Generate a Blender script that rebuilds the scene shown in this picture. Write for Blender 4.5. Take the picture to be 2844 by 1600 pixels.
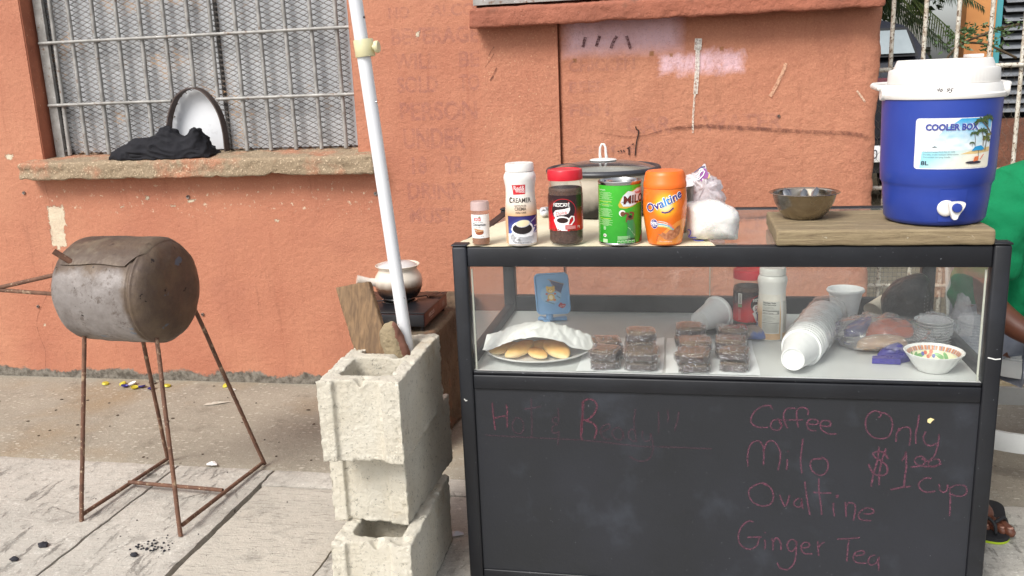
import bpy, bmesh, math, random
from mathutils import Vector, Matrix, noise
from mathutils.geometry import tessellate_polygon

# ------------------------------------------------------------------ clean
for o in list(bpy.data.objects): bpy.data.objects.remove(o)
SC = bpy.context.scene
COL = SC.collection
random.seed(7)
PI = math.pi

# ------------------------------------------------------------------ camera
cam = bpy.data.cameras.new('camera')
cam.sensor_width = 36.0
cam.lens = 31.476
cam.clip_start = 0.05
cam.clip_end = 400
cam_ob = bpy.data.objects.new('camera', cam)
COL.objects.link(cam_ob)
_r = Vector((0.98093565, 0.19017665, -0.03997624))
_u = Vector((-0.0058372, 0.23445165, 0.97211026))
_b = _r.cross(_u)
cam_ob.matrix_world = Matrix(((_r.x, _u.x, _b.x, 0.5437), (_r.y, _u.y, _b.y, -1.9828), (_r.z, _u.z, _b.z, 1.2439), (0, 0, 0, 1)))
SC.camera = cam_ob

# ------------------------------------------------------------------ world, sun, exposure
SUN_EL, SUN_AZ = math.radians(46), math.radians(208)       # azimuth from +Y, clockwise
world = bpy.data.worlds.new('World')
SC.world = world
world.use_nodes = True
wt = world.node_tree
for n in list(wt.nodes): wt.nodes.remove(n)
wo = wt.nodes.new('ShaderNodeOutputWorld')
wb = wt.nodes.new('ShaderNodeBackground')
ws = wt.nodes.new('ShaderNodeTexSky')
ws.sky_type = 'NISHITA'
ws.sun_disc = False
ws.sun_elevation = SUN_EL
ws.sun_rotation = SUN_AZ
ws.air_density = 1.0
ws.dust_density = 3.0
ws.ozone_density = 1.0
wh = wt.nodes.new('ShaderNodeHueSaturation')
wh.inputs['Saturation'].default_value = 0.35
wt.links.new(ws.outputs[0], wh.inputs['Color'])
wt.links.new(wh.outputs[0], wb.inputs['Color'])
wb.inputs['Strength'].default_value = 0.13
wt.links.new(wb.outputs[0], wo.inputs['Surface'])

sun = bpy.data.lights.new('sun', 'SUN')
sun.energy = 2.0
sun.angle = math.radians(24)
sun.color = (1.0, 0.965, 0.91)
sun_ob = bpy.data.objects.new('sun', sun)
COL.objects.link(sun_ob)
_d = Vector((math.sin(SUN_AZ)*math.cos(SUN_EL), math.cos(SUN_AZ)*math.cos(SUN_EL), math.sin(SUN_EL)))
sun_ob.rotation_euler = _d.to_track_quat('Z', 'Y').to_euler()
sun_ob.location = (0, -5, 8)
SC.view_settings.view_transform = 'Standard'
SC.view_settings.look = 'None'
SC.view_settings.exposure = 0.58
SC.view_settings.gamma = 1
SC.view_settings.use_curve_mapping = False
SC.render.engine = 'CYCLES'
try:
    SC.cycles.max_bounces = 8
    SC.cycles.transparent_max_bounces = 24
    SC.cycles.transmission_bounces = 6
except Exception: pass

# ------------------------------------------------------------------ colour and node helpers
def S(r, g, b):
    f = lambda c: (c/255)/12.92 if c/255 <= 0.04045 else ((c/255+0.055)/1.055)**2.4
    return (f(r), f(g), f(b))

class NT:
    def __init__(s, name):
        s.m = bpy.data.materials.new(name); s.m.use_nodes = True
        s.t = s.m.node_tree
        for n in list(s.t.nodes): s.t.nodes.remove(n)
        s.out = s.t.nodes.new('ShaderNodeOutputMaterial')
        s.tc = s.t.nodes.new('ShaderNodeTexCoord')
    def put(s, sock, v):
        if isinstance(v, bpy.types.NodeSocket): s.t.links.new(v, sock)
        elif isinstance(v, tuple) and len(v) == 3 and sock.type == 'RGBA': sock.default_value = (*v, 1)
        else: sock.default_value = v
    def n(s, typ, ins=None, **props):
        x = s.t.nodes.new('ShaderNode'+typ)
        for k, v in props.items(): setattr(x, k, v)
        for k, v in (ins or {}).items(): s.put(x.inputs[k], v)
        return x
    def math(s, op, a, b=0.0, c=0.0, clamp=False):
        x = s.t.nodes.new('ShaderNodeMath'); x.operation = op; x.use_clamp = clamp
        s.put(x.inputs[0], a); s.put(x.inputs[1], b)
        if op in ('MULTIPLY_ADD', 'SMOOTH_MAX', 'SMOOTH_MIN'): s.put(x.inputs[2], c)
        return x.outputs[0]
    def vec(s, coord='Object', scale=(1, 1, 1)):
        if scale == (1, 1, 1): return s.tc.outputs[coord]
        m = s.n('Mapping', {'Vector': s.tc.outputs[coord], 'Scale': scale}); return m.outputs[0]
    def noise(s, scale, detail=4, rough=.55, vec=None, dist=0.0):
        x = s.n('TexNoise', {'Vector': vec or s.vec(), 'Scale': scale, 'Detail': detail, 'Roughness': rough, 'Distortion': dist})
        return x.outputs['Fac']
    def voro(s, scale, vec=None, feature='F1', rand=1.0):
        x = s.n('TexVoronoi', {'Vector': vec or s.vec(), 'Scale': scale, 'Randomness': rand}, feature=feature)
        return x.outputs['Distance']
    def step(s, v, lo, hi, o0=0.0, o1=1.0):
        x = s.n('MapRange', {'Value': v, 'From Min': lo, 'From Max': hi, 'To Min': o0, 'To Max': o1}); x.clamp = True
        return x.outputs[0]
    def mix(s, f, a, b):
        x = s.n('MixRGB'); s.put(x.inputs[0], f); s.put(x.inputs[1], a); s.put(x.inputs[2], b); return x.outputs[0]
    def bump(s, h, strength, dist, normal=None):
        x = s.n('Bump', {'Height': h, 'Strength': strength, 'Distance': dist})
        if normal is not None: s.put(x.inputs['Normal'], normal)
        return x.outputs[0]
    def princ(s, **ins):
        names = {k.replace('_', ' '): v for k, v in ins.items() if v is not None}
        return s.n('BsdfPrincipled', names).outputs[0]
    def end(s, sh): s.t.links.new(sh, s.out.inputs['Surface']); return s.m

def mat(name, c1, c2=None, ns=8, band=(.35, .65), rough=.6, metal=0.0, bump=(), spots=(), stretch=(1, 1, 1), coat=0, spec=None, alpha=None, sss=0):
    n = NT(name); v = n.vec('Object', stretch)
    col = c1
    if c2: col = n.mix(n.step(n.noise(ns, 5, .6, v), *band), c1, c2)
    for sc, lo, hi, c in spots:
        col = n.mix(n.step(n.noise(sc, 4, .6, v), lo, hi), col, c)
    nrm = None
    for sc, st, di in bump:
        nrm = n.bump(n.noise(sc, 4, .6, v), st, di, nrm)
    rg = n.step(n.noise(ns*1.7, 3, .5, v), .2, .8, max(.02, rough-.08), min(1, rough+.08))
    sh = n.princ(Base_Color=col, Roughness=rg, Metallic=metal, Normal=nrm, Coat_Weight=coat if coat else None, Specular_IOR_Level=spec, Subsurface_Weight=sss if sss else None, Subsurface_Scale=.02 if sss else None)
    if alpha is not None:
        a = n.step(n.noise(alpha[0], 4, .6), alpha[1], alpha[2], alpha[3], alpha[4])
        tr = n.n('BsdfTransparent').outputs[0]
        x = n.n('MixShader'); n.put(x.inputs[0], a); n.put(x.inputs[1], tr); n.put(x.inputs[2], sh); sh = x.outputs[0]
    return n.end(sh)

def glassy(name, tint=(.97, .98, .97), rough=.02, ior=1.5, haze=0.0, hazecol=(.8, .8, .8), wr=0.0, wscale=60, hz=None, spec=1.0):
    """thin sheet: transparent + glossy by Fresnel (+ a pale diffuse haze)"""
    n = NT(name)
    nrm = n.bump(n.noise(wscale, 5, .7, dist=.8), wr, .004) if wr else None
    fr = n.n('LayerWeight', {'Blend': .5}); gl = n.n('BsdfGlossy', {'Roughness': rough, 'Color': (1, 1, 1)})
    if nrm is not None: n.put(fr.inputs['Normal'], nrm); n.put(gl.inputs['Normal'], nrm)
    sch = n.math('MULTIPLY_ADD', n.math('POWER', fr.outputs['Facing'], 5.0), .96, .04)
    tr = n.n('BsdfTransparent', {'Color': tint})
    f = n.math('MULTIPLY', sch, spec, clamp=True)
    x = n.n('MixShader'); n.put(x.inputs[0], f); n.put(x.inputs[1], tr.outputs[0]); n.put(x.inputs[2], gl.outputs[0])
    sh = x.outputs[0]
    if haze:
        d = n.n('BsdfDiffuse', {'Color': hazecol})
        a = n.step(n.noise(hz or 6, 5, .65), .3, .75, haze*.4, haze*1.6)
        y = n.n('MixShader'); n.put(y.inputs[0], a); n.put(y.inputs[1], sh); n.put(y.inputs[2], d.outputs[0]); sh = y.outputs[0]
    return n.end(sh)

# ------------------------------------------------------------------ mesh builder
ORG = {}
class MB:
    def __init__(s): s.v = []; s.f = []; s.mi = []; s.m = 0
    def _add(s, vs, fs):
        b = len(s.v); s.v += [tuple(p) for p in vs]; s.f += [tuple(i+b for i in f) for f in fs]; s.mi += [s.m]*len(fs); return s
    def box(s, x0, x1, y0, y1, z0, z1, bev=0):
        if bev:
            bm = bmesh.new(); bmesh.ops.create_cube(bm, size=1)
            for v in bm.verts: v.co = Vector(((x0+x1)/2+v.co.x*(x1-x0), (y0+y1)/2+v.co.y*(y1-y0), (z0+z1)/2+v.co.z*(z1-z0)))
            bmesh.ops.bevel(bm, geom=bm.edges[:], offset=bev, segments=2, affect='EDGES', profile=.5)
            s.bm(bm); return s
        vs = [(x, y, z) for x in (x0, x1) for y in (y0, y1) for z in (z0, z1)]
        return s._add(vs, [(0, 1, 3, 2), (4, 6, 7, 5), (0, 4, 5, 1), (2, 3, 7, 6), (0, 2, 6, 4), (1, 5, 7, 3)])
    def bm(s, bm, M=None):
        bm.verts.index_update()
        vs = [(M @ v.co) if M else v.co.copy() for v in bm.verts]
        s._add(vs, [[v.index for v in f.verts] for f in bm.faces]); bm.free(); return s
    def tube(s, pts, r, seg=8, caps=True, flat=1.0):
        pts = [Vector(p) for p in pts]; rs = r if isinstance(r, (list, tuple)) else [r]*len(pts)
        vs = []; fs = []; up = None
        for i, p in enumerate(pts):
            t = (pts[min(i+1, len(pts)-1)]-pts[max(i-1, 0)])
            if t.length < 1e-9: t = Vector((0, 0, 1))
            t.normalize()
            if up is None:
                up = Vector((0, 1, 0)) if abs(t.y) < .9 else Vector((1, 0, 0))
            a = up - t*up.dot(t)
            if a.length < 1e-6: a = Vector((1, 0, 0))-t*t.x
            a.normalize(); up = a; b = t.cross(a)
            for k in range(seg):
                w = 2*PI*k/seg; vs.append(p + (a*math.cos(w)*flat + b*math.sin(w))*rs[i])
        for i in range(len(pts)-1):
            for k in range(seg):
                fs.append((i*seg+k, i*seg+(k+1) % seg, (i+1)*seg+(k+1) % seg, (i+1)*seg+k))
        if caps: fs.append(tuple(range(seg))[::-1]); fs.append(tuple((len(pts)-1)*seg+k for k in range(seg)))
        return s._add(vs, fs)
    def lathe(s, prof, c=(0, 0, 0), seg=48, a0=0, a1=2*PI, sx=1, sy=1, M=None, warp=None):
        full = abs(a1-a0-2*PI) < 1e-6; n = seg if full else seg+1; vs = []; fs = []
        for r, z in prof:
            for k in range(n):
                w = a0+(a1-a0)*k/seg; rr = r*(warp(w, z) if warp else 1)
                p = Vector((rr*math.cos(w)*sx, rr*math.sin(w)*sy, z))
                vs.append((M @ p) if M else p+Vector(c))
        for i in range(len(prof)-1):
            for k in range(seg):
                k2 = (k+1) % n
                fs.append((i*n+k, i*n+k2, (i+1)*n+k2, (i+1)*n+k))
        return s._add(vs, fs)
    def grid(s, fn, nu, nv, flip=False):
        vs = [fn(i/nu, j/nv) for j in range(nv+1) for i in range(nu+1)]; w = nu+1
        fs = [(j*w+i, j*w+i+1, (j+1)*w+i+1, (j+1)*w+i) for j in range(nv) for i in range(nu)]
        if flip: fs = [f[::-1] for f in fs]
        return s._add(vs, fs)
    def prism(s, pts, axis, a, b):
        """extrude a 2-D outline along an axis"""
        def P(p, t): return {'x': (t, p[0], p[1]), 'y': (p[0], t, p[1]), 'z': (p[0], p[1], t)}[axis]
        n = len(pts); vs = [P(p, a) for p in pts]+[P(p, b) for p in pts]
        tri = tessellate_polygon([[Vector((p[0], p[1], 0)) for p in pts]])
        fs = [(t[0], t[1], t[2]) for t in tri]+[(t[0]+n, t[2]+n, t[1]+n) for t in tri]+[(i, (i+1) % n, (i+1) % n+n, i+n) for i in range(n)]
        return s._add(vs, fs)
    def build(s, name, m, parent=None, smooth=35, loc=None, weld=False):
        me = bpy.data.meshes.new(name); org = ORG[parent.name] if parent else (Vector(loc) if loc else None)
        if org is None:
            xs = [p[0] for p in s.v]; ys = [p[1] for p in s.v]; zs = [p[2] for p in s.v]
            org = Vector(((min(xs)+max(xs))/2, (min(ys)+max(ys))/2, min(zs)))
        me.from_pydata([(p[0]-org.x, p[1]-org.y, p[2]-org.z) for p in s.v], [], s.f); me.validate()
        bm = bmesh.new(); bm.from_mesh(me)
        if weld: bmesh.ops.remove_doubles(bm, verts=bm.verts, dist=1e-5)
        if not getattr(s, 'open', False): bmesh.ops.recalc_face_normals(bm, faces=bm.faces)
        bm.to_mesh(me); bm.free()
        ms = m if isinstance(m, (list, tuple)) else [m]
        for q in ms: me.materials.append(q)
        if len(ms) > 1 and len(s.mi) == len(me.polygons):
            me.polygons.foreach_set('material_index', s.mi)
        if smooth:
            me.shade_smooth()
            if smooth < 179: me.set_sharp_from_angle(angle=math.radians(smooth))
        o = bpy.data.objects.new(name, me); COL.objects.link(o); ORG[o.name] = org
        if parent: o.parent = parent
        else: o.location = org
        return o

def tag(o, label=None, cat=None, group=None, kind=None):
    if label: o['label'] = label
    if cat: o['category'] = cat
    if group: o['group'] = group
    if kind: o['kind'] = kind
    return o
def thing(name, loc, label, cat, group=None):
    o = bpy.data.objects.new(name, None); COL.objects.link(o); o.location = loc
    o.empty_display_size = .05
    ORG[o.name] = Vector(loc); return tag(o, label, cat, group)
def kids(o): return [c for c in bpy.data.objects if c.parent == o]
def dup(o, parent=None, move=None, rotz=None, label=None, group=None):
    c = o.copy(); COL.objects.link(c); c.parent = parent; ORG[c.name] = ORG[o.name]
    if move is not None: c.location = move
    if rotz is not None: c.rotation_euler.z = rotz
    if label: c['label'] = label
    if group: c['group'] = group
    for ch in kids(o): dup(ch, c)
    return c
def remesh(o, voxel, fn=None, keep_mat=True, smooth=0):
    """bake a voxel remesh and push the surface about: chipped, crumbly edges"""
    md = o.modifiers.new('r', 'REMESH'); md.mode = 'VOXEL'; md.voxel_size = voxel; md.use_smooth_shade = True
    if smooth:
        sm = o.modifiers.new('s', 'SMOOTH'); sm.iterations = smooth; sm.factor = .5
    dg = bpy.context.evaluated_depsgraph_get(); dg.update()
    me = bpy.data.meshes.new_from_object(o.evaluated_get(dg)); o.modifiers.clear()
    old = o.data; o.data = me
    if not len(me.materials):
        for q in old.materials: me.materials.append(q)
    org = ORG[o.name]
    if fn:
        ns = [v.normal.copy() for v in me.vertices]
        for v, nn in zip(me.vertices, ns): v.co = fn(v.co+org, nn)-org
    me.shade_smooth(); me.update(); return o
def N3(p, s, off=0.0): return noise.noise(Vector((p[0]*s+off, p[1]*s, p[2]*s)))
def F3(p, s, oct=4): return noise.fractal(Vector((p[0]*s, p[1]*s, p[2]*s)), 1.0, 2.0, oct)
def lerp(a, b, t): return a+(b-a)*t
def interp(tab, x):
    if x <= tab[0][0]: return tab[0][1]
    for (a, va), (b, vb) in zip(tab, tab[1:]):
        if x <= b: return va+(vb-va)*(x-a)/(b-a) if b > a else vb
    return tab[-1][1]
def smoothline(pts, n=6):
    P = [Vector(p) for p in pts]; out = []
    for i in range(len(P)-1):
        a = P[max(i-1, 0)]; b = P[i]; c = P[i+1]; d = P[min(i+2, len(P)-1)]
        for k in range(n):
            t = k/n; out.append(.5*((2*b)+(c-a)*t+(2*a-5*b+4*c-d)*t*t+(3*b-a-3*c+d)*t**3))
    out.append(P[-1]); return out
def pillow(mb, outline, yc, depth, rings=10, wr=0.0, ws=30, n=8, flatback=1.0, pw=.5):
    """inflated shape from an x-z outline"""
    pts = smoothline([(p[0], 0, p[1]) for p in outline+outline[:1]], n)[:-1]
    cx = sum(p.x for p in pts)/len(pts); cz = sum(p.z for p in pts)/len(pts); m = len(pts); vs = []; fs = []
    seq = [(k/rings, -1) for k in range(1, rings+1)]+[(1-k/rings, 1) for k in range(1, rings)]
    for t, sg in seq:
        tt = math.sin(t*PI/2)
        for p in pts:
            q = Vector((cx+(p.x-cx)*tt, yc+sg*depth*((1-tt*tt)**pw)*(flatback if sg > 0 else 1), cz+(p.z-cz)*tt))
            if wr:
                d = abs(N3(q, ws))+.5*abs(N3(q, ws*2.3, 5)); q += (q-Vector((cx, yc, cz))).normalized()*(d-.3)*wr
            vs.append(q)
    L = len(seq)
    for i in range(L-1):
        for k in range(m): fs.append((i*m+k, i*m+(k+1) % m, (i+1)*m+(k+1) % m, (i+1)*m+k))
    a = len(vs); vs.append(Vector((cx, yc-depth, cz))); vs.append(Vector((cx, yc+depth*flatback, cz)))
    for k in range(m): fs.append((a, (k+1) % m, k)); fs.append((a+1, (L-1)*m+k, (L-1)*m+(k+1) % m))
    mb._add(vs, fs); return mb

# ------------------------------------------------------------------ flat print (labels, lettering)
_gl = {}
def glyphs(txt, bold=0.0, font_shear=0.0):
    k = (txt, bold, font_shear)
    if k in _gl: return _gl[k]
    cu = bpy.data.curves.new('t', 'FONT'); cu.body = txt; cu.size = 1; cu.offset = bold; cu.shear = font_shear; cu.resolution_u = 3; cu.fill_mode = 'FRONT' if hasattr(cu, 'fill_mode') else 'FRONT'
    o = bpy.data.objects.new('t', cu); COL.objects.link(o)
    dg = bpy.context.evaluated_depsgraph_get(); dg.update()
    me = bpy.data.meshes.new_from_object(o.evaluated_get(dg))
    vs = [(v.co.x, v.co.y) for v in me.vertices]; fs = [tuple(p.vertices) for p in me.polygons]
    bpy.data.objects.remove(o); bpy.data.meshes.remove(me)
    w = max([p[0] for p in vs] or [0]); _gl[k] = (vs, fs, w); return _gl[k]

class Lab:
    """flat artwork, laid on a surface through mapf(x, y, height)"""
    def __init__(s, mapf, cell=.006, gap=.00025): s.mapf = mapf; s.cell = cell; s.gap = gap; s.parts = []
    def shape(s, vs, fs, col, layer=1): s.parts.append((vs, fs, col, layer)); return s
    def poly(s, pts, col, layer=1):
        tri = tessellate_polygon([[Vector((p[0], p[1], 0)) for p in pts]]); return s.shape(list(pts), [tuple(t) for t in tri], col, layer)
    def rect(s, x0, y0, x1, y1, col, layer=1): return s.shape([(x0, y0), (x1, y0), (x1, y1), (x0, y1)], [(0, 1, 2, 3)], col, layer)
    def rrect(s, x0, y0, x1, y1, r, col, layer=1):
        pts = []
        for cx, cy, a in ((x1-r, y0+r, -90), (x1-r, y1-r, 0), (x0+r, y1-r, 90), (x0+r, y0+r, 180)):
            for k in range(5): w = math.radians(a+90*k/4); pts.append((cx+r*math.cos(w), cy+r*math.sin(w)))
        return s.poly(pts, col, layer)
    def ell(s, cx, cy, rx, ry, col, layer=1, rot=0, n=24):
        c, d = math.cos(rot), math.sin(rot); P = []
        for k in range(n):
            a = 2*PI*k/n; x, y = rx*math.cos(a), ry*math.sin(a); P.append((cx+x*c-y*d, cy+x*d+y*c))
        return s.poly(P, col, layer)
    def line(s, pts, w, col, layer=1):
        L = []; R_ = []
        for i, p in enumerate(pts):
            a = pts[max(i-1, 0)]; b = pts[min(i+1, len(pts)-1)]; dx, dy = b[0]-a[0], b[1]-a[1]; l = math.hypot(dx, dy) or 1
            nx, ny = -dy/l*w/2, dx/l*w/2; L.append((p[0]+nx, p[1]+ny)); R_.append((p[0]-nx, p[1]-ny))
        n = len(pts); return s.shape(L+R_, [(i, i+1, n+i+1, n+i) for i in range(n-1)], col, layer)
    def text(s, t, x, y, h, col, layer=3, al='c', width=None, bold=0.0, shear=0.0, rot=0.0, arc=0.0):
        vs, fs, w = glyphs(t, bold, shear); k = h/.7; kx = (width/w) if width else k; W = w*kx
        ox = {'c': -W/2, 'l': 0, 'r': -W}[al]; c, d = math.cos(rot), math.sin(rot); out = []
        for px, py in vs:
            X = ox+px*kx; Y = py*k+arc*(X*X); out.append((x+X*c-Y*d, y+X*d+Y*c))
        return s.shape(out, fs, col, layer)
    def build(s, name, m, parent):
        V = []; F = []; C = []
        for vs, fs, col, layer in s.parts:
            bm = bmesh.new()
            bv = [bm.verts.new((p[0], p[1], 0)) for p in vs]
            for f in fs:
                try: bm.faces.new([bv[i] for i in f])
                except Exception: pass
            if s.cell:
                for ax in (0, 1):
                    vals = [v.co[ax] for v in bm.verts]; lo, hi = min(vals), max(vals); k = math.ceil(lo/s.cell)
                    if hi-lo > s.cell*1.2:
                        while k*s.cell < hi:
                            co = Vector((0, 0, 0)); co[ax] = k*s.cell; no = Vector((0, 0, 0)); no[ax] = 1
                            bmesh.ops.bisect_plane(bm, geom=bm.verts[:]+bm.edges[:]+bm.faces[:], plane_co=co, plane_no=no, dist=1e-7); k += 1
            bm.verts.index_update(); b = len(V)
            for v in bm.verts:
                V.append(s.mapf(v.co.x, v.co.y, layer*s.gap)); C.append(col(v.co.x, v.co.y) if callable(col) else col)
            for f in bm.faces: F.append([v.index+b for v in f.verts])
            bm.free()
        me = bpy.data.meshes.new(name); org = ORG[parent.name]
        me.from_pydata([(p[0]-org.x, p[1]-org.y, p[2]-org.z) for p in V], [], F)
        at = me.color_attributes.new('Col', 'FLOAT_COLOR', 'POINT')
        at.data.foreach_set('color', [q for c in C for q in (*c, 1)])
        me.materials.append(m); me.shade_smooth()
        o = bpy.data.objects.new(name, me); COL.objects.link(o); ORG[o.name] = org; o.parent = parent; return o
def on_lathe(cx, cy, prof, zb, phi=-PI/2):
    """x = distance round the body from the middle of the label, y = height"""
    tab = sorted([(z, r) for r, z in prof]); rm = max(r for r, z in prof)
    def f(x, y, h):
        r = interp(tab, y)+h; a = phi+x/rm; return (cx+r*math.cos(a), cy+r*math.sin(a), zb+y)
    return f
def printed(name, rough=.4, coat=0):
    n = NT(name); a = n.n('Attribute'); a.attribute_name = 'Col'
    v = n.step(n.noise(90, 3), .3, .7, .94, 1.04)
    c = n.n('MixRGB', {}, blend_type='MULTIPLY'); n.put(c.inputs[0], 1.0); n.put(c.inputs[1], a.outputs['Color']); n.put(c.inputs[2], v)
    return n.end(n.princ(Base_Color=c.outputs[0], Roughness=rough, Coat_Weight=coat if coat else None))
PRINT = printed('printed_label', .38)
PRINT_GLOSS = printed('printed_gloss', .22, .3)

# ================================================================== SETTING
def ground_mat(name, c1, c2, speck, dark, pebble=0.0, brush=0.0, stain=None, cracks=0):
    n = NT(name); v = n.vec('Object')
    col = n.mix(n.step(n.noise(2.2, 6, .6, v), .35, .65), c1, c2)
    if stain: col = n.mix(n.step(n.noise(1.3, 4, .6, v), .52, .68), col, stain)
    col = n.mix(n.step(n.noise(7, 6, .7, v), .56, .74, 0, .55), col, dark)
    col = n.mix(n.step(n.noise(160, 3, .6, v), .62, .7, 0, .7), col, speck)
    col = n.mix(n.step(n.noise(130, 3, .6, n.vec('Object', (1, 1, 3.1))), .62, .72, 0, .6), col, dark)
    h = n.noise(170, 5, .7, v)
    grit = n.noise(75, 5, .8, v); col = n.mix(n.step(grit, .60, .68, 0, .55), col, speck); col = n.mix(n.step(grit, .40, .32, 0, .55), col, dark)
    nr = n.bump(h, .55, .004)
    nr = n.bump(n.noise(28, 5, .65, v), .5, .008, nr)
    if pebble:
        w = n.n('Mapping', {'Vector': n.tc.outputs['Object'], 'Scale': (.7, 1.6, 1)}).outputs[0]
        ds = n.n('TexVoronoi', {'Vector': w, 'Scale': 58.0, 'Randomness': 1.0}, feature='F1')
        rnd = n.n('SeparateColor', {'Color': ds.outputs['Color']}).outputs[0]
        pm = n.math('MULTIPLY', n.step(ds.outputs['Distance'], .30, .38, 1, 0), n.step(rnd, .74, .78))
        pm = n.math('MULTIPLY', pm, n.step(n.noise(3, 4), .38, .56))
        col = n.mix(n.math('MULTIPLY', pm, pebble), col, speck)
        nr = n.bump(pm, .5, .002, nr)
    if brush:
        bn = n.noise(60, 4, .6, n.vec('Object', (.25, 3.2, 1)))
        col = n.mix(n.step(bn, .56, .66, 0, brush), col, dark)
        nr = n.bump(bn, .35, .003, nr)
    if cracks:
        cv = n.vec('Object', (1.0, .55, 1)); ce = n.n('TexVoronoi', {'Vector': cv, 'Scale': 9.0}, feature='DISTANCE_TO_EDGE').outputs['Distance']
        wob = n.math('MULTIPLY_ADD', n.math('SUBTRACT', n.noise(14, 7, .8, v), .5), .35, ce)
        cm = n.math('MULTIPLY', n.step(wob, .014, .002, 0, 1), n.step(n.noise(5.0, 4, .6, v), .55, .66)); col = n.mix(n.math('MULTIPLY', cm, .7), col, dark)
        gn = n.noise(11, 7, .85, n.vec('Object', (1.6, .5, 1)), .4); gm = n.math('MULTIPLY', n.step(gn, .56, .62), n.step(n.noise(1.2, 3), .38, .55)); col = n.mix(n.math('MULTIPLY', gm, .55), col, dark)
        nr = n.bump(n.math('SUBTRACT', 1.0, n.math('MAXIMUM', cm, gm)), .7, .004, nr)
        lt_ = n.noise(42, 5, .8, v); col = n.mix(n.step(lt_, .58, .68, 0, .7), col, speck)
    # trodden-in black blobs
    col = n.mix(n.step(n.voro(9), .035, .06, .8, 0), col, dark)
    return n.end(n.princ(Base_Color=col, Roughness=.9, Normal=nr))
G_SLAB = ground_mat('worn_concrete_slab', S(172, 168, 159), S(190, 185, 175), S(222, 219, 210), S(88, 84, 78), brush=.25, cracks=1)
G_SLAB2 = ground_mat('brushed_concrete_cover', S(174, 169, 158), S(188, 182, 170), S(208, 203, 190), S(98, 94, 88), brush=.55)
G_STRIP = ground_mat('pebbled_concrete_strip', S(142, 135, 121), S(156, 149, 134), S(206, 199, 184), S(90, 80, 68), pebble=.6, stain=S(146, 130, 106))
G_JOINT = mat('dirt_in_joint', S(52, 47, 42), S(80, 74, 66), 30, rough=1, bump=[(80, .6, .01)])
G_YARD = ground_mat('gravel_yard_ground', S(168, 152, 122), S(146, 128, 96), S(215, 206, 186), S(88, 78, 60), pebble=.9)
G_ROAD = ground_mat('grey_road_surface', S(120, 118, 114), S(138, 135, 130), S(170, 168, 160), S(70, 68, 66))

def slab(name, m, x0, x1, y0, y1, z1=0.0, z0=-.09, cuts=60, amp=.0012):
    mb = MB(); nx = max(2, min(150, int((x1-x0)*cuts))); ny = max(2, min(150, int((y1-y0)*cuts)))
    def f(u, v):
        x = lerp(x0, x1, u); y = lerp(y0, y1, v); e = min(u, 1-u)*(x1-x0); g = min(v, 1-v)*(y1-y0)
        ed = min(e, g); j = (.004*N3((x, y, 0), 16)+.003*N3((x, y, 3), 50)) if ed < 1e-6 else 0
        return (x+(j if e < 1e-6 else 0), y+(j if g < 1e-6 else 0), z1+amp*F3((x, y, 0), 5)-(.003 if ed < 1e-6 else 0))
    mb.grid(f, nx, ny)
    w = nx+1
    ring = [i for i in range(w)]+[j*w+nx for j in range(1, ny+1)]+[ny*w+i for i in range(nx-1, -1, -1)]+[j*w for j in range(ny-1, 0, -1)]
    b = len(mb.v); mb.v += [(mb.v[i][0], mb.v[i][1], z0) for i in ring]; n = len(ring)
    for k in range(n): mb.f.append((ring[k], b+k, b+(k+1) % n, ring[(k+1) % n])); mb.mi.append(0)
    return tag(mb.build(name, m, None, 30), kind='structure')

g = MB(); g.box(-60, 60, -60, 60, -.30, -.10); tag(g.build('ground', G_ROAD, None, 0), kind='structure')
g = MB(); g.box(-4.5, 4.5, -1.9, 1.6, -.098, -.032); tag(g.build('joint_bed', G_JOINT, None, 0), kind='structure')
slab('pavement_strip', G_STRIP, -4.4, 4.4, .566, 1.60, .0, -.03)
slab('pavement_slab', G_SLAB, -2.9, -1.158, -1.8, .560, .004, -.03)
slab('pavement_slab', G_SLAB, -1.150, -.808, -1.8, .560, .003, -.03)
slab('pavement_slab', G_SLAB, -.800, 1.9, .452, .560, .002, -.03)
slab('pavement_slab', G_SLAB2, -.784, -.4115, -1.8, .436, .006, -.03)
slab('pavement_slab', G_SLAB, -.4075, .62, -1.8, .436, .004, -.03)
slab('pavement_slab', G_SLAB, .626, 1.9, -1.8, .4485, .004, -.03)
g = MB(); g.box(1.0, 14, 1.604, 30, -.03, .008); tag(g.build('yard', G_YARD, None, 0), kind='structure')

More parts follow.
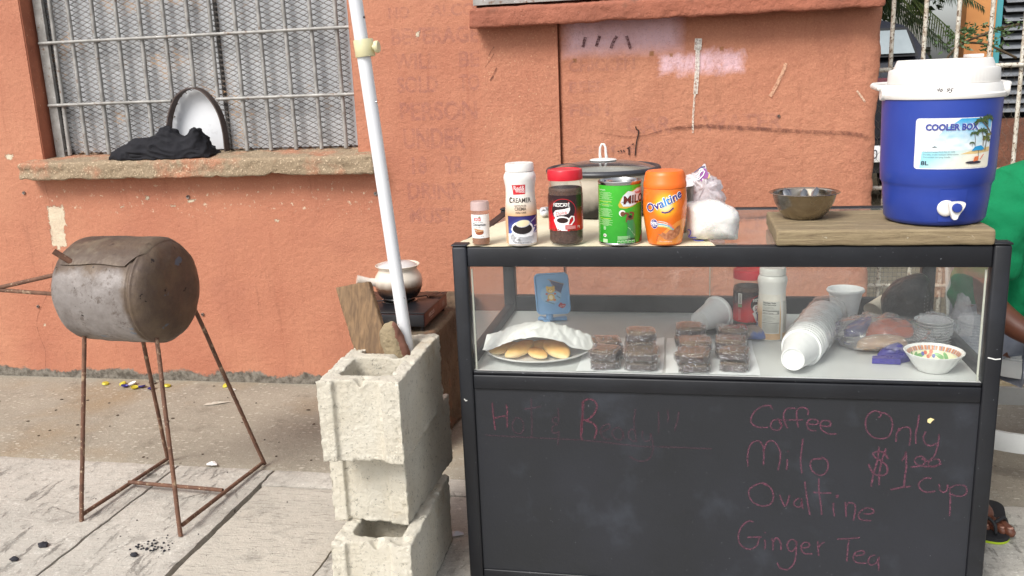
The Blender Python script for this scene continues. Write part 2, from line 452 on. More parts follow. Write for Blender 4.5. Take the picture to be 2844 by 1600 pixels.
# ------------------------------------------------------------------ the orange building
PAINT1, PAINT2, PAINT3 = S(187, 128, 101), S(172, 111, 88), S(198, 147, 116)
CEMENT, CEM_D = S(132, 126, 116), S(86, 80, 72)
def wall_mat(name, left=True):
    n = NT(name); v = n.vec('Object')
    sp = n.n('SeparateXYZ', {'Vector': v}); X, Z = sp.outputs[0], sp.outputs[2]
    col = n.mix(n.step(n.noise(1.6, 5, .6, v), .36, .66), PAINT1, PAINT2)
    col = n.mix(n.step(n.noise(.9, 4, .5, n.vec('Object', (1, 1, .6))), .5, .8, 0, .8), col, PAINT3)
    # rain runs, thin and vertical
    col = n.mix(n.step(n.noise(9, 5, .7, n.vec('Object', (2.2, 1, .16))), .57, .80, 0, .40), col, S(140, 76, 56))
    col = n.mix(n.step(n.noise(14, 6, .75, v), .60, .80, 0, .5), col, S(168, 104, 82))
    def box(x0, x1, z0, z1, amp=.02, soft=.004, ns=22):
        nx = n.math('SUBTRACT', n.noise(ns, 7, .8, v, .6), .5); nz = n.math('SUBTRACT', n.noise(ns*1.1, 7, .8, n.vec('Object', (1, 1.7, 1)), .6), .5)
        dx = n.math('SUBTRACT', n.math('ABSOLUTE', n.math('SUBTRACT', n.math('MULTIPLY_ADD', nx, amp*2, X), (x0+x1)/2)), (x1-x0)/2)
        dz = n.math('SUBTRACT', n.math('ABSOLUTE', n.math('SUBTRACT', n.math('MULTIPLY_ADD', nz, amp*2, Z), (z0+z1)/2)), (z1-z0)/2)
        return n.step(n.math('MAXIMUM', dx, dz), -soft, soft, 1, 0)
    def union(ms):
        a = ms[0]
        for b in ms[1:]: a = n.math('MAXIMUM', a, b)
        return a
    cream = S(214, 203, 178)
    peel = None
    if left:
        peel = union([box(-2.170, -2.088, .690, .775, .030, .0012, 26), box(-2.170, -2.104, .600, .71, .026, .0012, 34), box(-2.150, -2.135, .585, .625, .014, .0012, 50),
                      box(-2.330, -2.298, .980, 1.000, .030, .0012, 50), box(-1.498, -1.470, .784, .796, .022, .0012, 60),
                      box(-1.692, -1.678, .800, .810, .030, .0015, 70), box(-1.580, -1.560, .769, .773, .018, .0015, 60), box(-1.815, -1.795, .767, .771, .020, .0015, 60),
                      box(-.474, -.459, 1.398, 1.416, .020, .0012, 50), box(-.597, -.588, .502, .518, .018, .0012, 60), box(-2.280, -2.272, .240, .250, .014, .0015, 60), box(-1.12, -1.108, .700, .708, .03, .0015, 80)])
        col = n.mix(peel, col, cream)
        sm = n.math('MULTIPLY', box(-2.2, -.7, .74, .86, .05, .03, 8), n.step(n.noise(46, 5, .7, v), .60, .65)); col = n.mix(n.math('MULTIPLY', sm, .85), col, cream)
        dk = n.math('MULTIPLY', box(-2.6, -2.3, .1, .35, .05, .03, 8), n.step(n.noise(70, 4, .7, v), .64, .68)); col = n.mix(n.math('MULTIPLY', dk, .6), col, S(90, 64, 54))
    else:
        pk = S(222, 186, 194)
        p1 = n.math('MULTIPLY', box(.100, .50, 1.316, 1.50, .022, .030, 16), .88)
        p2 = n.math('MULTIPLY', box(.44, .72, 1.226, 1.292, .05, .016, 12), n.step(n.noise(34, 5, .75, n.vec('Object', (1.4, 1, .7))), .30, .52, .25, .92))
        col = n.mix(n.math('MAXIMUM', p1, p2), col, pk)
        for x, z, r in ((.405, 1.300, .008), (.475, 1.291, .006), (.652, 1.305, .007), (.125, 1.287, .007)):
            col = n.mix(n.math('MULTIPLY', box(x-r, x+r, z-r, z+r, .004, .002, 80), .8), col, S(134, 92, 50))
        dk = n.math('MULTIPLY', box(-.25, .07, .7, 1.42, .05, .03, 8), n.step(n.noise(130, 3, .6, v), .64, .70)); col = n.mix(n.math('MULTIPLY', dk, .7), col, S(216, 176, 140))
    dr = n.math('MULTIPLY', n.step(n.noise(16, 6, .8, n.vec('Object', (1.6, 1, .22))), .55, .68), n.step(n.noise(2.3, 4, .6, v), .42, .62)); col = n.mix(n.math('MULTIPLY', dr, .38), col, S(118, 78, 62))
    pl_ = n.noise(10, 7, .8, v, 1.0); col = n.mix(n.step(pl_, .34, .28, 0, .4), col, S(220, 168, 136))
    gr = n.noise(170, 4, .7, v); col = n.mix(n.step(gr, .54, .72, 0, .45), col, S(150, 88, 68)); col = n.mix(n.step(gr, .46, .28, 0, .40), col, S(222, 158, 124))
    col = n.mix(n.step(n.noise(4, 6, .7, v), .52, .74, 0, .45), col, S(160, 104, 86))
    # small chips everywhere, more of them low down
    ch = n.math('MULTIPLY', n.step(n.noise(120, 3, .6, v), .705, .73), n.step(n.noise(3.2, 4, .6, v), .45, .62)); col = n.mix(n.math('MULTIPLY', ch, .8), col, S(224, 190, 150))
    # bare cement along the foot
    ft = n.math('MULTIPLY_ADD', n.noise(7, 6, .72, v), -.13, Z)
    foot = n.step(ft, -.030, -.020, 1, 0)
    cem = n.mix(n.step(n.noise(30, 5, .7, v), .4, .6), CEMENT, CEM_D)
    if left: col = n.mix(foot, col, cem)
    nr = n.bump(n.noise(190, 4, .65, v), .62, .004)
    nr = n.bump(n.noise(48, 5, .6, v), .55, .007, nr)
    nr = n.bump(n.noise(6, 4, .5, v), .35, .02, nr)
    if peel is not None: nr = n.bump(n.math('SUBTRACT', 1.0, peel), .9, .0016, nr)
    return n.end(n.princ(Base_Color=col, Roughness=.78, Normal=nr, Specular_IOR_Level=.3))
M_WALL, M_WALLR = wall_mat('orange_stucco'), wall_mat('orange_stucco_right', False)
M_JAMB = mat('orange_jamb', S(182, 112, 84), S(156, 92, 70), 6, bump=[(160, .4, .004), (30, .4, .008)], spots=[(90, .68, .72, S(224, 190, 160))], rough=.8)
M_SILL = mat('weathered_sill', S(150, 132, 108), S(176, 116, 88), 5, (.50, .66), rough=.9, bump=[(150, .7, .006), (40, .7, .012)],
             spots=[(60, .60, .70, S(148, 132, 108)), (150, .58, .66, S(214, 190, 162)), (130, .70, .73, S(92, 74, 60))])
M_SILL2 = mat('painted_sill', S(170, 104, 80), S(146, 88, 68), 4, (.35, .65), rough=.85, bump=[(150, .6, .005), (30, .6, .012)],
              spots=[(9, .60, .78, S(104, 72, 56)), (170, .70, .73, S(226, 188, 160))])
M_GALV = mat('grey_painted_steel', S(166, 164, 160), S(132, 130, 126), 22, rough=.5, metal=.15, bump=[(120, .4, .002)], spots=[(46, .60, .70, S(110, 84, 66)), (90, .66, .70, S(200, 200, 200))])
M_GALVD = mat('dark_frame_and_gap', S(88, 86, 84), S(66, 62, 60), 22, rough=.55, metal=.25, bump=[(120, .4, .002)])
M_MESH = mat('expanded_metal', S(96, 90, 85), S(76, 69, 64), 12, rough=.5, metal=.3, spots=[(8, .55, .65, S(150, 118, 84))])
M_SHEET = mat('white_metal_sheet', S(226, 228, 231), S(208, 210, 214), 3, rough=.42, bump=[(5, .15, .02)], spots=[(10, .6, .78, S(160, 160, 160))])

bld = thing('orange_building', (0, 1.39, 0), 'orange stucco building with barred hatch window and chipped paint', 'building')
W = 1.39; OX0, OX1, OZ0, OZ1 = -2.150, -.735, .966, 2.15
w = MB()
D_ = 2.4
w.box(-6, OX0, W, D_, -.1, 3.2); w.box(OX0, OX1, W, D_, -.1, .955); w.box(OX0, OX1, W, D_, OZ1, 3.2); w.box(OX1, -.232, W, D_, -.1, 3.2)
w.box(OX0, OX1, 1.53, D_, .955, OZ1)
w.build('wall', M_WALL, bld, 0)
# jambs and head of the opening
j = MB(); j.box(OX0-.0005, OX0+.004, W+.004, 1.53, .97, OZ1-.001); j.build('window_jamb', M_JAMB, bld, 0)
j = MB(); j.box(OX1-.004, OX1+.0005, W+.004, 1.53, .97, OZ1-.001); j.build('window_jamb', M_JAMB, bld, 0)
# proud pilaster strip and the recessed right part with its broken corner
w = MB(); w.box(-.232, .064, 1.388, D_, -.1, 1.428); w.build('pilaster', M_WALLR, bld, 0)
w = MB(); w.box(.0645, 1.20, 1.405, 1.62, -.08, 1.430)
rw = w.build('wall', M_WALLR, bld, 0)
def rough_corner(p, n):
    e = max(0.0, 1-(1.20-p.x)/.06)
    d = .002*F3(p, 7)+.0008*F3(p, 40)
    q = p + n*d
    q.x -= e*(.010+.008*F3((p.x*.3, 0, p.z), 5)+.005*F3((0, p.y, p.z), 28)); q.y += e*.005*abs(F3(p, 25))+ (e*e)*.014
    return q
remesh(rw, .0105, rough_corner)
w = MB(); w.box(-.232, 1.16, 1.48, D_, 1.52, 3.2); w.box(.10, 1.15, 1.622, D_, -.1, 1.52); w.box(.02, .0985, 1.63, D_, -.1, 1.5); w.build('wall', M_WALLR, bld, 0)
# sills
def sill(x0, x1, y0, y1, z0, z1, m, seed, name='window_sill', chip=1.0, slope=0.0):
    s_ = MB(); s_.box(x0, x1, y0, y1, z0, z1, .008)
    o = s_.build(name, m, bld, 0)
    def f(p, n):
        e = max(0, 1-abs(p.z-z0)/.02)
        q = p+n*(.003*F3(p, 18, 5)+.0018*F3(p, 70, 4))
        q.z += e*chip*max(0, F3((p.x, seed, 0), 9, 4))*.016 + slope*(p.y-y0)/(y1-y0)
        q.y += chip*max(0, F3((p.x+seed, p.z*2, 0), 11, 4)-.1)*.012*(1 if p.y < y0+.02 else 0)
        return q
    return remesh(o, .0065, f)
sill(-2.218, -.650, 1.308, 1.528, .893, .966, M_SILL, 3, slope=.022)
sill(-.244, 1.178, 1.30, 1.47, 1.413, 1.481, M_SILL2, 8, chip=.5, slope=.02)
# second window just above the right sill
w = MB(); w.box(-.238, 1.10, 1.355, 1.385, 1.497, 1.552); w.box(-.238, -.20, 1.355, 1.385, 1.552, 2.3); w.box(1.06, 1.10, 1.355, 1.385, 1.552, 2.3); f2 = w.build('window_frame', M_GALV, bld, 30)
w = MB(); w.box(-.20, 1.06, 1.372, 1.376, 1.552, 2.3); w.build('panel', M_SHEET, f2, 0)

# ------------------------------------------------------------------ barred hatch window
wf = MB(); wf.box(-2.132, -2.092, 1.452, 1.470, .975, OZ1-.01); wf.box(-2.128, -2.112, 1.470, 1.512, .975, OZ1-.01); wf.box(-2.092, -.745, 1.505, 1.512, 2.10, OZ1-.01)
wf.box(-.758, -.741, 1.47, 1.512, .98, OZ1-.01)
win = wf.build('window', M_GALV, bld, 0)
mb = MB(); mb.box(-2.090, -2.060, 1.498, 1.506, .98, 2.1); mb.box(-2.11, -2.075, 1.455, 1.49, 1.00, 1.01); mb.box(-2.11, -2.075, 1.455, 1.49, 1.188, 1.197); mb.build('frame', M_GALVD, win, 0)
mb = MB(); mb.box(-2.109, -1.345, 1.496, 1.498, .992, 2.1); mb.build('panel', M_SHEET, win, 0)
mb = MB(); mb.box(-1.332, -.760, 1.500, 1.502, .992, 2.1); mb.build('panel', M_SHEET, win, 0)
mb = MB(); mb.box(-1.345, -1.331, 1.4905, 1.4955, .99, 2.1); mb.build('gap_strip', M_GALVD, win, 0)  # dark strip added in place of the shadowed gap between the sheets
# upright bars: ribbed steel, cut short where the arched hatch is
bx = [(-2.058, -2.071), (-1.977, -1.986), (-1.867, -1.883), (-1.759, -1.775), (-1.655, -1.670), (-1.549, -1.558), (-1.443, -1.457), (-1.344, -1.354), (-1.237, -1.246), (-1.135, -1.140), (-1.028, -1.029), (-.919, -.920), (-.814, -.814)]
for k, (xt, xb) in enumerate(bx):
    zb = {5: 1.190, 6: 1.243, 7: 1.190}.get(k, .985); r0 = .0084
    mb = MB(); pts = []; rs = []; zt = 2.14; n = 150 if k % 2 == 0 else 60
    xl = xb+(xt-xb)*(zt-.99)/.63
    for i in range(n+1):
        t = i/n; z = lerp(zb, zt, t); tt = (z-.985)/(zt-.985)
        pts.append((lerp(xb, xl, tt)+.0012*N3((z, k, 0), 4), 1.460, z)); rs.append(r0*(1+(.11 if (i % 2 and k % 2 == 0) else 0)+.03*N3((z, k, 3), 30)))
    mb.tube(pts, rs, 8); mb.build('bar', M_GALV, win, 50)
for z, x0, x1 in ((1.451, -2.128, -.75), (1.197, -2.128, -1.553), (1.197, -1.350, -.75), (1.70, -2.128, -.75), (1.95, -2.128, -.75)):
    mb = MB(); n = int((x1-x0)*110); mb.tube([(lerp(x0, x1, i/n), 1.4475, z+.001*N3((i/n, z, 0), 5)) for i in range(n+1)], [.0066*(1+.09*(i % 2)) for i in range(n+1)], 8); mb.build('cross_bar', M_GALV, win, 50)
mb = MB()
A_ = smoothline([(-1.586, 0, 1.06), (-1.581, 0, 1.10), (-1.565, 0, 1.150), (-1.533, 0, 1.205), (-1.495, 0, 1.234), (-1.455, 0, 1.243), (-1.418, 0, 1.232), (-1.388, 0, 1.205), (-1.362, 0, 1.165), (-1.346, 0, 1.12), (-1.338, 0, 1.06), (-1.338, 0, .985)], 5)
A_ = [Vector((-1.588, 0, .985))]+A_
cx_, cz_ = -1.46, 1.08
for i in range(len(A_)-1):
    a, b = A_[i], A_[i+1]
    def out_(p): d = Vector((p.x-cx_, 0, max(0, p.z-cz_))); d.normalize(); return p+d*.005
    a2, b2 = out_(a), out_(b)
    mb._add([(a.x, 1.438, a.z), (b.x, 1.438, b.z), (b2.x, 1.438, b2.z), (a2.x, 1.438, a2.z), (a.x, 1.478, a.z), (b.x, 1.478, b.z), (b2.x, 1.478, b2.z), (a2.x, 1.478, a2.z)],
            [(0, 3, 2, 1), (4, 5, 6, 7), (0, 1, 5, 4), (3, 7, 6, 2)])
mb.build('hatch_arch', mat('brown_flat_iron', S(96, 84, 80), S(74, 60, 54), 20, rough=.6, metal=.3, bump=[(90, .4, .003)]), win, 40)
# expanded metal: zigzag strands, left out inside the arch
def in_arch(x, z):
    if z > 1.236 or z < .98: return False
    hw = interp([(.98, .1255), (1.06, .1255), (1.15, .105), (1.205, .072), (1.236, .030)], z)
    return abs(x+1.4615+(.0 if z < 1.15 else 0)) < hw
mb = MB(); cw, chh, t = .0435, .0104, .0016
nr_ = int(1.13/chh)
for r_ in range(nr_):
    z = .986+r_*chh
    for c_ in range(int(1.345/(cw/2))):
        x0 = -2.106+c_*cw/2; x1 = x0+cw/2
        up = (c_+r_) % 2
        za, zb_ = (z, z+chh) if up else (z+chh, z)
        xm, zm = (x0+x1)/2, z+chh/2
        if in_arch(xm, zm): continue
        jx = .0008*N3((x0, 0, z), 60)
        mb._add([(x0, 1.474, za-t+jx), (x1, 1.474, zb_-t+jx), (x1, 1.4765, zb_+t+jx), (x0, 1.4765, za+t+jx), (x0, 1.4785, za-t*.4), (x1, 1.4785, zb_-t*.4)], [(0, 1, 2, 3), (0, 4, 5, 1), (3, 2, 5, 4)])
tag(mb.build('wire_mesh', M_MESH, win, 0), kind='stuff')

# wall plugs and bolts
M_BOLT = mat('dull_bolt', S(168, 162, 156), S(110, 92, 84), 60, rough=.4, metal=.6)
for p, r in (((-2.268,1.39,0.8351), .0075), ((-1.4965,1.39,0.807), .0085), ((-0.6785,1.39,0.8085), .0085), ((-2.2923,1.39,0.3294), .0075), ((-1.4961,1.39,0.3021), .0075), ((0.8547,1.405,1.0634), .0055)):
    mb = MB(); M = Matrix.Translation(p) @ Matrix.Rotation(PI/2, 4, 'X')
    mb.lathe([(.0005, .001), (r*.42, .001), (r*.45, .0065), (r*.75, .007), (r, .004), (r*1.02, -.002)], seg=14, M=M); mb.build('bolt', M_BOLT, bld, 40)

# worn painted lettering and marks on the stucco
def wornpaint(name, lo, hi, a0, a1, sc=46):
    n = NT(name); a = n.n('Attribute'); a.attribute_name = 'Col'
    al = n.math('MULTIPLY', n.step(n.noise(sc, 5, .75), lo, hi, a0, a1), 1.0)
    sh = n.princ(Base_Color=a.outputs['Color'], Roughness=.85, Normal=n.bump(n.noise(210, 4, .65), .4, .003))
    x = n.n('MixShader'); n.put(x.inputs[0], al); n.put(x.inputs[1], n.n('BsdfTransparent').outputs[0]); n.put(x.inputs[2], sh)
    return n.end(x.outputs[0])
M_FADED = wornpaint('faded_lettering', .38, .64, .03, .22, 30)
M_SCRAWL = wornpaint('scrawl_paint', .38, .55, .15, .85, 90)
M_SCUFF = wornpaint('scuff', .40, .60, .12, .58, 60)
lt = Lab(lambda x, y, h: (x, 1.3896-h, y), cell=0)
pc = S(146, 106, 112)
for txt, x, z, hh, ww in (('NO  ALCO', -.578, 1.470, .040, .34), ('BEVERAGE', -.574, 1.374, .058, .345), ('WILL  BE', -.566, 1.283, .056, .335), ('SOLD  TO', -.560, 1.196, .058, .325),
                          ('PERSON', -.560, 1.092, .066, .31), ('UNDER', -.552, .984, .074, .25), ('18  YR', -.535, .885, .065, .22), ('DRINK', -.550, .786, .062, .235), ('MUST', -.548, .690, .060, .18)):
    for i_, wd in enumerate(txt.split()):
        lt = Lab(lambda x, y, h: (x, 1.3896-h, y), cell=0); n_w = len(txt.split()); tot = sum(len(q) for q in txt.split())+2*(n_w-1)
        ox = ww*(sum(len(q)+2 for q in txt.split()[:i_]))/tot; lt.text(wd, x+ox, z, hh, pc, 1, 'l', width=ww*len(wd)/tot, bold=.03, rot=-.01); lt.build('faded_lettering', M_FADED, bld)
lt = Lab(lambda x, y, h: (x, 1.4012-h, y), cell=0)
for txt, x, z, hh, ww in (('CHICKEN', .100, 1.248, .040, .245), ('BEEF', .100, 1.172, .040, .13), ('FISH', .098, 1.086, .042, .15), ('CAR  WATER', .310, 1.018, .056, .56), ('GINGER', .105, .946, .03, .30)):
    for i_, wd in enumerate(txt.split()):
        lt = Lab(lambda x, y, h: (x, 1.4012-h, y), cell=0); n_w = len(txt.split()); tot = sum(len(q) for q in txt.split())+2*(n_w-1)
        ox = ww*(sum(len(q)+2 for q in txt.split()[:i_]))/tot; lt.text(wd, x+ox, z, hh, pc, 1, 'l', width=ww*len(wd)/tot, bold=.03); lt.build('faded_lettering', M_FADED, bld)
lt = Lab(lambda x, y, h: (x, 1.4005-h, y), cell=0)
def wl(pts, w_, col, lay=2, yy=1.4005, m=None, nm='paint_mark'):
    lt = Lab(lambda x, y, h: (x, yy-h, y), cell=0); lt.line([(p[0], p[2]) for p in smoothline(pts, 5)], w_, col, lay); lt.build(nm, m or M_SCRAWL, bld)
for st in [[(0.1663,1.405,1.368),(0.1604,1.405,1.3505),(0.1563,1.405,1.3329)],[(0.2179,1.405,1.3701),(0.2121,1.405,1.3526),(0.2048,1.405,1.333)],[(0.2809,1.405,1.3671),(0.2669,1.405,1.3457),(0.2584,1.405,1.3239)],[(0.315,1.405,1.3655),(0.3216,1.405,1.3432),(0.3295,1.405,1.3207)]]: wl(st, .011, S(98, 60, 62), yy=1.4005, m=M_SCRAWL, nm='paint_mark')

for st in [[(0.571,1.405,1.3447),(0.5698,1.405,1.3274),(0.5687,1.405,1.3057)]]: wl(st, .025, S(226, 224, 216), yy=1.4005, m=M_SCRAWL, nm='paint_mark')
for st in [[(0.5686,1.405,1.31),(0.5674,1.405,1.2488),(0.5642,1.405,1.1959),(0.5609,1.405,1.1515)]]: wl(st, .016, S(220, 216, 206), yy=1.4005, m=M_SCRAWL, nm='paint_mark')
for st in [[(0.56,1.405,1.1604),(0.5559,1.405,1.1069),(0.5535,1.405,1.0619),(0.5529,1.405,1.0119)]]: wl(st, .007, S(214, 206, 192), yy=1.4005, m=M_SCRAWL, nm='paint_mark')
for st in [[(0.8731,1.405,1.247),(0.8654,1.405,1.2192),(0.8491,1.405,1.185),(0.8369,1.405,1.1592),(0.8224,1.405,1.1334)]]: wl(st, .012, S(214, 168, 138), 1, yy=1.4005, m=M_SCRAWL, nm='paint_mark')
for st in [[(1.116,1.405,1.1426),(1.1293,1.405,1.1248),(1.1459,1.405,1.1026)]]: wl(st, .007, S(220, 190, 165), 1, yy=1.4005, m=M_SCRAWL, nm='paint_mark')
for st in [[(0.2156,1.405,1.0212),(0.2903,1.405,1.0076),(0.3507,1.405,1.0037),(0.4153,1.405,1.0166),(0.4702,1.405,1.0302),(0.5564,1.405,1.0337)]]: wl(st, .005, S(112, 66, 52), 1, yy=1.4005, m=M_SCUFF, nm='scuff_mark')
for st in [[(0.4702,1.405,1.0288),(0.5789,1.405,1.0357),(0.7129,1.405,1.0265),(0.8451,1.405,1.0147),(0.9754,1.405,1.0039),(1.1038,1.405,0.9946),(1.1635,1.405,0.9811)]]: wl(st, .014, S(104, 62, 52), 1, yy=1.4005, m=M_SCUFF, nm='scuff_mark')
for st in [[(0.3454,1.405,1.0416),(0.349,1.405,1.0304),(0.3564,1.405,1.0256),(0.3544,1.405,1.0082),(0.3487,1.405,0.9852),(0.3448,1.405,0.9575),(0.3427,1.405,0.9342)],[(0.3206,1.405,0.9627),(0.3203,1.405,0.9371)]]: wl(st, .0045, S(40, 22, 18), 3, yy=1.4003, m=PRINT, nm='black_mark')
for st in [[(0.3131,1.405,0.9606),(0.3248,1.405,0.9673)],[(0.2991,1.405,0.9563),(0.3036,1.405,0.9491)],[(0.2897,1.405,0.9565),(0.2933,1.405,0.9485)],[(0.2779,1.405,0.9521),(0.2849,1.405,0.9505)],[(0.3319,1.405,0.9755),(0.3389,1.405,0.9781)]]: wl(st, .004, S(50, 28, 22), 3, yy=1.4003, m=PRINT, nm='black_mark')
for st in [[(-0.1758,1.405,1.3494),(-0.1893,1.405,1.3362),(-0.2,1.405,1.3153)],[(-0.1786,1.405,1.3235),(-0.1942,1.405,1.2996),(-0.2149,1.405,1.2758)]]: wl(st, .0035, S(70, 40, 34), 3, yy=1.4003, m=PRINT, nm='black_mark')
for st in [[(-0.1659,1.388,1.2738),(-0.1748,1.388,1.2558),(-0.1853,1.388,1.2377),(-0.194,1.388,1.2257)]]: wl(st, .007, S(74, 44, 38), 3, yy=1.3872, m=M_SCUFF, nm='scuff_mark')
for st in [[(-0.1728,1.388,1.3489),(-0.184,1.388,1.3357),(-0.1962,1.388,1.3164)],[(-0.1759,1.388,1.3232),(-0.1905,1.388,1.3009),(-0.2117,1.388,1.2757)]]: wl(st, .003, S(80, 46, 38), 3, yy=1.3872, m=M_SCUFF, nm='scuff_mark')
for st in [[(-2.1825,1.39,0.5304),(-2.1987,1.39,0.4615),(-2.2242,1.39,0.4057),(-2.2614,1.39,0.3494),(-2.2991,1.39,0.2925),(-2.3148,1.39,0.2496),(-2.3095,1.39,0.1853),(-2.2941,1.39,0.1279),(-2.301,1.39,0.077),(-2.3119,1.39,0.0257)]]: wl(st, .0022, S(104, 58, 44), 2, yy=1.3894, m=M_SCUFF, nm='crack')
for st in [[(-2.1588,1.39,0.8876),(-2.1585,1.39,0.8481),(-2.1523,1.39,0.8082),(-2.1541,1.39,0.7817)]]: wl(st, .0015, S(120, 66, 50), 2, yy=1.3894, m=M_SCUFF, nm='crack')

# ================================================================== DISPLAY CASE
M_BLK = mat('black_painted_metal', S(20, 21, 26), S(26, 28, 33), 9, rough=.48, metal=.1, bump=[(60, .12, .003)], spots=[(120, .70, .73, S(96, 98, 104)), (5, .55, .8, S(38, 41, 49))], stretch=(1, 1, 1))
M_CHALK_B = mat('chalkboard_panel', S(27, 29, 33), S(34, 36, 43), 3, (.35, .7), rough=.62, bump=[(120, .2, .002)], spots=[(7, .56, .80, S(50, 54, 62)), (150, .73, .75, S(120, 120, 124))])
M_SHELF = mat('off_white_shelf', S(196, 198, 197), S(206, 208, 206), 3, rough=.40)
M_GLASS = glassy('case_glass', haze=.022, rough=.03, hazecol=(.75, .77, .8))
M_GLASS_TOP = glassy('case_top_glass', tint=(.95, .97, .96), haze=.05, rough=.03)
M_EDGE = mat('glass_edge', S(198, 198, 186), rough=.4)
case = thing('display_case', (.6, .29, 0), 'black framed glass display case with chalk writing on its front panel', 'display case')
ZT = .860
for x0, x1 in ((0, .035), (1.165, 1.2)):
    for y0, y1 in ((-.001, .034), (.558, .592)):
        mb = MB(); mb.box(x0, x1, y0, y1, .004, ZT+.001, .005); mb.build('post', M_BLK, case, 60)
        mb = MB(); mb.box(x0-.001, x1+.001, y0-.001, y1+.001, ZT+.0015, ZT+.006, .002); mb.build('post_cap', M_BLK, case, 60)
def rail(x0, x1, y0, y1, z0, z1, name='rail', bev=.003): mb = MB(); mb.box(x0, x1, y0, y1, z0, z1, bev); mb.build(name, M_BLK, case, 60)
rail(.0355, 1.1645, .003, .030, .8125, .859)
rail(.0355, 1.1645, .0035, .012, .5485, .557); rail(.0355, 1.1645, .001, .030, .512, .5475)
rail(.0355, 1.1645, .003, .030, .004, .028)
rail(.0355, 1.1645, .562, .588, .829, .859); rail(.0355, 1.1645, .564, .588, .541, .603); rail(.0355, 1.1645, .562, .588, .004, .03)
for x0, x1 in ((.006, .030), (1.170, 1.194)):
    rail(x0, x1, .0345, .5575, .832, .859); rail(x0, x1, .0345, .5575, .541, .580); rail(x0, x1, .0345, .5575, .004, .03)
mb = MB(); mb.box(.0355, 1.1645, .007, .011, .0285, .5115); mb.build('chalkboard', M_CHALK_B, case, 0)
for x in (.012, 1.184):
    mb = MB(); mb.box(x, x+.004, .0345, .5575, .0305, .5405); mb.build('side_panel', M_BLK, case, 0)
mb = MB(); mb.box(.0355, 1.1645, .572, .576, .0305, .5405); mb.build('back_panel', M_BLK, case, 0)
mb = MB(); mb.box(.0305, 1.1695, .0125, .5635, .546, .556); mb.build('shelf', M_SHELF, case, 0)
def pane(x0, x1, y0, y1, z0, z1, m=None): mb = MB(); mb.box(x0, x1, y0, y1, z0, z1); mb.build('glass_pane', m or M_GLASS, case, 0)
pane(.0360, 1.1640, .0140, .0144, .5575, .8120)
pane(.0170, .0174, .0350, .5570, .5805, .8315); pane(1.1826, 1.1830, .0350, .5570, .5805, .8315)
pane(.0360, .61, .5700, .5704, .6035, .8285); pane(.60, 1.1640, .5760, .5764, .6035, .8285)
pane(.0310, 1.1690, .0305, .5615, .8560, .8564, M_GLASS_TOP)
for x in (.0400, 1.1560):
    mb = MB(); mb.box(x, x+.0035, .0146, .0176, .5575, .805); mb.build('glass_edge', M_EDGE, case, 0)
mb = MB(); mb.box(.600, .6025, .5705, .5758, .6035, .8285); mb.build('glass_edge', M_EDGE, case, 0)
# scratches where the paint has gone
lb = Lab(lambda x, y, h: (x, -.0012-h, y), cell=0)
lb.line([(p[0], p[2]) for p in [[(1.1699,0,0.6168),(1.1776,0,0.6149),(1.1853,0,0.613),(1.1958,0,0.6146)]][0]], .0026, S(215, 215, 212)); lb.build('scratch', PRINT, case)
lb = Lab(lambda x, y, h: (x, -.0012-h, y), cell=0)
lb.line([(p[0], p[2]) for p in [[(0.0108,0,0.4871),(0.0139,0,0.4819),(0.0181,0,0.4831)]][0]], .0028, S(205, 205, 200)); lb.build('scratch', PRINT, case)

# ------------------------------------------------------------------ chalk writing
def chalkmat(name, c, lo, hi, a1):
    n = NT(name); al = n.step(n.noise(210, 5, .8), lo, hi, .08, a1)
    sh = n.princ(Base_Color=c, Roughness=.95); x = n.n('MixShader'); n.put(x.inputs[0], al); n.put(x.inputs[1], n.n('BsdfTransparent').outputs[0]); n.put(x.inputs[2], sh)
    return n.end(x.outputs[0])
CH_A = chalkmat('pink_chalk', S(128, 74, 94), .36, .66, .72)
CH_B = chalkmat('faint_pink_chalk', S(88, 62, 73), .34, .64, .55)
CH_C = chalkmat('half_faded_pink_chalk', S(128, 66, 84), .38, .64, .7)
def chalk(strokes, m, w_=.0034, name='chalk_word'):
    lb = Lab(lambda x, y, h: (x, .0068-h, y), cell=0)
    for st in strokes:
        pts = smoothline(st, 5) if len(st) > 2 else [Vector(p) for p in st]
        lb.line([(p.x, p.z) for p in pts], w_, (1, 1, 1))
    return lb.build(name, m, case)
chalk([[(0.0779,0.007,0.4754),(0.0789,0.007,0.4547),(0.0803,0.007,0.4314),(0.0822,0.007,0.4066)],[(0.1125,0.007,0.4726),(0.1143,0.007,0.4559),(0.113,0.007,0.4378),(0.1125,0.007,0.413)],[(0.0805,0.007,0.4353),(0.0963,0.007,0.441),(0.1125,0.007,0.4429)]], CH_C)
chalk([[(0.1359,0.007,0.4399),(0.1268,0.007,0.4279),(0.1254,0.007,0.4122),(0.1319,0.007,0.4007),(0.1442,0.007,0.3986),(0.1515,0.007,0.408),(0.1526,0.007,0.4237),(0.1469,0.007,0.4364),(0.1359,0.007,0.4399)],[(0.1747,0.007,0.49),(0.1733,0.007,0.4631),(0.1738,0.007,0.4296),(0.1717,0.007,0.3906)],[(0.1565,0.007,0.4625),(0.1763,0.007,0.4658),(0.196,0.007,0.4703)]], CH_B)
chalk([[(0.2385,0.007,0.4666),(0.2387,0.007,0.45),(0.2386,0.007,0.4295)],[(0.2401,0.007,0.4398),(0.2318,0.007,0.4446),(0.2243,0.007,0.4392),(0.2265,0.007,0.4303),(0.2349,0.007,0.4268),(0.2249,0.007,0.4199),(0.2222,0.007,0.4082),(0.2306,0.007,0.4034),(0.2392,0.007,0.4076),(0.2364,0.007,0.3932),(0.2353,0.007,0.3724)]], CH_B)
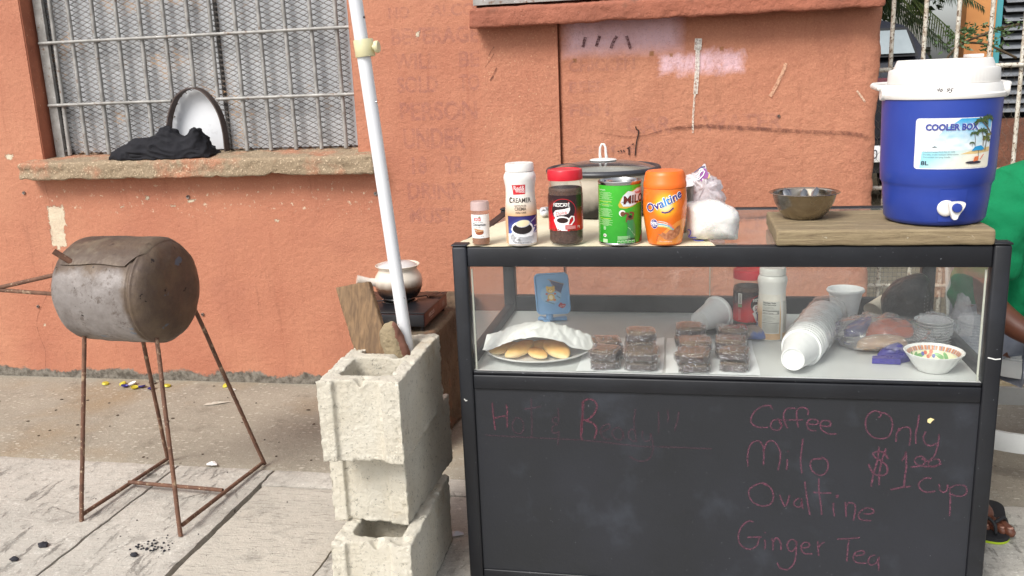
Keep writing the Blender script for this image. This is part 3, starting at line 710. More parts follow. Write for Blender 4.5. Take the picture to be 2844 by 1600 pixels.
chalk([[(0.2967,0.007,0.485),(0.2968,0.007,0.4572),(0.2931,0.007,0.429),(0.2917,0.007,0.4007),(0.2946,0.007,0.3879)],[(0.2998,0.007,0.4851),(0.2972,0.007,0.4546),(0.2946,0.007,0.4213),(0.2938,0.007,0.4059)],[(0.2979,0.007,0.4864),(0.3124,0.007,0.4931),(0.3266,0.007,0.4873),(0.3311,0.007,0.4735),(0.3236,0.007,0.4556),(0.3089,0.007,0.441),(0.2969,0.007,0.4393)],[(0.3041,0.007,0.4383),(0.3208,0.007,0.4326),(0.3289,0.007,0.4201),(0.3274,0.007,0.4047),(0.3236,0.007,0.3929)]], CH_C, .0042)
chalk([[(0.3395,0.007,0.4103),(0.3515,0.007,0.4159),(0.3612,0.007,0.4239),(0.3589,0.007,0.4314),(0.347,0.007,0.4272),(0.3384,0.007,0.4153),(0.3406,0.007,0.4026),(0.3512,0.007,0.3928),(0.3632,0.007,0.3946)],[(0.3919,0.007,0.4124),(0.3826,0.007,0.4234),(0.3706,0.007,0.4192),(0.3657,0.007,0.4088),(0.3727,0.007,0.3963),(0.3846,0.007,0.3916),(0.3906,0.007,0.3995),(0.3919,0.007,0.4124),(0.393,0.007,0.4022),(0.3965,0.007,0.396)],[(0.4215,0.007,0.4135),(0.4133,0.007,0.4208),(0.4049,0.007,0.4129),(0.406,0.007,0.4002),(0.4154,0.007,0.3904),(0.4225,0.007,0.3919)],[(0.4219,0.007,0.4716),(0.4182,0.007,0.4463),(0.4192,0.007,0.421),(0.4229,0.007,0.3894)],[(0.438,0.007,0.418),(0.4367,0.007,0.4014),(0.446,0.007,0.3916),(0.4555,0.007,0.3971),(0.456,0.007,0.4124)],[(0.4567,0.007,0.4124),(0.462,0.007,0.3821),(0.46,0.007,0.3616),(0.4505,0.007,0.3458),(0.4363,0.007,0.34),(0.4197,0.007,0.3431),(0.4055,0.007,0.3527)]], CH_B)
chalk([[(0.4748,0.007,0.4671),(0.4754,0.007,0.4409),(0.4747,0.007,0.4131)],[(0.4952,0.007,0.4716),(0.4975,0.007,0.4567),(0.4963,0.007,0.4416)],[(0.5217,0.007,0.4688),(0.5183,0.007,0.445),(0.5137,0.007,0.4298),(0.5126,0.007,0.4197)]], CH_B)
chalk([[(0.0576,0.007,0.3912),(0.114,0.007,0.3903),(0.1884,0.007,0.3892),(0.2861,0.007,0.388),(0.3582,0.007,0.3841),(0.4295,0.007,0.3782),(0.4998,0.007,0.3792),(0.5969,0.007,0.3788)]], CH_B, .003, 'chalk_underline')
chalk([[(0.7309,0.007,0.4823),(0.7264,0.007,0.4894),(0.7137,0.007,0.4896),(0.6982,0.007,0.4812),(0.6871,0.007,0.4667),(0.684,0.007,0.4508),(0.692,0.007,0.4401),(0.705,0.007,0.4364),(0.7221,0.007,0.4371)],[(0.7457,0.007,0.4578),(0.733,0.007,0.4542),(0.7277,0.007,0.4414),(0.7336,0.007,0.4322),(0.745,0.007,0.4317),(0.7519,0.007,0.4408),(0.7487,0.007,0.4532),(0.7443,0.007,0.4578),(0.7533,0.007,0.4408)],[(0.7954,0.007,0.5324),(0.7954,0.007,0.5321)],[(0.7653,0.007,0.4366),(0.7587,0.007,0.4505),(0.7553,0.007,0.4691),(0.7606,0.007,0.4818),(0.7703,0.007,0.4859),(0.7801,0.007,0.485)],[(0.7486,0.007,0.4564),(0.7641,0.007,0.4563)],[(0.7881,0.007,0.4396),(0.7852,0.007,0.4577),(0.7838,0.007,0.4764),(0.7885,0.007,0.4859),(0.7997,0.007,0.4878),(0.8082,0.007,0.4819),(0.8081,0.007,0.4704)],[(0.7669,0.007,0.457),(0.7979,0.007,0.4582)],[(0.8094,0.007,0.4492),(0.8262,0.007,0.4483),(0.8315,0.007,0.4547),(0.8244,0.007,0.4604),(0.8118,0.007,0.4587),(0.8071,0.007,0.4491),(0.8112,0.007,0.4368),(0.8197,0.007,0.4333),(0.8281,0.007,0.4337)],[(0.8361,0.007,0.4456),(0.8542,0.007,0.4447),(0.8581,0.007,0.4526),(0.8523,0.007,0.4586),(0.8398,0.007,0.4566),(0.836,0.007,0.4471),(0.8407,0.007,0.4348),(0.8549,0.007,0.4266),(0.8716,0.007,0.4273)]], CH_A)
chalk([[(0.6805,0.007,0.3387),(0.6784,0.007,0.358),(0.6808,0.007,0.3838),(0.6886,0.007,0.3986),(0.7,0.007,0.4032),(0.7087,0.007,0.3978),(0.7143,0.007,0.3821),(0.7143,0.007,0.3435)],[(0.7135,0.007,0.3789),(0.7202,0.007,0.3983),(0.7286,0.007,0.405),(0.7402,0.007,0.3992),(0.7499,0.007,0.3805),(0.7513,0.007,0.3613),(0.7472,0.007,0.3322)],[(0.767,0.007,0.3605),(0.7669,0.007,0.346),(0.7664,0.007,0.3338)],[(0.7669,0.007,0.3819),(0.7699,0.007,0.3788)],[(0.7994,0.007,0.4127),(0.7979,0.007,0.3889),(0.7961,0.007,0.357),(0.8005,0.007,0.3277)],[(0.8417,0.007,0.3703),(0.8548,0.007,0.3598),(0.8561,0.007,0.3407),(0.8476,0.007,0.3269),(0.835,0.007,0.3253),(0.8218,0.007,0.3359),(0.8179,0.007,0.3517),(0.8237,0.007,0.3631),(0.8433,0.007,0.3656)]], CH_A)
chalk([[(0.7257,0.007,0.2938),(0.714,0.007,0.2987),(0.6967,0.007,0.2923),(0.6838,0.007,0.2801),(0.6841,0.007,0.2637),(0.6947,0.007,0.2478),(0.7124,0.007,0.2405),(0.7284,0.007,0.2431),(0.7377,0.007,0.2568),(0.7371,0.007,0.2764),(0.7287,0.007,0.2907),(0.7155,0.007,0.2955)],[(0.7524,0.007,0.2707),(0.7586,0.007,0.2547),(0.7647,0.007,0.2426),(0.7702,0.007,0.2521),(0.7748,0.007,0.2713)],[(0.7957,0.007,0.265),(0.786,0.007,0.2563),(0.7863,0.007,0.2465),(0.7965,0.007,0.2421),(0.802,0.007,0.2506),(0.8009,0.007,0.2653),(0.8035,0.007,0.2475),(0.8067,0.007,0.2378)],[(0.8072,0.007,0.3078),(0.811,0.007,0.2805),(0.8164,0.007,0.2482),(0.8215,0.007,0.2239)],[(0.8376,0.007,0.3158),(0.8393,0.007,0.2853),(0.8442,0.007,0.2531),(0.8478,0.007,0.2255)],[(0.8266,0.007,0.2813),(0.8466,0.007,0.2805),(0.8663,0.007,0.2819)],[(0.8724,0.007,0.2579),(0.8725,0.007,0.2417),(0.8761,0.007,0.223)],[(0.8765,0.007,0.2744),(0.8803,0.007,0.2713),(0.8812,0.007,0.2772),(0.8765,0.007,0.2744)],[(0.8977,0.007,0.261),(0.8996,0.007,0.2433),(0.9013,0.007,0.2239)],[(0.8993,0.007,0.2498),(0.9067,0.007,0.2599),(0.9182,0.007,0.2557),(0.9202,0.007,0.2413),(0.9172,0.007,0.215)],[(0.9388,0.007,0.2342),(0.9528,0.007,0.2341),(0.9609,0.007,0.2404),(0.9549,0.007,0.2481),(0.941,0.007,0.2473),(0.9303,0.007,0.237),(0.928,0.007,0.2255),(0.9368,0.007,0.2179),(0.9564,0.007,0.2181)]], CH_A)
chalk([[(0.6952,0.007,0.1973),(0.6854,0.007,0.2001),(0.6723,0.007,0.1899),(0.6623,0.007,0.1691),(0.6627,0.007,0.1455),(0.6735,0.007,0.1309),(0.6899,0.007,0.127),(0.7045,0.007,0.1381),(0.7085,0.007,0.1553),(0.7114,0.007,0.1595)],[(0.6819,0.007,0.1575),(0.7143,0.007,0.1604)],[(0.7218,0.007,0.1545),(0.7236,0.007,0.1428),(0.7224,0.007,0.1292)],[(0.7214,0.007,0.1729),(0.7235,0.007,0.1714)],[(0.7379,0.007,0.1589),(0.7412,0.007,0.144),(0.7411,0.007,0.1271)],[(0.7398,0.007,0.1439),(0.7467,0.007,0.1595),(0.7541,0.007,0.1566),(0.7588,0.007,0.1452),(0.7593,0.007,0.1291)],[(0.7921,0.007,0.1541),(0.7818,0.007,0.1585),(0.7734,0.007,0.1462),(0.7768,0.007,0.1313),(0.7856,0.007,0.1285),(0.7934,0.007,0.1408),(0.7936,0.007,0.1542),(0.7938,0.007,0.1274),(0.7909,0.007,0.1002),(0.7811,0.007,0.0842),(0.7695,0.007,0.079),(0.7576,0.007,0.0842),(0.752,0.007,0.0957)],[(0.8042,0.007,0.1382),(0.8201,0.007,0.141),(0.8227,0.007,0.1495),(0.8139,0.007,0.1539),(0.8049,0.007,0.145),(0.8059,0.007,0.1316),(0.8149,0.007,0.1238),(0.8308,0.007,0.125)],[(0.8411,0.007,0.1591),(0.8428,0.007,0.1375),(0.8446,0.007,0.1209)],[(0.8427,0.007,0.1392),(0.8486,0.007,0.1513),(0.8565,0.007,0.1568)]], CH_A)
chalk([[(0.8839,0.007,0.1662),(0.908,0.007,0.1692),(0.9333,0.007,0.1735)],[(0.9103,0.007,0.167),(0.9084,0.007,0.1454),(0.9077,0.007,0.1103)],[(0.9255,0.007,0.1266),(0.941,0.007,0.1294),(0.9449,0.007,0.1373),(0.9363,0.007,0.14),(0.9252,0.007,0.1333),(0.9216,0.007,0.1197),(0.9306,0.007,0.1087),(0.9519,0.007,0.1092)],[(0.9692,0.007,0.1314),(0.9582,0.007,0.1256),(0.9546,0.007,0.1121),(0.962,0.007,0.1053),(0.973,0.007,0.1117),(0.9773,0.007,0.127),(0.9773,0.007,0.1104),(0.9791,0.007,0.0932)]], CH_A)
chalk([[(0.9637,0.007,0.4811),(0.9513,0.007,0.4853),(0.9381,0.007,0.4771),(0.9321,0.007,0.46),(0.9359,0.007,0.4385),(0.9489,0.007,0.4235),(0.9655,0.007,0.4196),(0.9816,0.007,0.4249),(0.9887,0.007,0.4437),(0.987,0.007,0.4651),(0.976,0.007,0.4785),(0.9623,0.007,0.4811),(0.964,0.007,0.475),(0.9589,0.007,0.4687)],[(1.0034,0.007,0.4473),(0.9988,0.007,0.4318),(0.999,0.007,0.4138)],[(1.0012,0.007,0.438),(1.0101,0.007,0.4476),(1.0235,0.007,0.4481),(1.0283,0.007,0.436),(1.0274,0.007,0.4058)],[(1.0431,0.007,0.4793),(1.0414,0.007,0.4549),(1.0384,0.007,0.4333),(1.0406,0.007,0.4103)],[(1.0589,0.007,0.4403),(1.055,0.007,0.4248),(1.0607,0.007,0.4112),(1.0717,0.007,0.407),(1.0833,0.007,0.4137)],[(1.0872,0.007,0.4353),(1.0861,0.007,0.4107),(1.0811,0.007,0.3859),(1.0737,0.007,0.3747),(1.066,0.007,0.3697),(1.0548,0.007,0.3754)]], CH_A)
chalk([[(0.9844,0.007,0.3721),(0.9755,0.007,0.3858),(0.9617,0.007,0.3883),(0.9523,0.007,0.3832),(0.9569,0.007,0.374),(0.9711,0.007,0.3652),(0.9827,0.007,0.3532),(0.9835,0.007,0.3375),(0.9729,0.007,0.3306),(0.9562,0.007,0.3345),(0.9456,0.007,0.3514),(0.944,0.007,0.3576)],[(0.9638,0.007,0.3999),(0.9615,0.007,0.3648),(0.9549,0.007,0.3329),(0.9522,0.007,0.3026)],[(0.9785,0.007,0.3968),(0.9711,0.007,0.3652),(0.9676,0.007,0.3367),(0.9686,0.007,0.3066)],[(1.0132,0.007,0.3687),(1.0194,0.007,0.3799),(1.0209,0.007,0.3909)],[(1.0209,0.007,0.3909),(1.0235,0.007,0.3552),(1.0223,0.007,0.33),(1.021,0.007,0.3053)],[(0.994,0.007,0.2968),(1.0129,0.007,0.3026),(1.0358,0.007,0.3079)]], CH_A, .0040)
chalk([[(1.0545,0.007,0.3815),(1.0439,0.007,0.378),(1.0404,0.007,0.3685),(1.0477,0.007,0.3594),(1.0584,0.007,0.3615),(1.0631,0.007,0.3726),(1.0545,0.007,0.3815)],[(1.0765,0.007,0.3732),(1.0688,0.007,0.3667),(1.0721,0.007,0.3581),(1.0842,0.007,0.3581),(1.093,0.007,0.3663),(1.0898,0.007,0.3754),(1.0791,0.007,0.3749)],[(1.0331,0.007,0.3541),(1.0532,0.007,0.3572),(1.0775,0.007,0.3577),(1.0971,0.007,0.3649)]], CH_A)
chalk([[(1.078,0.007,0.3281),(1.0685,0.007,0.3298),(1.0567,0.007,0.3223),(1.052,0.007,0.311),(1.0595,0.007,0.2988),(1.0734,0.007,0.2948),(1.088,0.007,0.2987)],[(1.095,0.007,0.3164),(1.0972,0.007,0.3024),(1.1057,0.007,0.2965),(1.112,0.007,0.3032),(1.1125,0.007,0.3158)],[(1.1169,0.007,0.3097),(1.1204,0.007,0.2784),(1.1217,0.007,0.2388)],[(1.1178,0.007,0.3082),(1.1313,0.007,0.3152),(1.1474,0.007,0.3145),(1.1536,0.007,0.3023),(1.1477,0.007,0.291),(1.1331,0.007,0.2886),(1.1221,0.007,0.2927)]], CH_A)
lb = Lab(lambda x, y, h: (x, .0068-h, y), cell=0)
lb.poly([(p[0], p[2]) for p in [[(1.061,0.007,0.4694),(1.0669,0.007,0.4729),(1.0751,0.007,0.4696),(1.0706,0.007,0.4651),(1.067,0.007,0.4595),(1.061,0.007,0.4624)]][0]], S(222, 205, 150)); lb.build('chipped_spot', PRINT, case)

# ================================================================== THINGS ON THE COUNTER
Z0 = .8625
M_CLOTH = mat('cream_shelf_liner', S(222, 214, 188), S(208, 198, 170), 6, rough=.75, bump=[(220, .5, .002)], spots=[(20, .64, .8, S(196, 182, 150))])
mb = MB()
def clf(u, v):
    xl = lerp(.008, .075, v); xr = lerp(.60, .47, v); x = lerp(xl, xr, u); y = lerp(.004, .555, v)
    ed = min(u, v, 1-u)
    z = .8606+.0016*max(0, N3((x, y, 0), 12)) + (.0022 if ed < .001 else 0)*abs(N3((x, y, 0), 25))
    if v < .03 and u > .3: z = .8606
    if u < .06: z += (1-u/.06)*.006*max(0, N3((0, y, 2), 9)+.3)
    if v > .93: z += (v-.93)/.07*.006*max(0, N3((x, 2, 0), 9)+.4)
    if v < .03: y -= .004*abs(N3((x, 0, 0), 14))
    return (x, y, z)
mb.grid(clf, 60, 50); o = mb.build('shelf_liner', M_CLOTH, None, 40)
tag(o, 'cream textured shelf liner spread on the left half of the glass counter', 'counter cloth')

M_WHITE_PL = mat('white_plastic', S(228, 226, 222), S(220, 217, 212), 10, rough=.35, bump=[(70, .06, .002)])
M_JAR = glassy('jar_glass', tint=(.96, .97, .96), haze=.02, rough=.04, wr=.15, wscale=25)
M_COFFEE = mat('coffee_granules', S(66, 42, 32), S(88, 58, 44), 160, rough=.9, bump=[(260, 1.0, .003)])
M_RED_PL = mat('red_plastic', S(206, 30, 48), S(190, 24, 40), 12, rough=.35)
M_SILVER = mat('steel', S(190, 190, 190), S(170, 168, 165), 20, rough=.22, metal=1.0, bump=[(30, .05, .002)])
def facing(x, y): return math.atan2(-1.98-y, .54-x)

# --- cinnamon
cx, cy, r = .066, .0255, .0213
t = thing('spice_bottle', (cx, cy, Z0), 'small clear spice bottle of cinnamon powder with a white label at the counter corner', 'spice bottle')
P = [(.0, 0), (.019, 0), (.0213, .003), (.0213, .012), (.0205, .016), (.0205, .074), (.019, .078), (.019, .081)]
mb = MB(); mb.lathe(P, (cx, cy, Z0), 40); mb.build('bottle', glassy('spice_plastic', tint=(.93, .92, .9), haze=.05, rough=.08), t, 50)
mb = MB(); mb.lathe([(0, .002), (.0185, .002), (.0198, .005), (.0195, .066), (0, .070)], (cx, cy, Z0), 32); mb.build('cinnamon_powder', mat('cinnamon_powder', S(164, 112, 80), S(146, 96, 66), 30, rough=.95, bump=[(200, .5, .002)]), t, 50)
mb = MB(); mb.lathe([(.0190, .081), (.0222, .081), (.0222, .084), (.0217, .085), (.0217, .097), (.020, .101), (0, .102)], (cx, cy, Z0), 40, warp=lambda w, z: 1+.006*math.sin(w*40) if z < .098 else 1)
mb.build('cap', mat('frosted_cap', S(196, 172, 168), S(182, 158, 154), 30, rough=.3, alpha=(20, .2, .8, .75, .9)), t, 40)
L = Lab(on_lathe(cx, cy, [(.0206, 0), (.0206, .1)], Z0, facing(cx, cy)-.1)); X = lambda p: .0206*math.asin(max(-.99, min(.99, (p-285)/135))); Y = lambda p: (1375-p)/1375*0+(1375-p)*.102/665
L.rect(-.030, Y(1262), .030, Y(905), S(236, 234, 232), 1)
L.rrect(X(205), Y(1000), X(302), Y(950), .001, S(196, 34, 44), 2); L.text('BADIA', X(254), Y(990), .0052, S(240, 240, 240), 3, width=.012, bold=.02)
L.ell(X(285), Y(938), .0026, .0012, S(60, 120, 70), 2); L.text('Canela en Polvo', X(262), Y(1027), .0024, S(40, 40, 44), 3, width=.0225); L.text('Cinnamon', X(270), Y(1074), .0062, S(20, 22, 30), 3, width=.032, bold=.015); L.text('Powder', X(262), Y(1106), .0026, S(40, 40, 44), 3, width=.011)
L.ell(X(275), Y(1175), .0098, .0056, S(150, 84, 52), 2); L.line([(X(200), Y(1120)), (X(335), Y(1150))], .0032, S(190, 138, 96), 3); L.line([(X(205), Y(1150)), (X(330), Y(1165))], .0028, S(120, 66, 40), 3); L.line([(X(215), Y(1165)), (X(335), Y(1148))], .002, S(206, 160, 118), 4)
L.text('Net Wt. 2 oz (56.7 g)', X(270), Y(1240), .0018, S(40, 40, 44), 3, width=.021)
L.build('label', PRINT, t)

# --- creamer bottle
def creamer(cx, cy, z0, phi, label):
    t = thing('creamer_bottle', (cx, cy, z0), label, 'creamer bottle')
    P = [(0, 0), (.033, 0), (.0356, .003), (.0360, .03), (.0364, .07), (.0352, .092), (.0334, .110), (.0331, .122), (.0338, .134), (.0362, .148), (.0371, .154), (.0362, .160), (.0332, .166), (.0315, .168)]
    mb = MB(); mb.lathe(P, (cx, cy, z0), 56); mb.build('bottle', M_WHITE_PL, t, 60)
    mb = MB(); mb.lathe([(.030, .1685), (.0326, .1690), (.0328, .171), (.0326, .184), (.031, .187), (.012, .1872), (.010, .1862), (0, .1862)], (cx, cy, z0), 56); mb.build('cap', M_WHITE_PL, t, 40)
    L = Lab(on_lathe(cx, cy, P, z0, phi), cell=.004); k = .187/1225
    X = lambda p: .036*math.asin(max(-.97, min(.97, (p-850)/222))); Y = lambda p: (1385-p)*k
    def bg(x, y):
        t_ = max(0, min(1, (y-.072)/.035)); a = S(206, 168, 128); b = S(232, 226, 216)
        return tuple(lerp(a[i], b[i], t_) for i in range(3))
    L.rect(-.113, .004, .113, .122, bg, 1)
    # photo panel on the front: blue fading down, saucer, cup, spoon
    bl = lambda x, y: tuple(lerp(S(92, 120, 196)[i], S(44, 40, 108)[i], max(0, min(1, (y-.035)/.035+abs(x)*14))) for i in range(3))
    L.rect(X(668), .006, X(1062), Y(928), S(58, 46, 52), 2); L.rect(X(672), .006, X(1060), Y(934), bl, 3)
    L.rect(X(668), .005, X(1064), Y(1195), S(226, 226, 228), 4); L.ell(X(870), Y(1245), .034, .0165, S(232, 232, 234), 4)
    L.ell(X(872), Y(1110), .0265, .0165, S(236, 236, 238), 5); L.ell(X(870), Y(1118), .0235, .0125, S(36, 28, 30), 6)
    L.poly([(X(705), Y(1115)), (X(1038), Y(1115)), (X(1000), Y(1240)), (X(760), Y(1240))], S(238, 238, 240), 5); L.ell(X(870), Y(1120), .0232, .0120, S(34, 26, 28), 7)
    L.line([(X(1030), Y(1090)), (X(1075), Y(1085)), (X(1078), Y(1150)), (X(1030), Y(1185))], .003, S(224, 226, 232), 6)
    L.line([(X(985), Y(1020)), (X(1040), Y(970)), (X(1085), Y(930))], .002, S(170, 176, 200), 7)
    L.ell(X(880), Y(1040), .0165, .0085, S(196, 196, 206), 8, .1); L.ell(X(878), Y(1036), .0145, .0075, S(228, 216, 178), 9, .1)
    L.text('NET WT./PESO NETO 11 OZ (312g)', X(875), Y(1340), .0028, S(70, 66, 66), 6, width=.040)
    # brand square and words
    L.poly([(X(735), Y(465)), (X(932), Y(462)), (X(932), Y(603)), (X(748), Y(612))], S(196, 36, 48), 2)
    L.text('Red&', X(838), Y(540), .0098, S(242, 238, 236), 3, width=.0275); L.text('White', X(852), Y(582), .0085, S(242, 238, 236), 3, width=.0235)
    L.text('CREAMER', X(850), Y(728), .0105, S(52, 44, 40), 3, width=.056, bold=.012); L.text('C', X(704), Y(732), .0130, S(52, 44, 40), 3, width=.0095, bold=.012)
    L.text('SUSTITUTO DE', X(850), Y(788), .0038, S(58, 46, 40), 3, width=.028, bold=.01); L.text('CREMA', X(850), Y(845), .0074, S(58, 46, 40), 3, width=.028, bold=.012); L.text('PARA CAFÉ', X(855), Y(890), .0038, S(58, 46, 40), 3, width=.025, bold=.01)
    # nutrition panel at the back
    c0 = .113
    for sx in (-1, 1): pass
    L.rect(.062, .020, .109, .104, S(206, 204, 196), 2)
    L.text('Nutrition Facts', .064, .0985, .0042, S(40, 40, 40), 3, 'l', width=.034, bold=.03); L.text('Datos Nutricionales', .064, .0935, .0035, S(40, 40, 40), 3, 'l', width=.035, bold=.02)
    for k_, yy in enumerate((.0895, .0865, .0832)): L.rect(.064, yy-.0008, .064+[.028, .030, .036][k_], yy, S(120, 118, 114), 3)
    L.rect(.0635, .0790, .1075, .0806, S(30, 30, 30), 3); L.text('Calories/Calorías', .064, .0728, .0036, S(40, 40, 40), 3, 'l', width=.028, bold=.01); L.text('10', .107, .0728, .0050, S(30, 30, 30), 3, 'r', width=.007, bold=.03)
    L.rect(.0635, .0712, .1075, .0718, S(30, 30, 30), 3)
    for k_ in range(5): L.rect(.064, .0665-k_*.0034, .064+.022+.016*((k_*7) % 3)/3, .0673-k_*.0034, S(110, 108, 104), 3); L.rect(.0635, .0651-k_*.0034, .1075, .0653-k_*.0034, S(130, 128, 124), 3)
    L.rect(.0635, .0478, .1075, .0490, S(30, 30, 30), 3)
    for k_ in range(12): L.rect(.064, .0448-k_*.0020, .1065-.004*((k_*5) % 4)/4, .0456-k_*.0020, S(140, 138, 132), 3)
    L.rect(-.113, .020, -.094, .104, S(206, 204, 196), 2)
    for k_ in range(32): L.rect(-.111, .101-k_*.0025, -.096-.004*((k_*3) % 4)/4, .1018-k_*.0025, S(140, 138, 132), 3)
    L.build('label', PRINT, t); return t
creamer(.162, .030, Z0, facing(.162, .03)-.03, 'white creamer bottle standing on the counter beside the spice bottle')

# --- instant coffee jar
def coffee_jar(cx, cy, z0, phi, label, fill=.129):
    t = thing('coffee_jar', (cx, cy, z0), label, 'coffee jar')
    P = [(0, 0), (.034, 0), (.0385, .006), (.0394, .014), (.0394, .122), (.0385, .130), (.0362, .139), (.0345, .144), (.0345, .147)]
    mb = MB(); mb.lathe(P, (cx, cy, z0), 56); mb.build('jar', M_JAR, t, 60)
    Q = [(0, .003), (.0335, .003), (.0372, .007), (.0380, .014), (.0380, fill-.003), (.036, fill), (.02, fill-.001), (0, fill-.002)]
    mb = MB(); mb.lathe(Q, (cx, cy, z0), 64, warp=lambda w, z: 1+(.012*math.sin(w*9)+.008*math.sin(w*23)) if z > fill-.004 else 1); mb.build('coffee', M_COFFEE, t, 60)
    mb = MB(); mb.lathe([(.0345, .1465), (.0396, .1465), (.0400, .149), (.0400, .166), (.0385, .1695), (.034, .1703), (.033, .1690), (0, .1690)], (cx, cy, z0), 72, warp=lambda w, z: 1+.004*math.sin(w*60) if .148 < z < .167 else 1); mb.build('lid', M_RED_PL, t, 40)
    L = Lab(on_lathe(cx, cy, [(.0396, 0), (.0396, .2)], z0, phi), cell=.005); k = .1703/1135
    X = lambda p: .0396*math.asin(max(-.97, min(.97, (p-1510)/248))); Y = lambda p: (1383-p)*k
    def bg(x, y):
        d = (y-.055)/.042 + .22*math.sin(x*60); t_ = max(0, min(1, d)); a, b = S(202, 28, 34), S(44, 24, 28)
        return tuple(lerp(a[i], b[i], t_) for i in range(3))
    L.rect(-.122, .034, .122, .1145, bg, 1)
    L.ell(X(1475), Y(840), .0300, .0262, S(186, 34, 42), 2); L.ell(X(1475), Y(840), .0284, .0248, S(42, 26, 32), 3)
    L.text('NESCAFÉ', X(1452), Y(785), .0076, S(240, 238, 236), 5, width=.0380, bold=.012); L.rect(X(1360), Y(738), X(1530), Y(732), S(232, 230, 228), 5); L.line([(X(1545), Y(735)), (X(1560), Y(715))], .0015, S(200, 40, 40), 5)
    L.poly([(X(1345), Y(890)), (X(1370), Y(845)), (X(1430), Y(830)), (X(1500), Y(820)), (X(1575), Y(795)), (X(1575), Y(840)), (X(1550), Y(890)), (X(1490), Y(910)), (X(1420), Y(915)), (X(1385), Y(930)), (X(1378), Y(970)), (X(1352), Y(930))], S(238, 232, 230), 4)
    L.text('Dolca', X(1450), Y(905), .0080, S(196, 40, 56), 5, width=.026, bold=.005, rot=.16, shear=.2)
    L.poly([(X(1345), Y(985)), (X(1568), Y(985)), (X(1530), Y(1150)), (X(1400), Y(1150))], S(236, 232, 230), 4)
    L.ell(X(1456), Y(990), .0178, .0090, S(240, 236, 234), 5); L.ell(X(1466), Y(992), .0130, .0062, S(46, 24, 22), 6)
    L.line([(X(1560), Y(975)), (X(1590), Y(935)), (X(1622), Y(940)), (X(1625), Y(1000)), (X(1585), Y(1060)), (X(1548), Y(1072))], .0032, S(240, 236, 234), 5)
    for q in range(26):
        xx = X(1300)+(X(1440)-X(1300))*random.random() if q % 2 else X(1560)+(X(1640)-X(1560))*random.random()
        L.ell(xx, .0352+.004*random.random(), .0016, .0011, [S(140, 66, 40), S(96, 40, 26)][q % 3 == 0], 6, q, 7)
    L.rect(X(1505), Y(1132), X(1710), Y(1065), S(206, 60, 60), 6); L.rect(X(1507), Y(1129), X(1708), Y(1068), S(190, 26, 34), 7); L.text('170g', X(1680), Y(1110), .0045, S(238, 228, 226), 8, width=.0085)
    for q in range(4): L.rect(X(1515), Y(1085+q*12), X(1640), Y(1080+q*12), S(226, 190, 186), 8)
    # side of the label: bar lines and a green strip
    L.rect(-.067, .083, -.056, .111, S(220, 216, 212), 3)
    for q in range(14): L.rect(-.0655, .0845+q*.0018, -.0575, .0845+q*.0018+.0009, S(40, 34, 34), 4)
    L.rect(-.067, .074, -.056, .0815, S(110, 140, 100), 3)
    for q in range(10): L.rect(-.066, .040+q*.003, -.058, .0408+q*.003, S(220, 150, 150), 3)
    L.build('label', PRINT_GLOSS, t); return t
coffee_jar(.265, .0375, Z0, facing(.265, .0375)-.02, 'glass jar of instant coffee with red lid standing on the counter')

# --- green malt drink tin
cx, cy, r = .388, .048, .0487
t = thing('milk_powder_tin', (cx, cy, Z0), 'open green chocolate drink tin with bare metal rim and a basketball player', 'tin')
P = [(0, .001), (.0475, .001), (.0488, .0002), (.0494, .0015), (.0494, .0035), (.0483, .0045), (.0483, .045), (.0480, .047), (.0483, .049), (.0480, .051), (.0483, .053), (.0483, .088), (.0480, .090), (.0483, .092), (.0480, .094), (.0483, .096), (.0483, .1365), (.0492, .1380), (.0496, .1400), (.0492, .1420), (.0482, .1422), (.0472, .1405), (.0465, .134), (.0435, .1330), (.0425, .126), (.020, .1255), (0, .1255)]
mb = MB(); mb.lathe(P, (cx, cy, Z0), 64); mb.build('can', M_SILVER, t, 50)
PL = [(.0486, .005), (.0486, .136)]
L = Lab(on_lathe(cx, cy, PL, Z0, facing(cx, cy)), cell=.005); k = .1422/985
X = lambda p: .0486*math.asin(max(-.985, min(.985, (p-425)/305))); Y = lambda p: (1375-p)*k
GR = S(52, 158, 46)
L.rect(-.150, .005, .150, .1345, lambda x, y: tuple(lerp(S(40, 140, 40)[i], S(66, 176, 50)[i], max(0, min(1, y/.13))) for i in range(3)), 1)
L.poly([(X(400), Y(745)), (X(440), Y(640)), (X(520), Y(540)), (X(600), Y(530)), (X(660), Y(490)), (X(722), Y(480)), (X(725), Y(720)), (X(660), Y(730)), (X(600), Y(775)), (X(500), Y(800)), (X(420), Y(785))], S(196, 164, 60), 2)
L.poly([(X(432), Y(700)), (X(470), Y(600)), (X(540), Y(530)), (X(600), Y(545)), (X(660), Y(500)), (X(724), Y(490)), (X(725), Y(700)), (X(670), Y(700)), (X(640), Y(740)), (X(560), Y(770)), (X(470), Y(765))], S(214, 220, 224), 3)
L.text('MILO', X(466), Y(728), .0172, S(94, 36, 26), 5, 'l', width=.060, bold=.03, rot=.06, shear=.1)
L.text('Nestlé', X(628), Y(580), .0058, S(196, 40, 40), 5, 'l', width=.022, bold=.02, rot=.06)
L.text('INGREDIENTS:', X(148), Y(523), .0026, S(214, 236, 200), 3, 'l', width=.021, bold=.02)
for q in range(44):
    yy = 545+q*12
    if 660 < yy < 675 or 705 < yy < 725 or 770 < yy < 790 or 925 < yy < 945: continue
    w_ = 60+26*math.sin(q*2.3); c_ = S(206, 220, 60) if yy in (689, 737, 953) else S(168, 210, 150)
    L.rect(X(225-w_), Y(yy+5), X(225+w_*1.15), Y(yy), c_, 3)
L.ell(X(212), Y(1105), .0036, .0042, S(190, 222, 180), 3); L.ell(X(212), Y(1105), .0026, .0031, GR, 4); L.ell(X(212), Y(1105), .0014, .0017, S(190, 222, 180), 5)
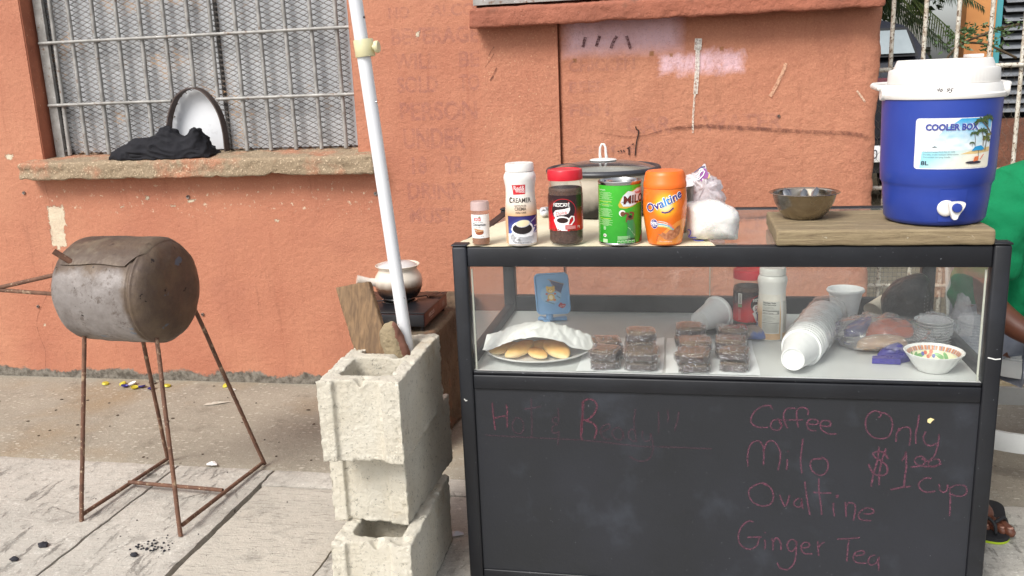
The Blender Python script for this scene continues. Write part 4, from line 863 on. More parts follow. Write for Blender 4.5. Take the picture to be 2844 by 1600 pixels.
L.ell(X(212), Y(1222), .0052, .0036, S(226, 230, 220), 3); L.text('MILO', X(212), Y(1232), .003, S(90, 40, 30), 4, width=.0075, bold=.03)
L.rect(X(188), Y(1335), X(250), Y(1278), S(170, 208, 160), 3)
sk, dk_, jr = S(118, 70, 50), S(40, 32, 28), S(60, 130, 76)
L.ell(X(455), Y(868), .0072, .0072, S(226, 230, 222), 3); L.ell(X(462), Y(880), .0052, .0056, S(112, 76, 56), 4)
L.line([(X(440), Y(885)), (X(500), Y(868)), (X(540), Y(880))], .0042, sk, 6); L.line([(X(540), Y(880)), (X(522), Y(940)), (X(515), Y(1010))], .0052, sk, 6)
L.line([(X(555), Y(862)), (X(612), Y(872))], .0042, sk, 5); L.line([(X(608), Y(875)), (X(596), Y(930)), (X(590), Y(975))], .0046, sk, 5)
L.ell(X(556), Y(945), .0042, .0060, S(104, 60, 44), 7); L.ell(X(560), Y(925), .0042, .0035, dk_, 8)
L.poly([(X(512), Y(985)), (X(560), Y(972)), (X(605), Y(980)), (X(628), Y(1080)), (X(632), Y(1240)), (X(610), Y(1262)), (X(520), Y(1250)), (X(512), Y(1180)), (X(528), Y(1090))], jr, 7)
for q in range(7): L.line([(X(528+q*13), Y(1090+q*17)), (X(560+q*9), Y(1120+q*18))], .0011, [S(150, 200, 150), S(30, 74, 44)][q % 2], 8)
L.poly([(X(520), Y(1250)), (X(615), Y(1255)), (X(640), Y(1355)), (X(490), Y(1355)), (X(505), Y(1300))], S(38, 70, 44), 6)
for q in range(5): L.rect(X(386+q*48), Y(1338), X(426+q*48), Y(1295), S(190, 222, 180), 8); L.rect(X(390+q*48), Y(1333), X(422+q*48), Y(1305), S(70, 150, 66), 9)
for q in range(5): L.rect(X(388), Y(1232+q*11), X(388+170-30*(q % 2)), Y(1227+q*11), S(180, 216, 170), 8)
L.poly([(X(700), Y(1250)), (X(728), Y(1180)), (X(728), Y(1350)), (X(680), Y(1350))], S(110, 60, 40), 4)
L.build('label', PRINT_GLOSS, t)

# --- orange malt drink jar
cx, cy = .489, .034
t = thing('malt_drink_jar', (cx, cy, Z0), 'orange plastic malt drink jar with orange lid beside the green tin', 'jar')
P = [(0, 0), (.034, 0), (.0375, .003), (.0405, .018), (.0450, .045), (.0480, .070), (.0486, .088), (.0480, .105), (.0470, .118), (.0462, .126)]
mb = MB(); mb.lathe(P, (cx, cy, Z0), 64); mb.build('jar', mat('orange_plastic', S(236, 132, 40), S(226, 118, 34), 8, rough=.3), t, 60)
mb = MB(); mb.lathe([(.045, .1265), (.0472, .1268), (.0474, .130), (.0470, .137), (.0462, .1385), (.0440, .154), (.0418, .160), (.039, .1628), (.033, .1630), (0, .1622)], (cx, cy, Z0), 120, warp=lambda w, z: 1+.005*math.sin(w*60) if .139 < z < .156 else 1)
mb.build('lid', mat('bright_orange_lid', S(240, 112, 32), S(230, 102, 26), 8, rough=.38), t, 30)
L = Lab(on_lathe(cx, cy, P, Z0, facing(cx, cy)), cell=.004); k = .1630/1135
X = lambda p: .0486*math.asin(max(-.985, min(.985, (p-1075)/308))); Y = lambda p: (1397-p)*k
def bg(x, y):
    d = math.hypot((x-X(1085))/.036, (y-Y(760))/.038); t_ = max(0, min(1, d)); t_ = t_*t_*(3-2*t_)
    a, b, c = S(252, 246, 200), S(248, 178, 36), S(232, 112, 30)
    if t_ < .5: return tuple(lerp(a[i], b[i], t_*2) for i in range(3))
    return tuple(lerp(b[i], c[i], t_*2-1) for i in range(3))
L.rect(-.150, .004, .150, .1255, bg, 1)
L.poly([(X(930), Y(1397-20)), (X(960), Y(1260)), (X(1100), Y(1130)), (X(1250), Y(1020)), (X(1365), Y(960)), (X(1378), Y(1300)), (X(1300), Y(1370))], S(240, 150, 70), 2)
DB, LB = S(58, 44, 128), S(60, 150, 220)
def ovc(x, y): t_ = max(0, 1-abs(x-X(1090))/.016); return tuple(lerp(DB[i], LB[i], t_) for i in range(3))
L.text('Ovaltine', X(842), Y(880), .0185, S(245, 246, 240), 4, 'l', width=.0900, bold=.055, rot=.30, arc=1.2)
L.text('Ovaltine', X(845), Y(876), .0178, ovc, 6, 'l', width=.0885, bold=.02, rot=.30, arc=1.2)
L.line([(X(1030), Y(858)), (X(1075), Y(870)), (X(1130), Y(858)), (X(1192), Y(798))], .0026, DB, 6)
L.ell(X(922), Y(1048), .0098, .0112, S(240, 226, 220), 5); L.ell(X(922), Y(1048), .0086, .0102, DB, 6)
L.text('OVER', X(912), Y(1012), .0028, S(236, 236, 244), 8, width=.0075); L.text('50%', X(922), Y(1060), .0060, S(242, 242, 248), 8, width=.0155, bold=.04); L.text('MALT', X(926), Y(1092), .0036, S(236, 236, 244), 8, width=.0095, bold=.02)
for q, c_ in enumerate((S(230, 120, 86), S(120, 176, 200), S(206, 200, 110))):
    L.line([(X(972), Y(1010+q*34)), (X(1060), Y(1022+q*30)), (X(1140), Y(1056+q*26)), (X(1205), Y(1120+q*22))], .0046, c_, 3)
    L.line([(X(985), Y(1004+q*34)), (X(1060), Y(1014+q*30)), (X(1120), Y(1040+q*26))], .0012, S(240, 236, 226), 4)
def choc(x, y): v_ = noise.noise(Vector((x*180, y*180, 0))); return tuple(lerp(S(150, 84, 52)[i], S(206, 140, 100)[i], max(0, min(1, .5+v_))) for i in range(3))
L.poly([(X(950), Y(1200)), (X(1010), Y(1210)), (X(1040), Y(1175)), (X(1090), Y(1200)), (X(1150), Y(1140)), (X(1210), Y(1150)), (X(1255), Y(1100)), (X(1290), Y(1080)), (X(1310), Y(1150)), (X(1300), Y(1220)), (X(1240), Y(1280)), (X(1150), Y(1310)), (X(1070), Y(1290)), (X(1030), Y(1250))], choc, 6)
for q in range(7): L.line([(X(960+q*12), Y(1235)), (X(930+q*20), Y(1330))], .0007, S(150, 84, 50), 3)
L.text('The nutritious', X(1090), Y(1335), .0030, S(240, 230, 220), 8, width=.034, shear=.2)
L.build('label', PRINT_GLOSS, t)

# --- large stock pot with glass lid
cx, cy = .308, .505
t = thing('stock_pot', (cx, cy, Z0), 'large sooty pale stock pot with black rimmed glass lid behind the jars', 'pot')
n = NT('sooty_enamel'); zz = n.n('SeparateXYZ', {'Vector': n.vec()}).outputs[2]
soot = n.step(n.math('MULTIPLY_ADD', n.noise(11, 5, .6), -.08, zz), -.015, .050, 1, 0)
col = n.mix(soot, S(206, 198, 186), S(30, 26, 25)); col = n.mix(n.step(n.noise(16, 5, .7), .55, .75, 0, .5), col, S(150, 128, 104))
M_SOOT = n.end(n.princ(Base_Color=col, Roughness=.38, Metallic=.25))
mb = MB(); mb.lathe([(0, 0), (.128, 0), (.138, .006), (.142, .02), (.147, .105), (.150, .112), (.1445, .112), (.141, .10), (.136, .012), (0, .01)], (cx, cy, Z0), 72); mb.build('pot', M_SOOT, t, 60)
mb = MB()
prof = []
for k in range(13):
    a = 2*PI*k/12; prof.append((.1505+.0085*math.cos(a), .1185+.0085*math.sin(a)))
mb.lathe(prof, (cx, cy, Z0), 80); rim = mb.build('lid_rim', mat('black_rubber_rim', S(40, 42, 48), S(52, 54, 60), 9, rough=.42, spots=[(40, .68, .72, S(120, 118, 112))]), t, 180)
mb = MB(); mb.lathe([(.1440, .122), (.128, .127), (.105, .133), (.075, .1385), (.045, .1415), (.0, .1425)], (cx, cy, Z0), 64); mb.build('glass_lid', glassy('smoked_lid_glass', tint=(.62, .64, .62), haze=.10, rough=.05, hazecol=(.5, .52, .52), wr=.1, wscale=12), t, 180)
mb = MB(); mb.lathe([(0, .1425), (.036, .1425), (.0375, .1445), (.034, .1465), (.012, .1485), (0, .149)], (cx, cy, Z0), 40); kb = mb.build('lid_knob', M_WHITE_PL, t, 60)
mb = MB(); mb.tube([(cx-.007, cy, Z0+.147), (cx-.0085, cy, Z0+.160), (cx-.0075, cy, Z0+.178), (cx-.003, cy, Z0+.187), (cx+.003, cy, Z0+.187), (cx+.0072, cy, Z0+.178), (cx+.0082, cy, Z0+.160), (cx+.010, cy, Z0+.147)], [.0042, .0036, .0032, .003, .003, .0032, .0036, .0048], 10); mb.build('knob_loop', M_WHITE_PL, t, 180)
for sx, px_ in ((-1, .166), (1, .438)):
    mb = MB(); mb.tube([(px_-sx*.0, .415, Z0+.012), (px_+sx*.012, .405, Z0+.014), (px_+sx*.02, .44, Z0+.014), (px_+sx*.004, .47, Z0+.012)], [.009, .0105, .0105, .009], 12); mb.build('handle', mat('pale_handle', S(206, 206, 210), rough=.4), t, 180)

# --- steel tin behind the orange jar
cx, cy = .513, .20
t = thing('steel_canister', (cx, cy, Z0), 'dull steel canister half hidden between the orange jar and sugar bag', 'canister')
mb = MB(); mb.lathe([(0, 0), (.038, 0), (.0395, .002), (.0395, .100), (.0415, .104), (.0418, .108), (.040, .1085), (.037, .104), (.036, .095), (.036, .01), (0, .008)], (cx, cy, Z0), 48); mb.build('body', mat('dull_steel', S(122, 112, 104), S(150, 140, 132), 12, rough=.35, metal=.85), t, 50)
mb = MB(); mb.lathe([(0, .100), (.020, .101), (.0358, .100)], (cx, cy, Z0), 32); mb.build('lid', M_SILVER, t, 180)

# --- plastic bags
M_FILM = glassy('clear_plastic_film', tint=(.98, .98, .98), haze=.20, rough=.12, wr=.9, wscale=34, hz=26, hazecol=(.9, .9, .92))
M_FILM2 = glassy('milky_plastic_film', tint=(.90, .88, .92), haze=.5, rough=.12, wr=1.0, wscale=26, hz=22, hazecol=(.85, .83, .86))
t = thing('bread_bag', (.63, .24, Z0), 'crumpled clear bread bag with a purple printed top behind the sugar bag', 'plastic bag')
mb = MB(); ol = [(p[0], p[2]) for p in [[(0.5394,0.24,0.8781),(0.5382,0.24,0.9469),(0.5363,0.24,0.9843),(0.5438,0.24,0.9909),(0.5553,0.24,0.9924),(0.5652,0.24,0.9973),(0.5717,0.24,1.0081),(0.58,0.24,1.0113),(0.585,0.24,0.9969),(0.5917,0.24,0.99),(0.6033,0.24,0.9814),(0.6149,0.24,0.9711),(0.6185,0.24,0.9525),(0.6254,0.24,0.9252),(0.6228,0.24,0.8774)]][0]]
ol = [(x, max(z, Z0+.001)) for x, z in ol]
pillow(mb, ol, .24, .045, 10, .016, 42, 7); mb.build('bag', M_FILM2, t, 180)
L = Lab(lambda x, y, h: (x, .1935-h*2+(y-.985)*.5, y), cell=0)
pp = [[(0.5673,0.2,1.0017),(0.5745,0.2,1.0098),(0.5794,0.2,1.0097),(0.5876,0.2,0.9963),(0.586,0.2,0.9881),(0.5747,0.2,0.9858),(0.5699,0.2,0.9792),(0.5666,0.2,0.9884)],[(0.5519,0.2,1.0011),(0.5583,0.2,1.0052),(0.5696,0.2,1.014),(0.5793,0.2,1.016),(0.5793,0.2,1.0113),(0.5713,0.2,1.0099),(0.5616,0.2,1.0051),(0.5551,0.2,1.0003)],[(0.5601,0.2,0.9919),(0.5649,0.2,0.9968),(0.5713,0.2,1.0066),(0.5778,0.2,1.0031),(0.5746,0.2,0.9949),(0.5666,0.2,0.9868),(0.5626,0.2,0.9844),(0.5593,0.2,0.9869),(0.5633,0.2,0.9902)],[(0.5648,0.2,1.005),(0.5697,0.2,1.0091),(0.5745,0.2,1.0078),(0.5713,0.2,1.0032),(0.5657,0.2,1.0017),(0.564,0.2,1.0034)],[(0.5438,0.2,0.9855),(0.5447,0.2,0.9805)],[(0.5479,0.2,0.9863),(0.5495,0.2,0.9808)],[(0.5519,0.2,0.9879),(0.5553,0.2,0.9812)],[(0.5876,0.2,0.9963),(0.5895,0.2,0.9938),(0.5861,0.2,0.9873)]]
L.poly([(p[0], p[2]) for p in pp[0]], S(128, 48, 130), 1); L.poly([(p[0], p[2]) for p in pp[1]], S(60, 58, 96), 2)
L.line([(p[0], p[2]) for p in pp[2]], .0042, S(48, 40, 84), 3); L.line([(p[0], p[2]) for p in pp[2]], .0022, S(236, 232, 240), 4); L.line([(p[0], p[2]) for p in pp[3]], .0022, S(236, 232, 240), 4)
for q in (4, 5, 6): L.line([(p[0], p[2]) for p in pp[q]], .0025, S(232, 228, 236), 4)
L.line([(p[0], p[2]) for p in pp[7]], .002, S(236, 190, 70), 4)
L.build('print', PRINT, t)
t = thing('sugar_bag', (.64, .09, Z0), 'bulging clear bag of white sugar with a blue pen mark on the counter', 'plastic bag')
ol = [(p[0], p[2]) for p in [[(0.5934,0.06,0.848),(0.5648,0.06,0.8567),(0.5461,0.06,0.8693),(0.5386,0.06,0.8902),(0.5363,0.06,0.9189),(0.5352,0.06,0.9395),(0.5426,0.06,0.9457),(0.564,0.06,0.9486),(0.5854,0.06,0.9522),(0.6052,0.06,0.9489),(0.625,0.06,0.94),(0.6418,0.06,0.9304),(0.6523,0.06,0.9177),(0.653,0.06,0.8988),(0.6501,0.06,0.8751),(0.6478,0.06,0.8478),(0.6249,0.06,0.8458)]][0]]
ol = [(x, max(z, Z0+.0005)) for x, z in ol]
mb = MB(); pillow(mb, ol, .080, .052, 12, .004, 30, 6, pw=.42)
M_SUGAR = mat('white_sugar', S(240, 239, 234), S(222, 218, 208), 14, rough=.75, bump=[(30, .2, .004), (140, .15, .002)], sss=.2)
mb.build('sugar', M_SUGAR, t, 180)
mb = MB(); ol2 = [(x+(x-.64)*.03, z+(z-.91)*.03 if z > .87 else z) for x, z in ol]; pillow(mb, ol2, .080, .055, 14, .007, 44, 6, pw=.42); mb.build('bag', M_FILM, t, 180)
L = Lab(lambda x, y, h: (x, .030-h*2+max(0, (.56-x))*.55, y), cell=0)
for st in [[(0.5391,0.03,0.8899),(0.5429,0.03,0.891),(0.546,0.03,0.8867),(0.5448,0.03,0.8804),(0.5415,0.03,0.8749),(0.5492,0.03,0.874),(0.5583,0.03,0.8745)],[(0.5515,0.03,0.8693),(0.5614,0.03,0.8672),(0.5743,0.03,0.8684)]]: L.line([(p.x, p.z) for p in smoothline(st, 4)], .0020, S(50, 56, 150), 1)
L.build('pen_mark', PRINT, t)

# --- weathered board, steel bowl with spoons, cooler
M_WOOD = None
n = NT('weathered_board'); v = n.vec('Object', (1, 14, 14)); g_ = n.noise(7, 6, .7, v, 1.2)
col = n.mix(n.step(g_, .35, .65), S(150, 134, 104), S(118, 102, 78)); col = n.mix(n.step(n.noise(22, 6, .7, n.vec('Object', (1, 9, 9))), .60, .70, 0, .8), col, S(72, 60, 46))
col = n.mix(n.step(n.noise(70, 4, .7), .66, .72, 0, .6), col, S(204, 196, 176))
M_BOARD = n.end(n.princ(Base_Color=col, Roughness=.85, Normal=n.bump(g_, .7, .004, n.bump(n.noise(120, 4), .4, .002))))
mb = MB(); mb.box(.7275, 1.164, -.004, .272, Z0-.0015, .8955, .004); o = mb.build('wooden_board', M_BOARD, None, 0)
remesh(o, .0035, lambda p, nn: p+nn*(.0011*F3((p.x*.25, p.y, p.z), 45)+.0012*F3(p, 14)))
tag(o, 'thick weathered wooden board lying on the counter under the cooler', 'wooden board')
cx, cy, zb = .802, .160, .8962
t = thing('steel_bowl', (cx, cy, zb), 'small steel mixing bowl standing on the weathered board', 'bowl')
P = [(0, .0), (.036, .0), (.042, .002), (.056, .018), (.066, .038), (.0705, .0565), (.0765, .0600), (.0785, .0595), (.0785, .0605), (.0765, .0612), (.0695, .0580), (.065, .038), (.055, .0190), (.041, .0035), (0, .0018)]
mb = MB(); mb.lathe(P, (cx, cy, zb), 72); mb.build('bowl', mat('brushed_steel', S(176, 170, 160), S(160, 150, 136), 10, rough=.24, metal=1.0, bump=[(14, .08, .003)]), t, 50)
for k, (a, b) in enumerate([((.785, .155, .900), (.764, .215, .9565)), ((.802, .150, .900), (.808, .218, .9560)), ((.806, .150, .9045), (.836, .212, .9590))]):
    A, B = Vector(a), Vector(b); ax = (B-A).normalized(); sd = ax.cross(Vector((0, 0, 1))).normalized()
    s_ = thing('spoon', tuple(A), ['steel spoon leaning on the left inside the steel bowl', 'steel spoon standing in the middle of the steel bowl', 'steel spoon leaning right in the steel bowl'][k], 'spoon', 'spoons in the steel bowl')
    mb = MB()
    def sp(u, v):
        L_ = (B-A).length; w_ = interp([(0, .0035), (.3, .0032), (.55, .0045), (.8, .0085), (.93, .0075), (1, .002)], v)
        dish = .0025*(1-(2*u-1)**2)*(1 if v > .4 else 0)
        return A+ax*(L_*v)+sd*(2*u-1)*w_+sd.cross(ax)*dish
    mb.grid(sp, 6, 24); mb.build('spoon', M_SILVER, s_, 180)
cx, cy, zb = 1.0720, .1190, .8965
t = thing('water_cooler', (cx, cy, zb), 'blue and white insulated drinks cooler with a spigot standing on the board', 'cooler')
M_BLUE = mat('blue_plastic', S(44, 68, 156), S(38, 60, 144), 5, rough=.33, bump=[(120, .05, .002)])
P = [(0, 0), (.088, 0), (.098, .004), (.1030, .012), (.1075, .060), (.1090, .080), (.1115, .0865), (.1140, .0905), (.1155, .12), (.1185, .264)]
mb = MB(); mb.lathe(P, (cx, cy, zb), 160, warp=lambda w, z: 1+(.0035*math.sin(w*90) if .014 < z < .078 and abs(((w+PI/2+PI) % (2*PI))-PI) > .34 else 0)); mb.build('body', M_BLUE, t, 40)
mb = MB(); mb.lathe([(.114, .2645), (.1210, .2645), (.1225, .267), (.1222, .273), (.1180, .276), (.1140, .293), (.1130, .2945), (.105, .2945)], (cx, cy, zb), 90); mb.build('collar', M_WHITE_PL, t, 40)
mb = MB(); mb.lathe([(.105, .2950), (.1088, .2950), (.1092, .298), (.1082, .322), (.1065, .3245), (.099, .3262), (.0925, .343), (.0900, .3445), (0, .3450)], (cx, cy, zb), 240, warp=lambda w, z: 1+(.004*math.sin(w*80) if .297 < z < .3235 else 0)); mb.build('lid', M_WHITE_PL, t, 40)
mb = MB(); mb.box(cx+.045, cx+.070, cy-.030, cy+.03, zb+.3452, zb+.352, .002); mb.build('lid_stop', M_WHITE_PL, t, 40)
for sx in (-1, 1):
    mb = MB(); M = Matrix.Translation((cx+sx*.1165, cy-.012, zb+.278)) @ Matrix.Rotation(PI/2, 4, 'Y')
    mb.lathe([(0, -.010), (.0150, -.010), (.0165, -.006), (.0165, .006), (.0150, .010), (0, .010)], seg=24, M=M); mb.build('handle_hub', M_WHITE_PL, t, 40)
mb = MB(); ha = [(cx-.127, cy-.012, zb+.288), (cx-.129, cy+.03, zb+.290), (cx-.120, cy+.09, zb+.292), (cx-.06, cy+.135, zb+.292), (cx+.02, cy+.142, zb+.292), (cx+.09, cy+.115, zb+.292), (cx+.125, cy+.05, zb+.290), (cx+.127, cy-.012, zb+.288)]
mb.tube(smoothline(ha, 6), .0065, 10); mb.build('carry_handle', M_WHITE_PL, t, 180)
def arcq(a0, a1, z0_, z1_, dr, m, name, nn=16):
    mb = MB()
    def f(u, v): a = lerp(a0, a1, u); z = lerp(z0_, z1_, v); r_ = interp([(q[1], q[0]) for q in P[1:]], z)+dr; return (cx+r_*math.cos(a), cy+r_*math.sin(a), zb+z)
    mb.grid(f, nn, 8); return mb.build(name, m, t, 180)
arcq(-PI/2-.16, -PI/2+.34, .012, .080, .0012, M_BLUE, 'spigot_panel')
tx, ty, tz = 1.081, .0115, .9375
mb = MB(); M = Matrix.Translation((tx-.012, ty, tz)) @ Matrix.Rotation(PI/2, 4, 'X')
mb.lathe([(0, -.006), (.0170, -.006), (.0175, 0), (.0150, .004), (.009, .005), (0, .005)], seg=30, M=M); sp_ = mb.build('spigot', M_WHITE_PL, t, 50)
mb = MB(); ol = [(tx-.012, tz+.013), (tx+.004, tz+.0155), (tx+.019, tz+.014), (tx+.0195, tz+.004), (tx+.010, tz-.012), (tx+.006, tz-.021), (tx-.002, tz-.021), (tx-.006, tz-.010), (tx-.0095, tz+.001)]
mb.prism([(p.x, p.z) for p in smoothline([(a, 0, b) for a, b in ol+ol[:1]], 4)[:-1]], 'y', ty-.017, ty-.006); mb.build('spigot_housing', M_WHITE_PL, sp_, 40)
mb = MB(); M = Matrix.Translation((tx+.004, ty-.017, tz+.003)) @ Matrix.Rotation(PI/2, 4, 'X'); mb.lathe([(.0095, -.001), (.0098, .004), (.0080, .0065), (0, .007)], seg=26, M=M); mb.build('spigot_button', M_BLUE, sp_, 50)
L = Lab(lambda x, y, h: (cx+(interp([(q[1], q[0]) for q in P[1:]], y-zb)+h+.0003)*math.cos(-PI/2+(x-cx)/.121), cy+(interp([(q[1], q[0]) for q in P[1:]], y-zb)+h+.0003)*math.sin(-PI/2+(x-cx)/.121), y), cell=.006)
x0, x1, z0_, z1_ = .9955, 1.158, 1.0195, 1.1235
kx, kz = (x1-x0)/455, (z1_-z0_)/300
X = lambda p: x0+(p-607)*kx; Y = lambda p: z1_-(p-682)*kz
L.rrect(x0, z0_, x1, z1_, .007, S(222, 222, 224), 1)
def sky_(x, y): t_ = max(0, min(1, (y-Y(860))/(Y(690)-Y(860)))); n_ = .5+.9*noise.noise(Vector((x*60, y*110, 1))); a = tuple(lerp(S(196, 218, 222)[i], S(44, 158, 208)[i], t_) for i in range(3)); return tuple(lerp(a[i], .85, max(0, min(.7, n_*(1-t_)))) for i in range(3))
L.poly([(X(855), Y(686)), (X(1056), Y(686)), (X(1056), Y(870)), (X(745), Y(870)), (X(700), Y(845)), (X(720), Y(800)), (X(770), Y(745))], sky_, 2)
L.poly([(X(650), Y(878)), (X(1056), Y(868)), (X(1056), Y(975)), (X(640), Y(975))], lambda x, y: (lambda t_: tuple(lerp(S(226, 222, 206)[i], S(150, 206, 216)[i], t_) for i in range(3)))(max(0, min(1, .5+(X(800)-x)*14+(y-Y(920))*20))), 3)
L.poly([(X(860), Y(895)), (X(960), Y(866)), (X(1056), Y(858)), (X(1056), Y(885)), (X(950), Y(895))], S(214, 186, 130), 4)
L.poly([(X(705), Y(854)), (X(718), Y(845)), (X(735), Y(852))], S(90, 100, 104), 4)
L.text('COOLER BOX', X(662), Y(752), .0126, S(226, 226, 240), 5, 'l', width=.108, bold=.05); L.text('COOLER BOX', X(664), Y(751), .0120, S(62, 74, 150), 7, 'l', width=.105, bold=.045)
for q, s_ in enumerate(('• Insulated keeps food hot or cold', '• Durable, crush-resistant construction', '• Convenient carrying handle')): L.text(s_, X(650), Y(882+q*16), .0030, S(120, 130, 140), 6, 'l', width=[.064, .072, .056][q])
L.text('8L', X(648), Y(957), .0082, S(40, 44, 70), 6, 'l', width=.0155, bold=.02)
def palm(px_, pz, tx_, tz_, s_, lay=8):
    L.line([(px_, pz), (lerp(px_, tx_, .5)+s_*.15, lerp(pz, tz_, .5)), (tx_, tz_)], .0016*max(.5, s_/.012), S(96, 84, 66), lay)
    for q in range(8):
        a = PI*(-.15+1.3*q/7); ex, ez = tx_+math.cos(a)*s_, tz_+math.sin(a)*s_*.55-.25*s_*abs(math.cos(a))
        L.line([(tx_, tz_), (lerp(tx_, ex, .5), lerp(tz_, ez, .4)+.15*s_), (ex, ez)], .0022*s_/.012, [S(52, 72, 40), S(74, 92, 46)][q % 2], lay+1)
palm(X(1064), Y(790), X(975), Y(705), .017); palm(X(1000), Y(850), X(985), Y(765), .015); palm(X(945), Y(850), X(935), Y(775), .010); palm(X(925), Y(850), X(925), Y(830), .006); palm(X(1018), Y(880), X(1020), Y(690), .016)
for q in range(14): L.ell(X(1000+52*random.random()), Y(835-50*random.random()), .0035, .0030, [S(96, 104, 48), S(120, 120, 56), S(60, 80, 44)][q % 3], 8, 0, 8)
L.poly([(X(925), Y(878)), (X(945), Y(852)), (X(985), Y(846)), (X(1012), Y(868)), (X(990), Y(876)), (X(960), Y(874))], S(36, 140, 190), 10); L.line([(X(970), Y(876)), (X(973), Y(920))], .001, S(60, 60, 60), 10)
L.ell(X(945), Y(945), .018, .0030, S(52, 48, 60), 9); L.poly([(X(940), Y(940)), (X(948), Y(912)), (X(975), Y(908)), (X(972), Y(935))], S(206, 110, 66), 11); L.line([(X(985), Y(930)), (X(1008), Y(900))], .0018, S(206, 90, 66), 11)
L.build('label', PRINT, t)
L = Lab(lambda x, y, h: (cx+(.1178+h)*math.cos(-PI/2+(x-cx)/.121), cy+(.1178+h)*math.sin(-PI/2+(x-cx)/.121), y), cell=0)
L.text('46', (1.0302,0.01,1.1812)[0], zb+.2805, .0100, S(80, 74, 76), 2, 'l', width=.014, shear=.4, rot=-.1); L.text('95', (1.0478,0.01,1.1782)[0], zb+.2790, .0100, S(80, 74, 76), 2, 'l', width=.015, shear=.4, rot=-.15)
L.build('pen_mark', PRINT, t)

# ================================================================== INSIDE THE CASE
ZS = .5562
M_CHINA = mat('white_china', S(242, 242, 240), S(234, 234, 231), 8, rough=.2)
M_FOAM = mat('white_foam', S(244, 244, 244), S(236, 236, 236), 60, rough=.55, bump=[(260, .25, .001)])
M_PAPER = mat('white_paper', S(242, 242, 240), S(232, 232, 229), 12, rough=.75, bump=[(40, .3, .003)])
t = thing('plate', (.170, .142, ZS), 'oval white plate holding bread rolls under a paper napkin', 'plate')
mb = MB(); mb.lathe([(0, 0), (.085, 0), (.090, .003), (.126, .014), (.131, .0165), (.1315, .0200), (.128, .0195), (.120, .0150), (.090, .0065), (.085, .005), (0, .005)], (.170, .152, ZS), 80, sx=1.02, sy=.94); mb.build('dish', M_CHINA, t, 60)
n = NT('baked_roll'); z_ = n.n('SeparateXYZ', {'Vector': n.vec('Generated')}).outputs[2]; f_ = n.math('ADD', z_, n.math('MULTIPLY', n.math('SUBTRACT', n.noise(40, 5), .5), .5))
n_ = n.mix(n.step(f_, .15, .62), S(236, 216, 172), S(226, 182, 110)); n_ = n.mix(n.step(f_, .62, 1.0), n_, S(200, 138, 68))
M_ROLL = n.end(n.princ(Base_Color=n_, Roughness=.55, Normal=n.bump(n.noise(130, 5), .3, .002), Subsurface_Weight=.15, Subsurface_Scale=.01))
rolls = [((.084, .104, .0), .80, .046, .018, 'pale bread roll furthest left on the plate under the napkin'), ((.130, .090, .0), 1.05, .055, .0225, 'golden bread roll left of the middle at the front of the plate'),
         ((.176, .074, .0), -.75, .038, .0165, 'small bread roll wedged between the two larger front rolls'), ((.222, .092, .0), -.92, .057, .0245, 'largest bread roll at the right of the plate'), ((.178, .135, .0), .2, .040, .018, 'bread roll at the back of the plate under the napkin')]
for k, ((x, y, dz), a, L_, R_, lab) in enumerate(rolls):
    mb = MB(); ca, sa = math.cos(a), math.sin(a); zc = ZS+.006+R_*.72
    def rf(u, v):
        th = 2*PI*u; ph = PI*v; sp_ = math.sin(ph)**1.35; q = Vector((math.cos(ph)*L_*.95, sp_*math.cos(th)*R_*1.15, sp_*math.sin(th)*R_*.66)); 
        if q.z < -R_*.55: q.z = -R_*.55
        q *= 1+.05*N3((u*3, v*3, k), 1.5); yy = q.x*sa+q.y*ca; return (x+q.x*ca-q.y*sa, y+yy+.024, zc+q.z*.9+.001+yy*.16)
    mb.grid(rf, 28, 18); o = mb.build('bread_roll', M_ROLL, None, 180, weld=True); tag(o, lab, 'bread roll', 'bread rolls on the white plate')
fr = smoothline([(.034, .112, .574), (.060, .088, .584), (.095, .070, .604), (.135, .060, .620), (.180, .058, .627), (.215, .068, .622), (.250, .082, .604), (.285, .100, .586), (.312, .128, .578)], 8)
md = smoothline([(.036, .165, .592), (.065, .150, .604), (.100, .145, .622), (.140, .140, .636), (.180, .140, .640), (.220, .140, .634), (.255, .145, .620), (.290, .155, .606), (.318, .168, .588)], 8)
bk = smoothline([(.050, .235, .572), (.075, .246, .580), (.105, .256, .590), (.140, .270, .596), (.180, .274, .596), (.225, .262, .590), (.262, .246, .582), (.295, .222, .576), (.324, .196, .572)], 8)
mb = MB()
def nf(u, v):
    i = u*(len(fr)-1); a = int(min(i, len(fr)-2)); f_ = i-a
    A = fr[a].lerp(fr[a+1], f_); B = md[a].lerp(md[a+1], f_); C_ = bk[a].lerp(bk[a+1], f_)
    p = A.lerp(B, v*2) if v < .5 else B.lerp(C_, v*2-1); p = p*(1) + Vector((0, 0, .006*math.sin(PI*v)))
    w_ = abs(noise.noise(Vector((p.x*26, p.y*15, 3))))*1.0+abs(noise.noise(Vector((p.x*60, p.y*34, 7))))*.5
    e = .006*noise.noise(Vector((p.x*30, p.y*30, 9))) if v in (0, 1) else 0
    return (p.x+e, p.y+e, p.z+(w_-.35)*.012*(.4 if v < .06 else 1))
mb.grid(nf, 90, 40); o = mb.build('paper_napkin', M_PAPER, None, 60); tag(o, 'white paper napkin draped over the bread rolls on the plate', 'napkin')
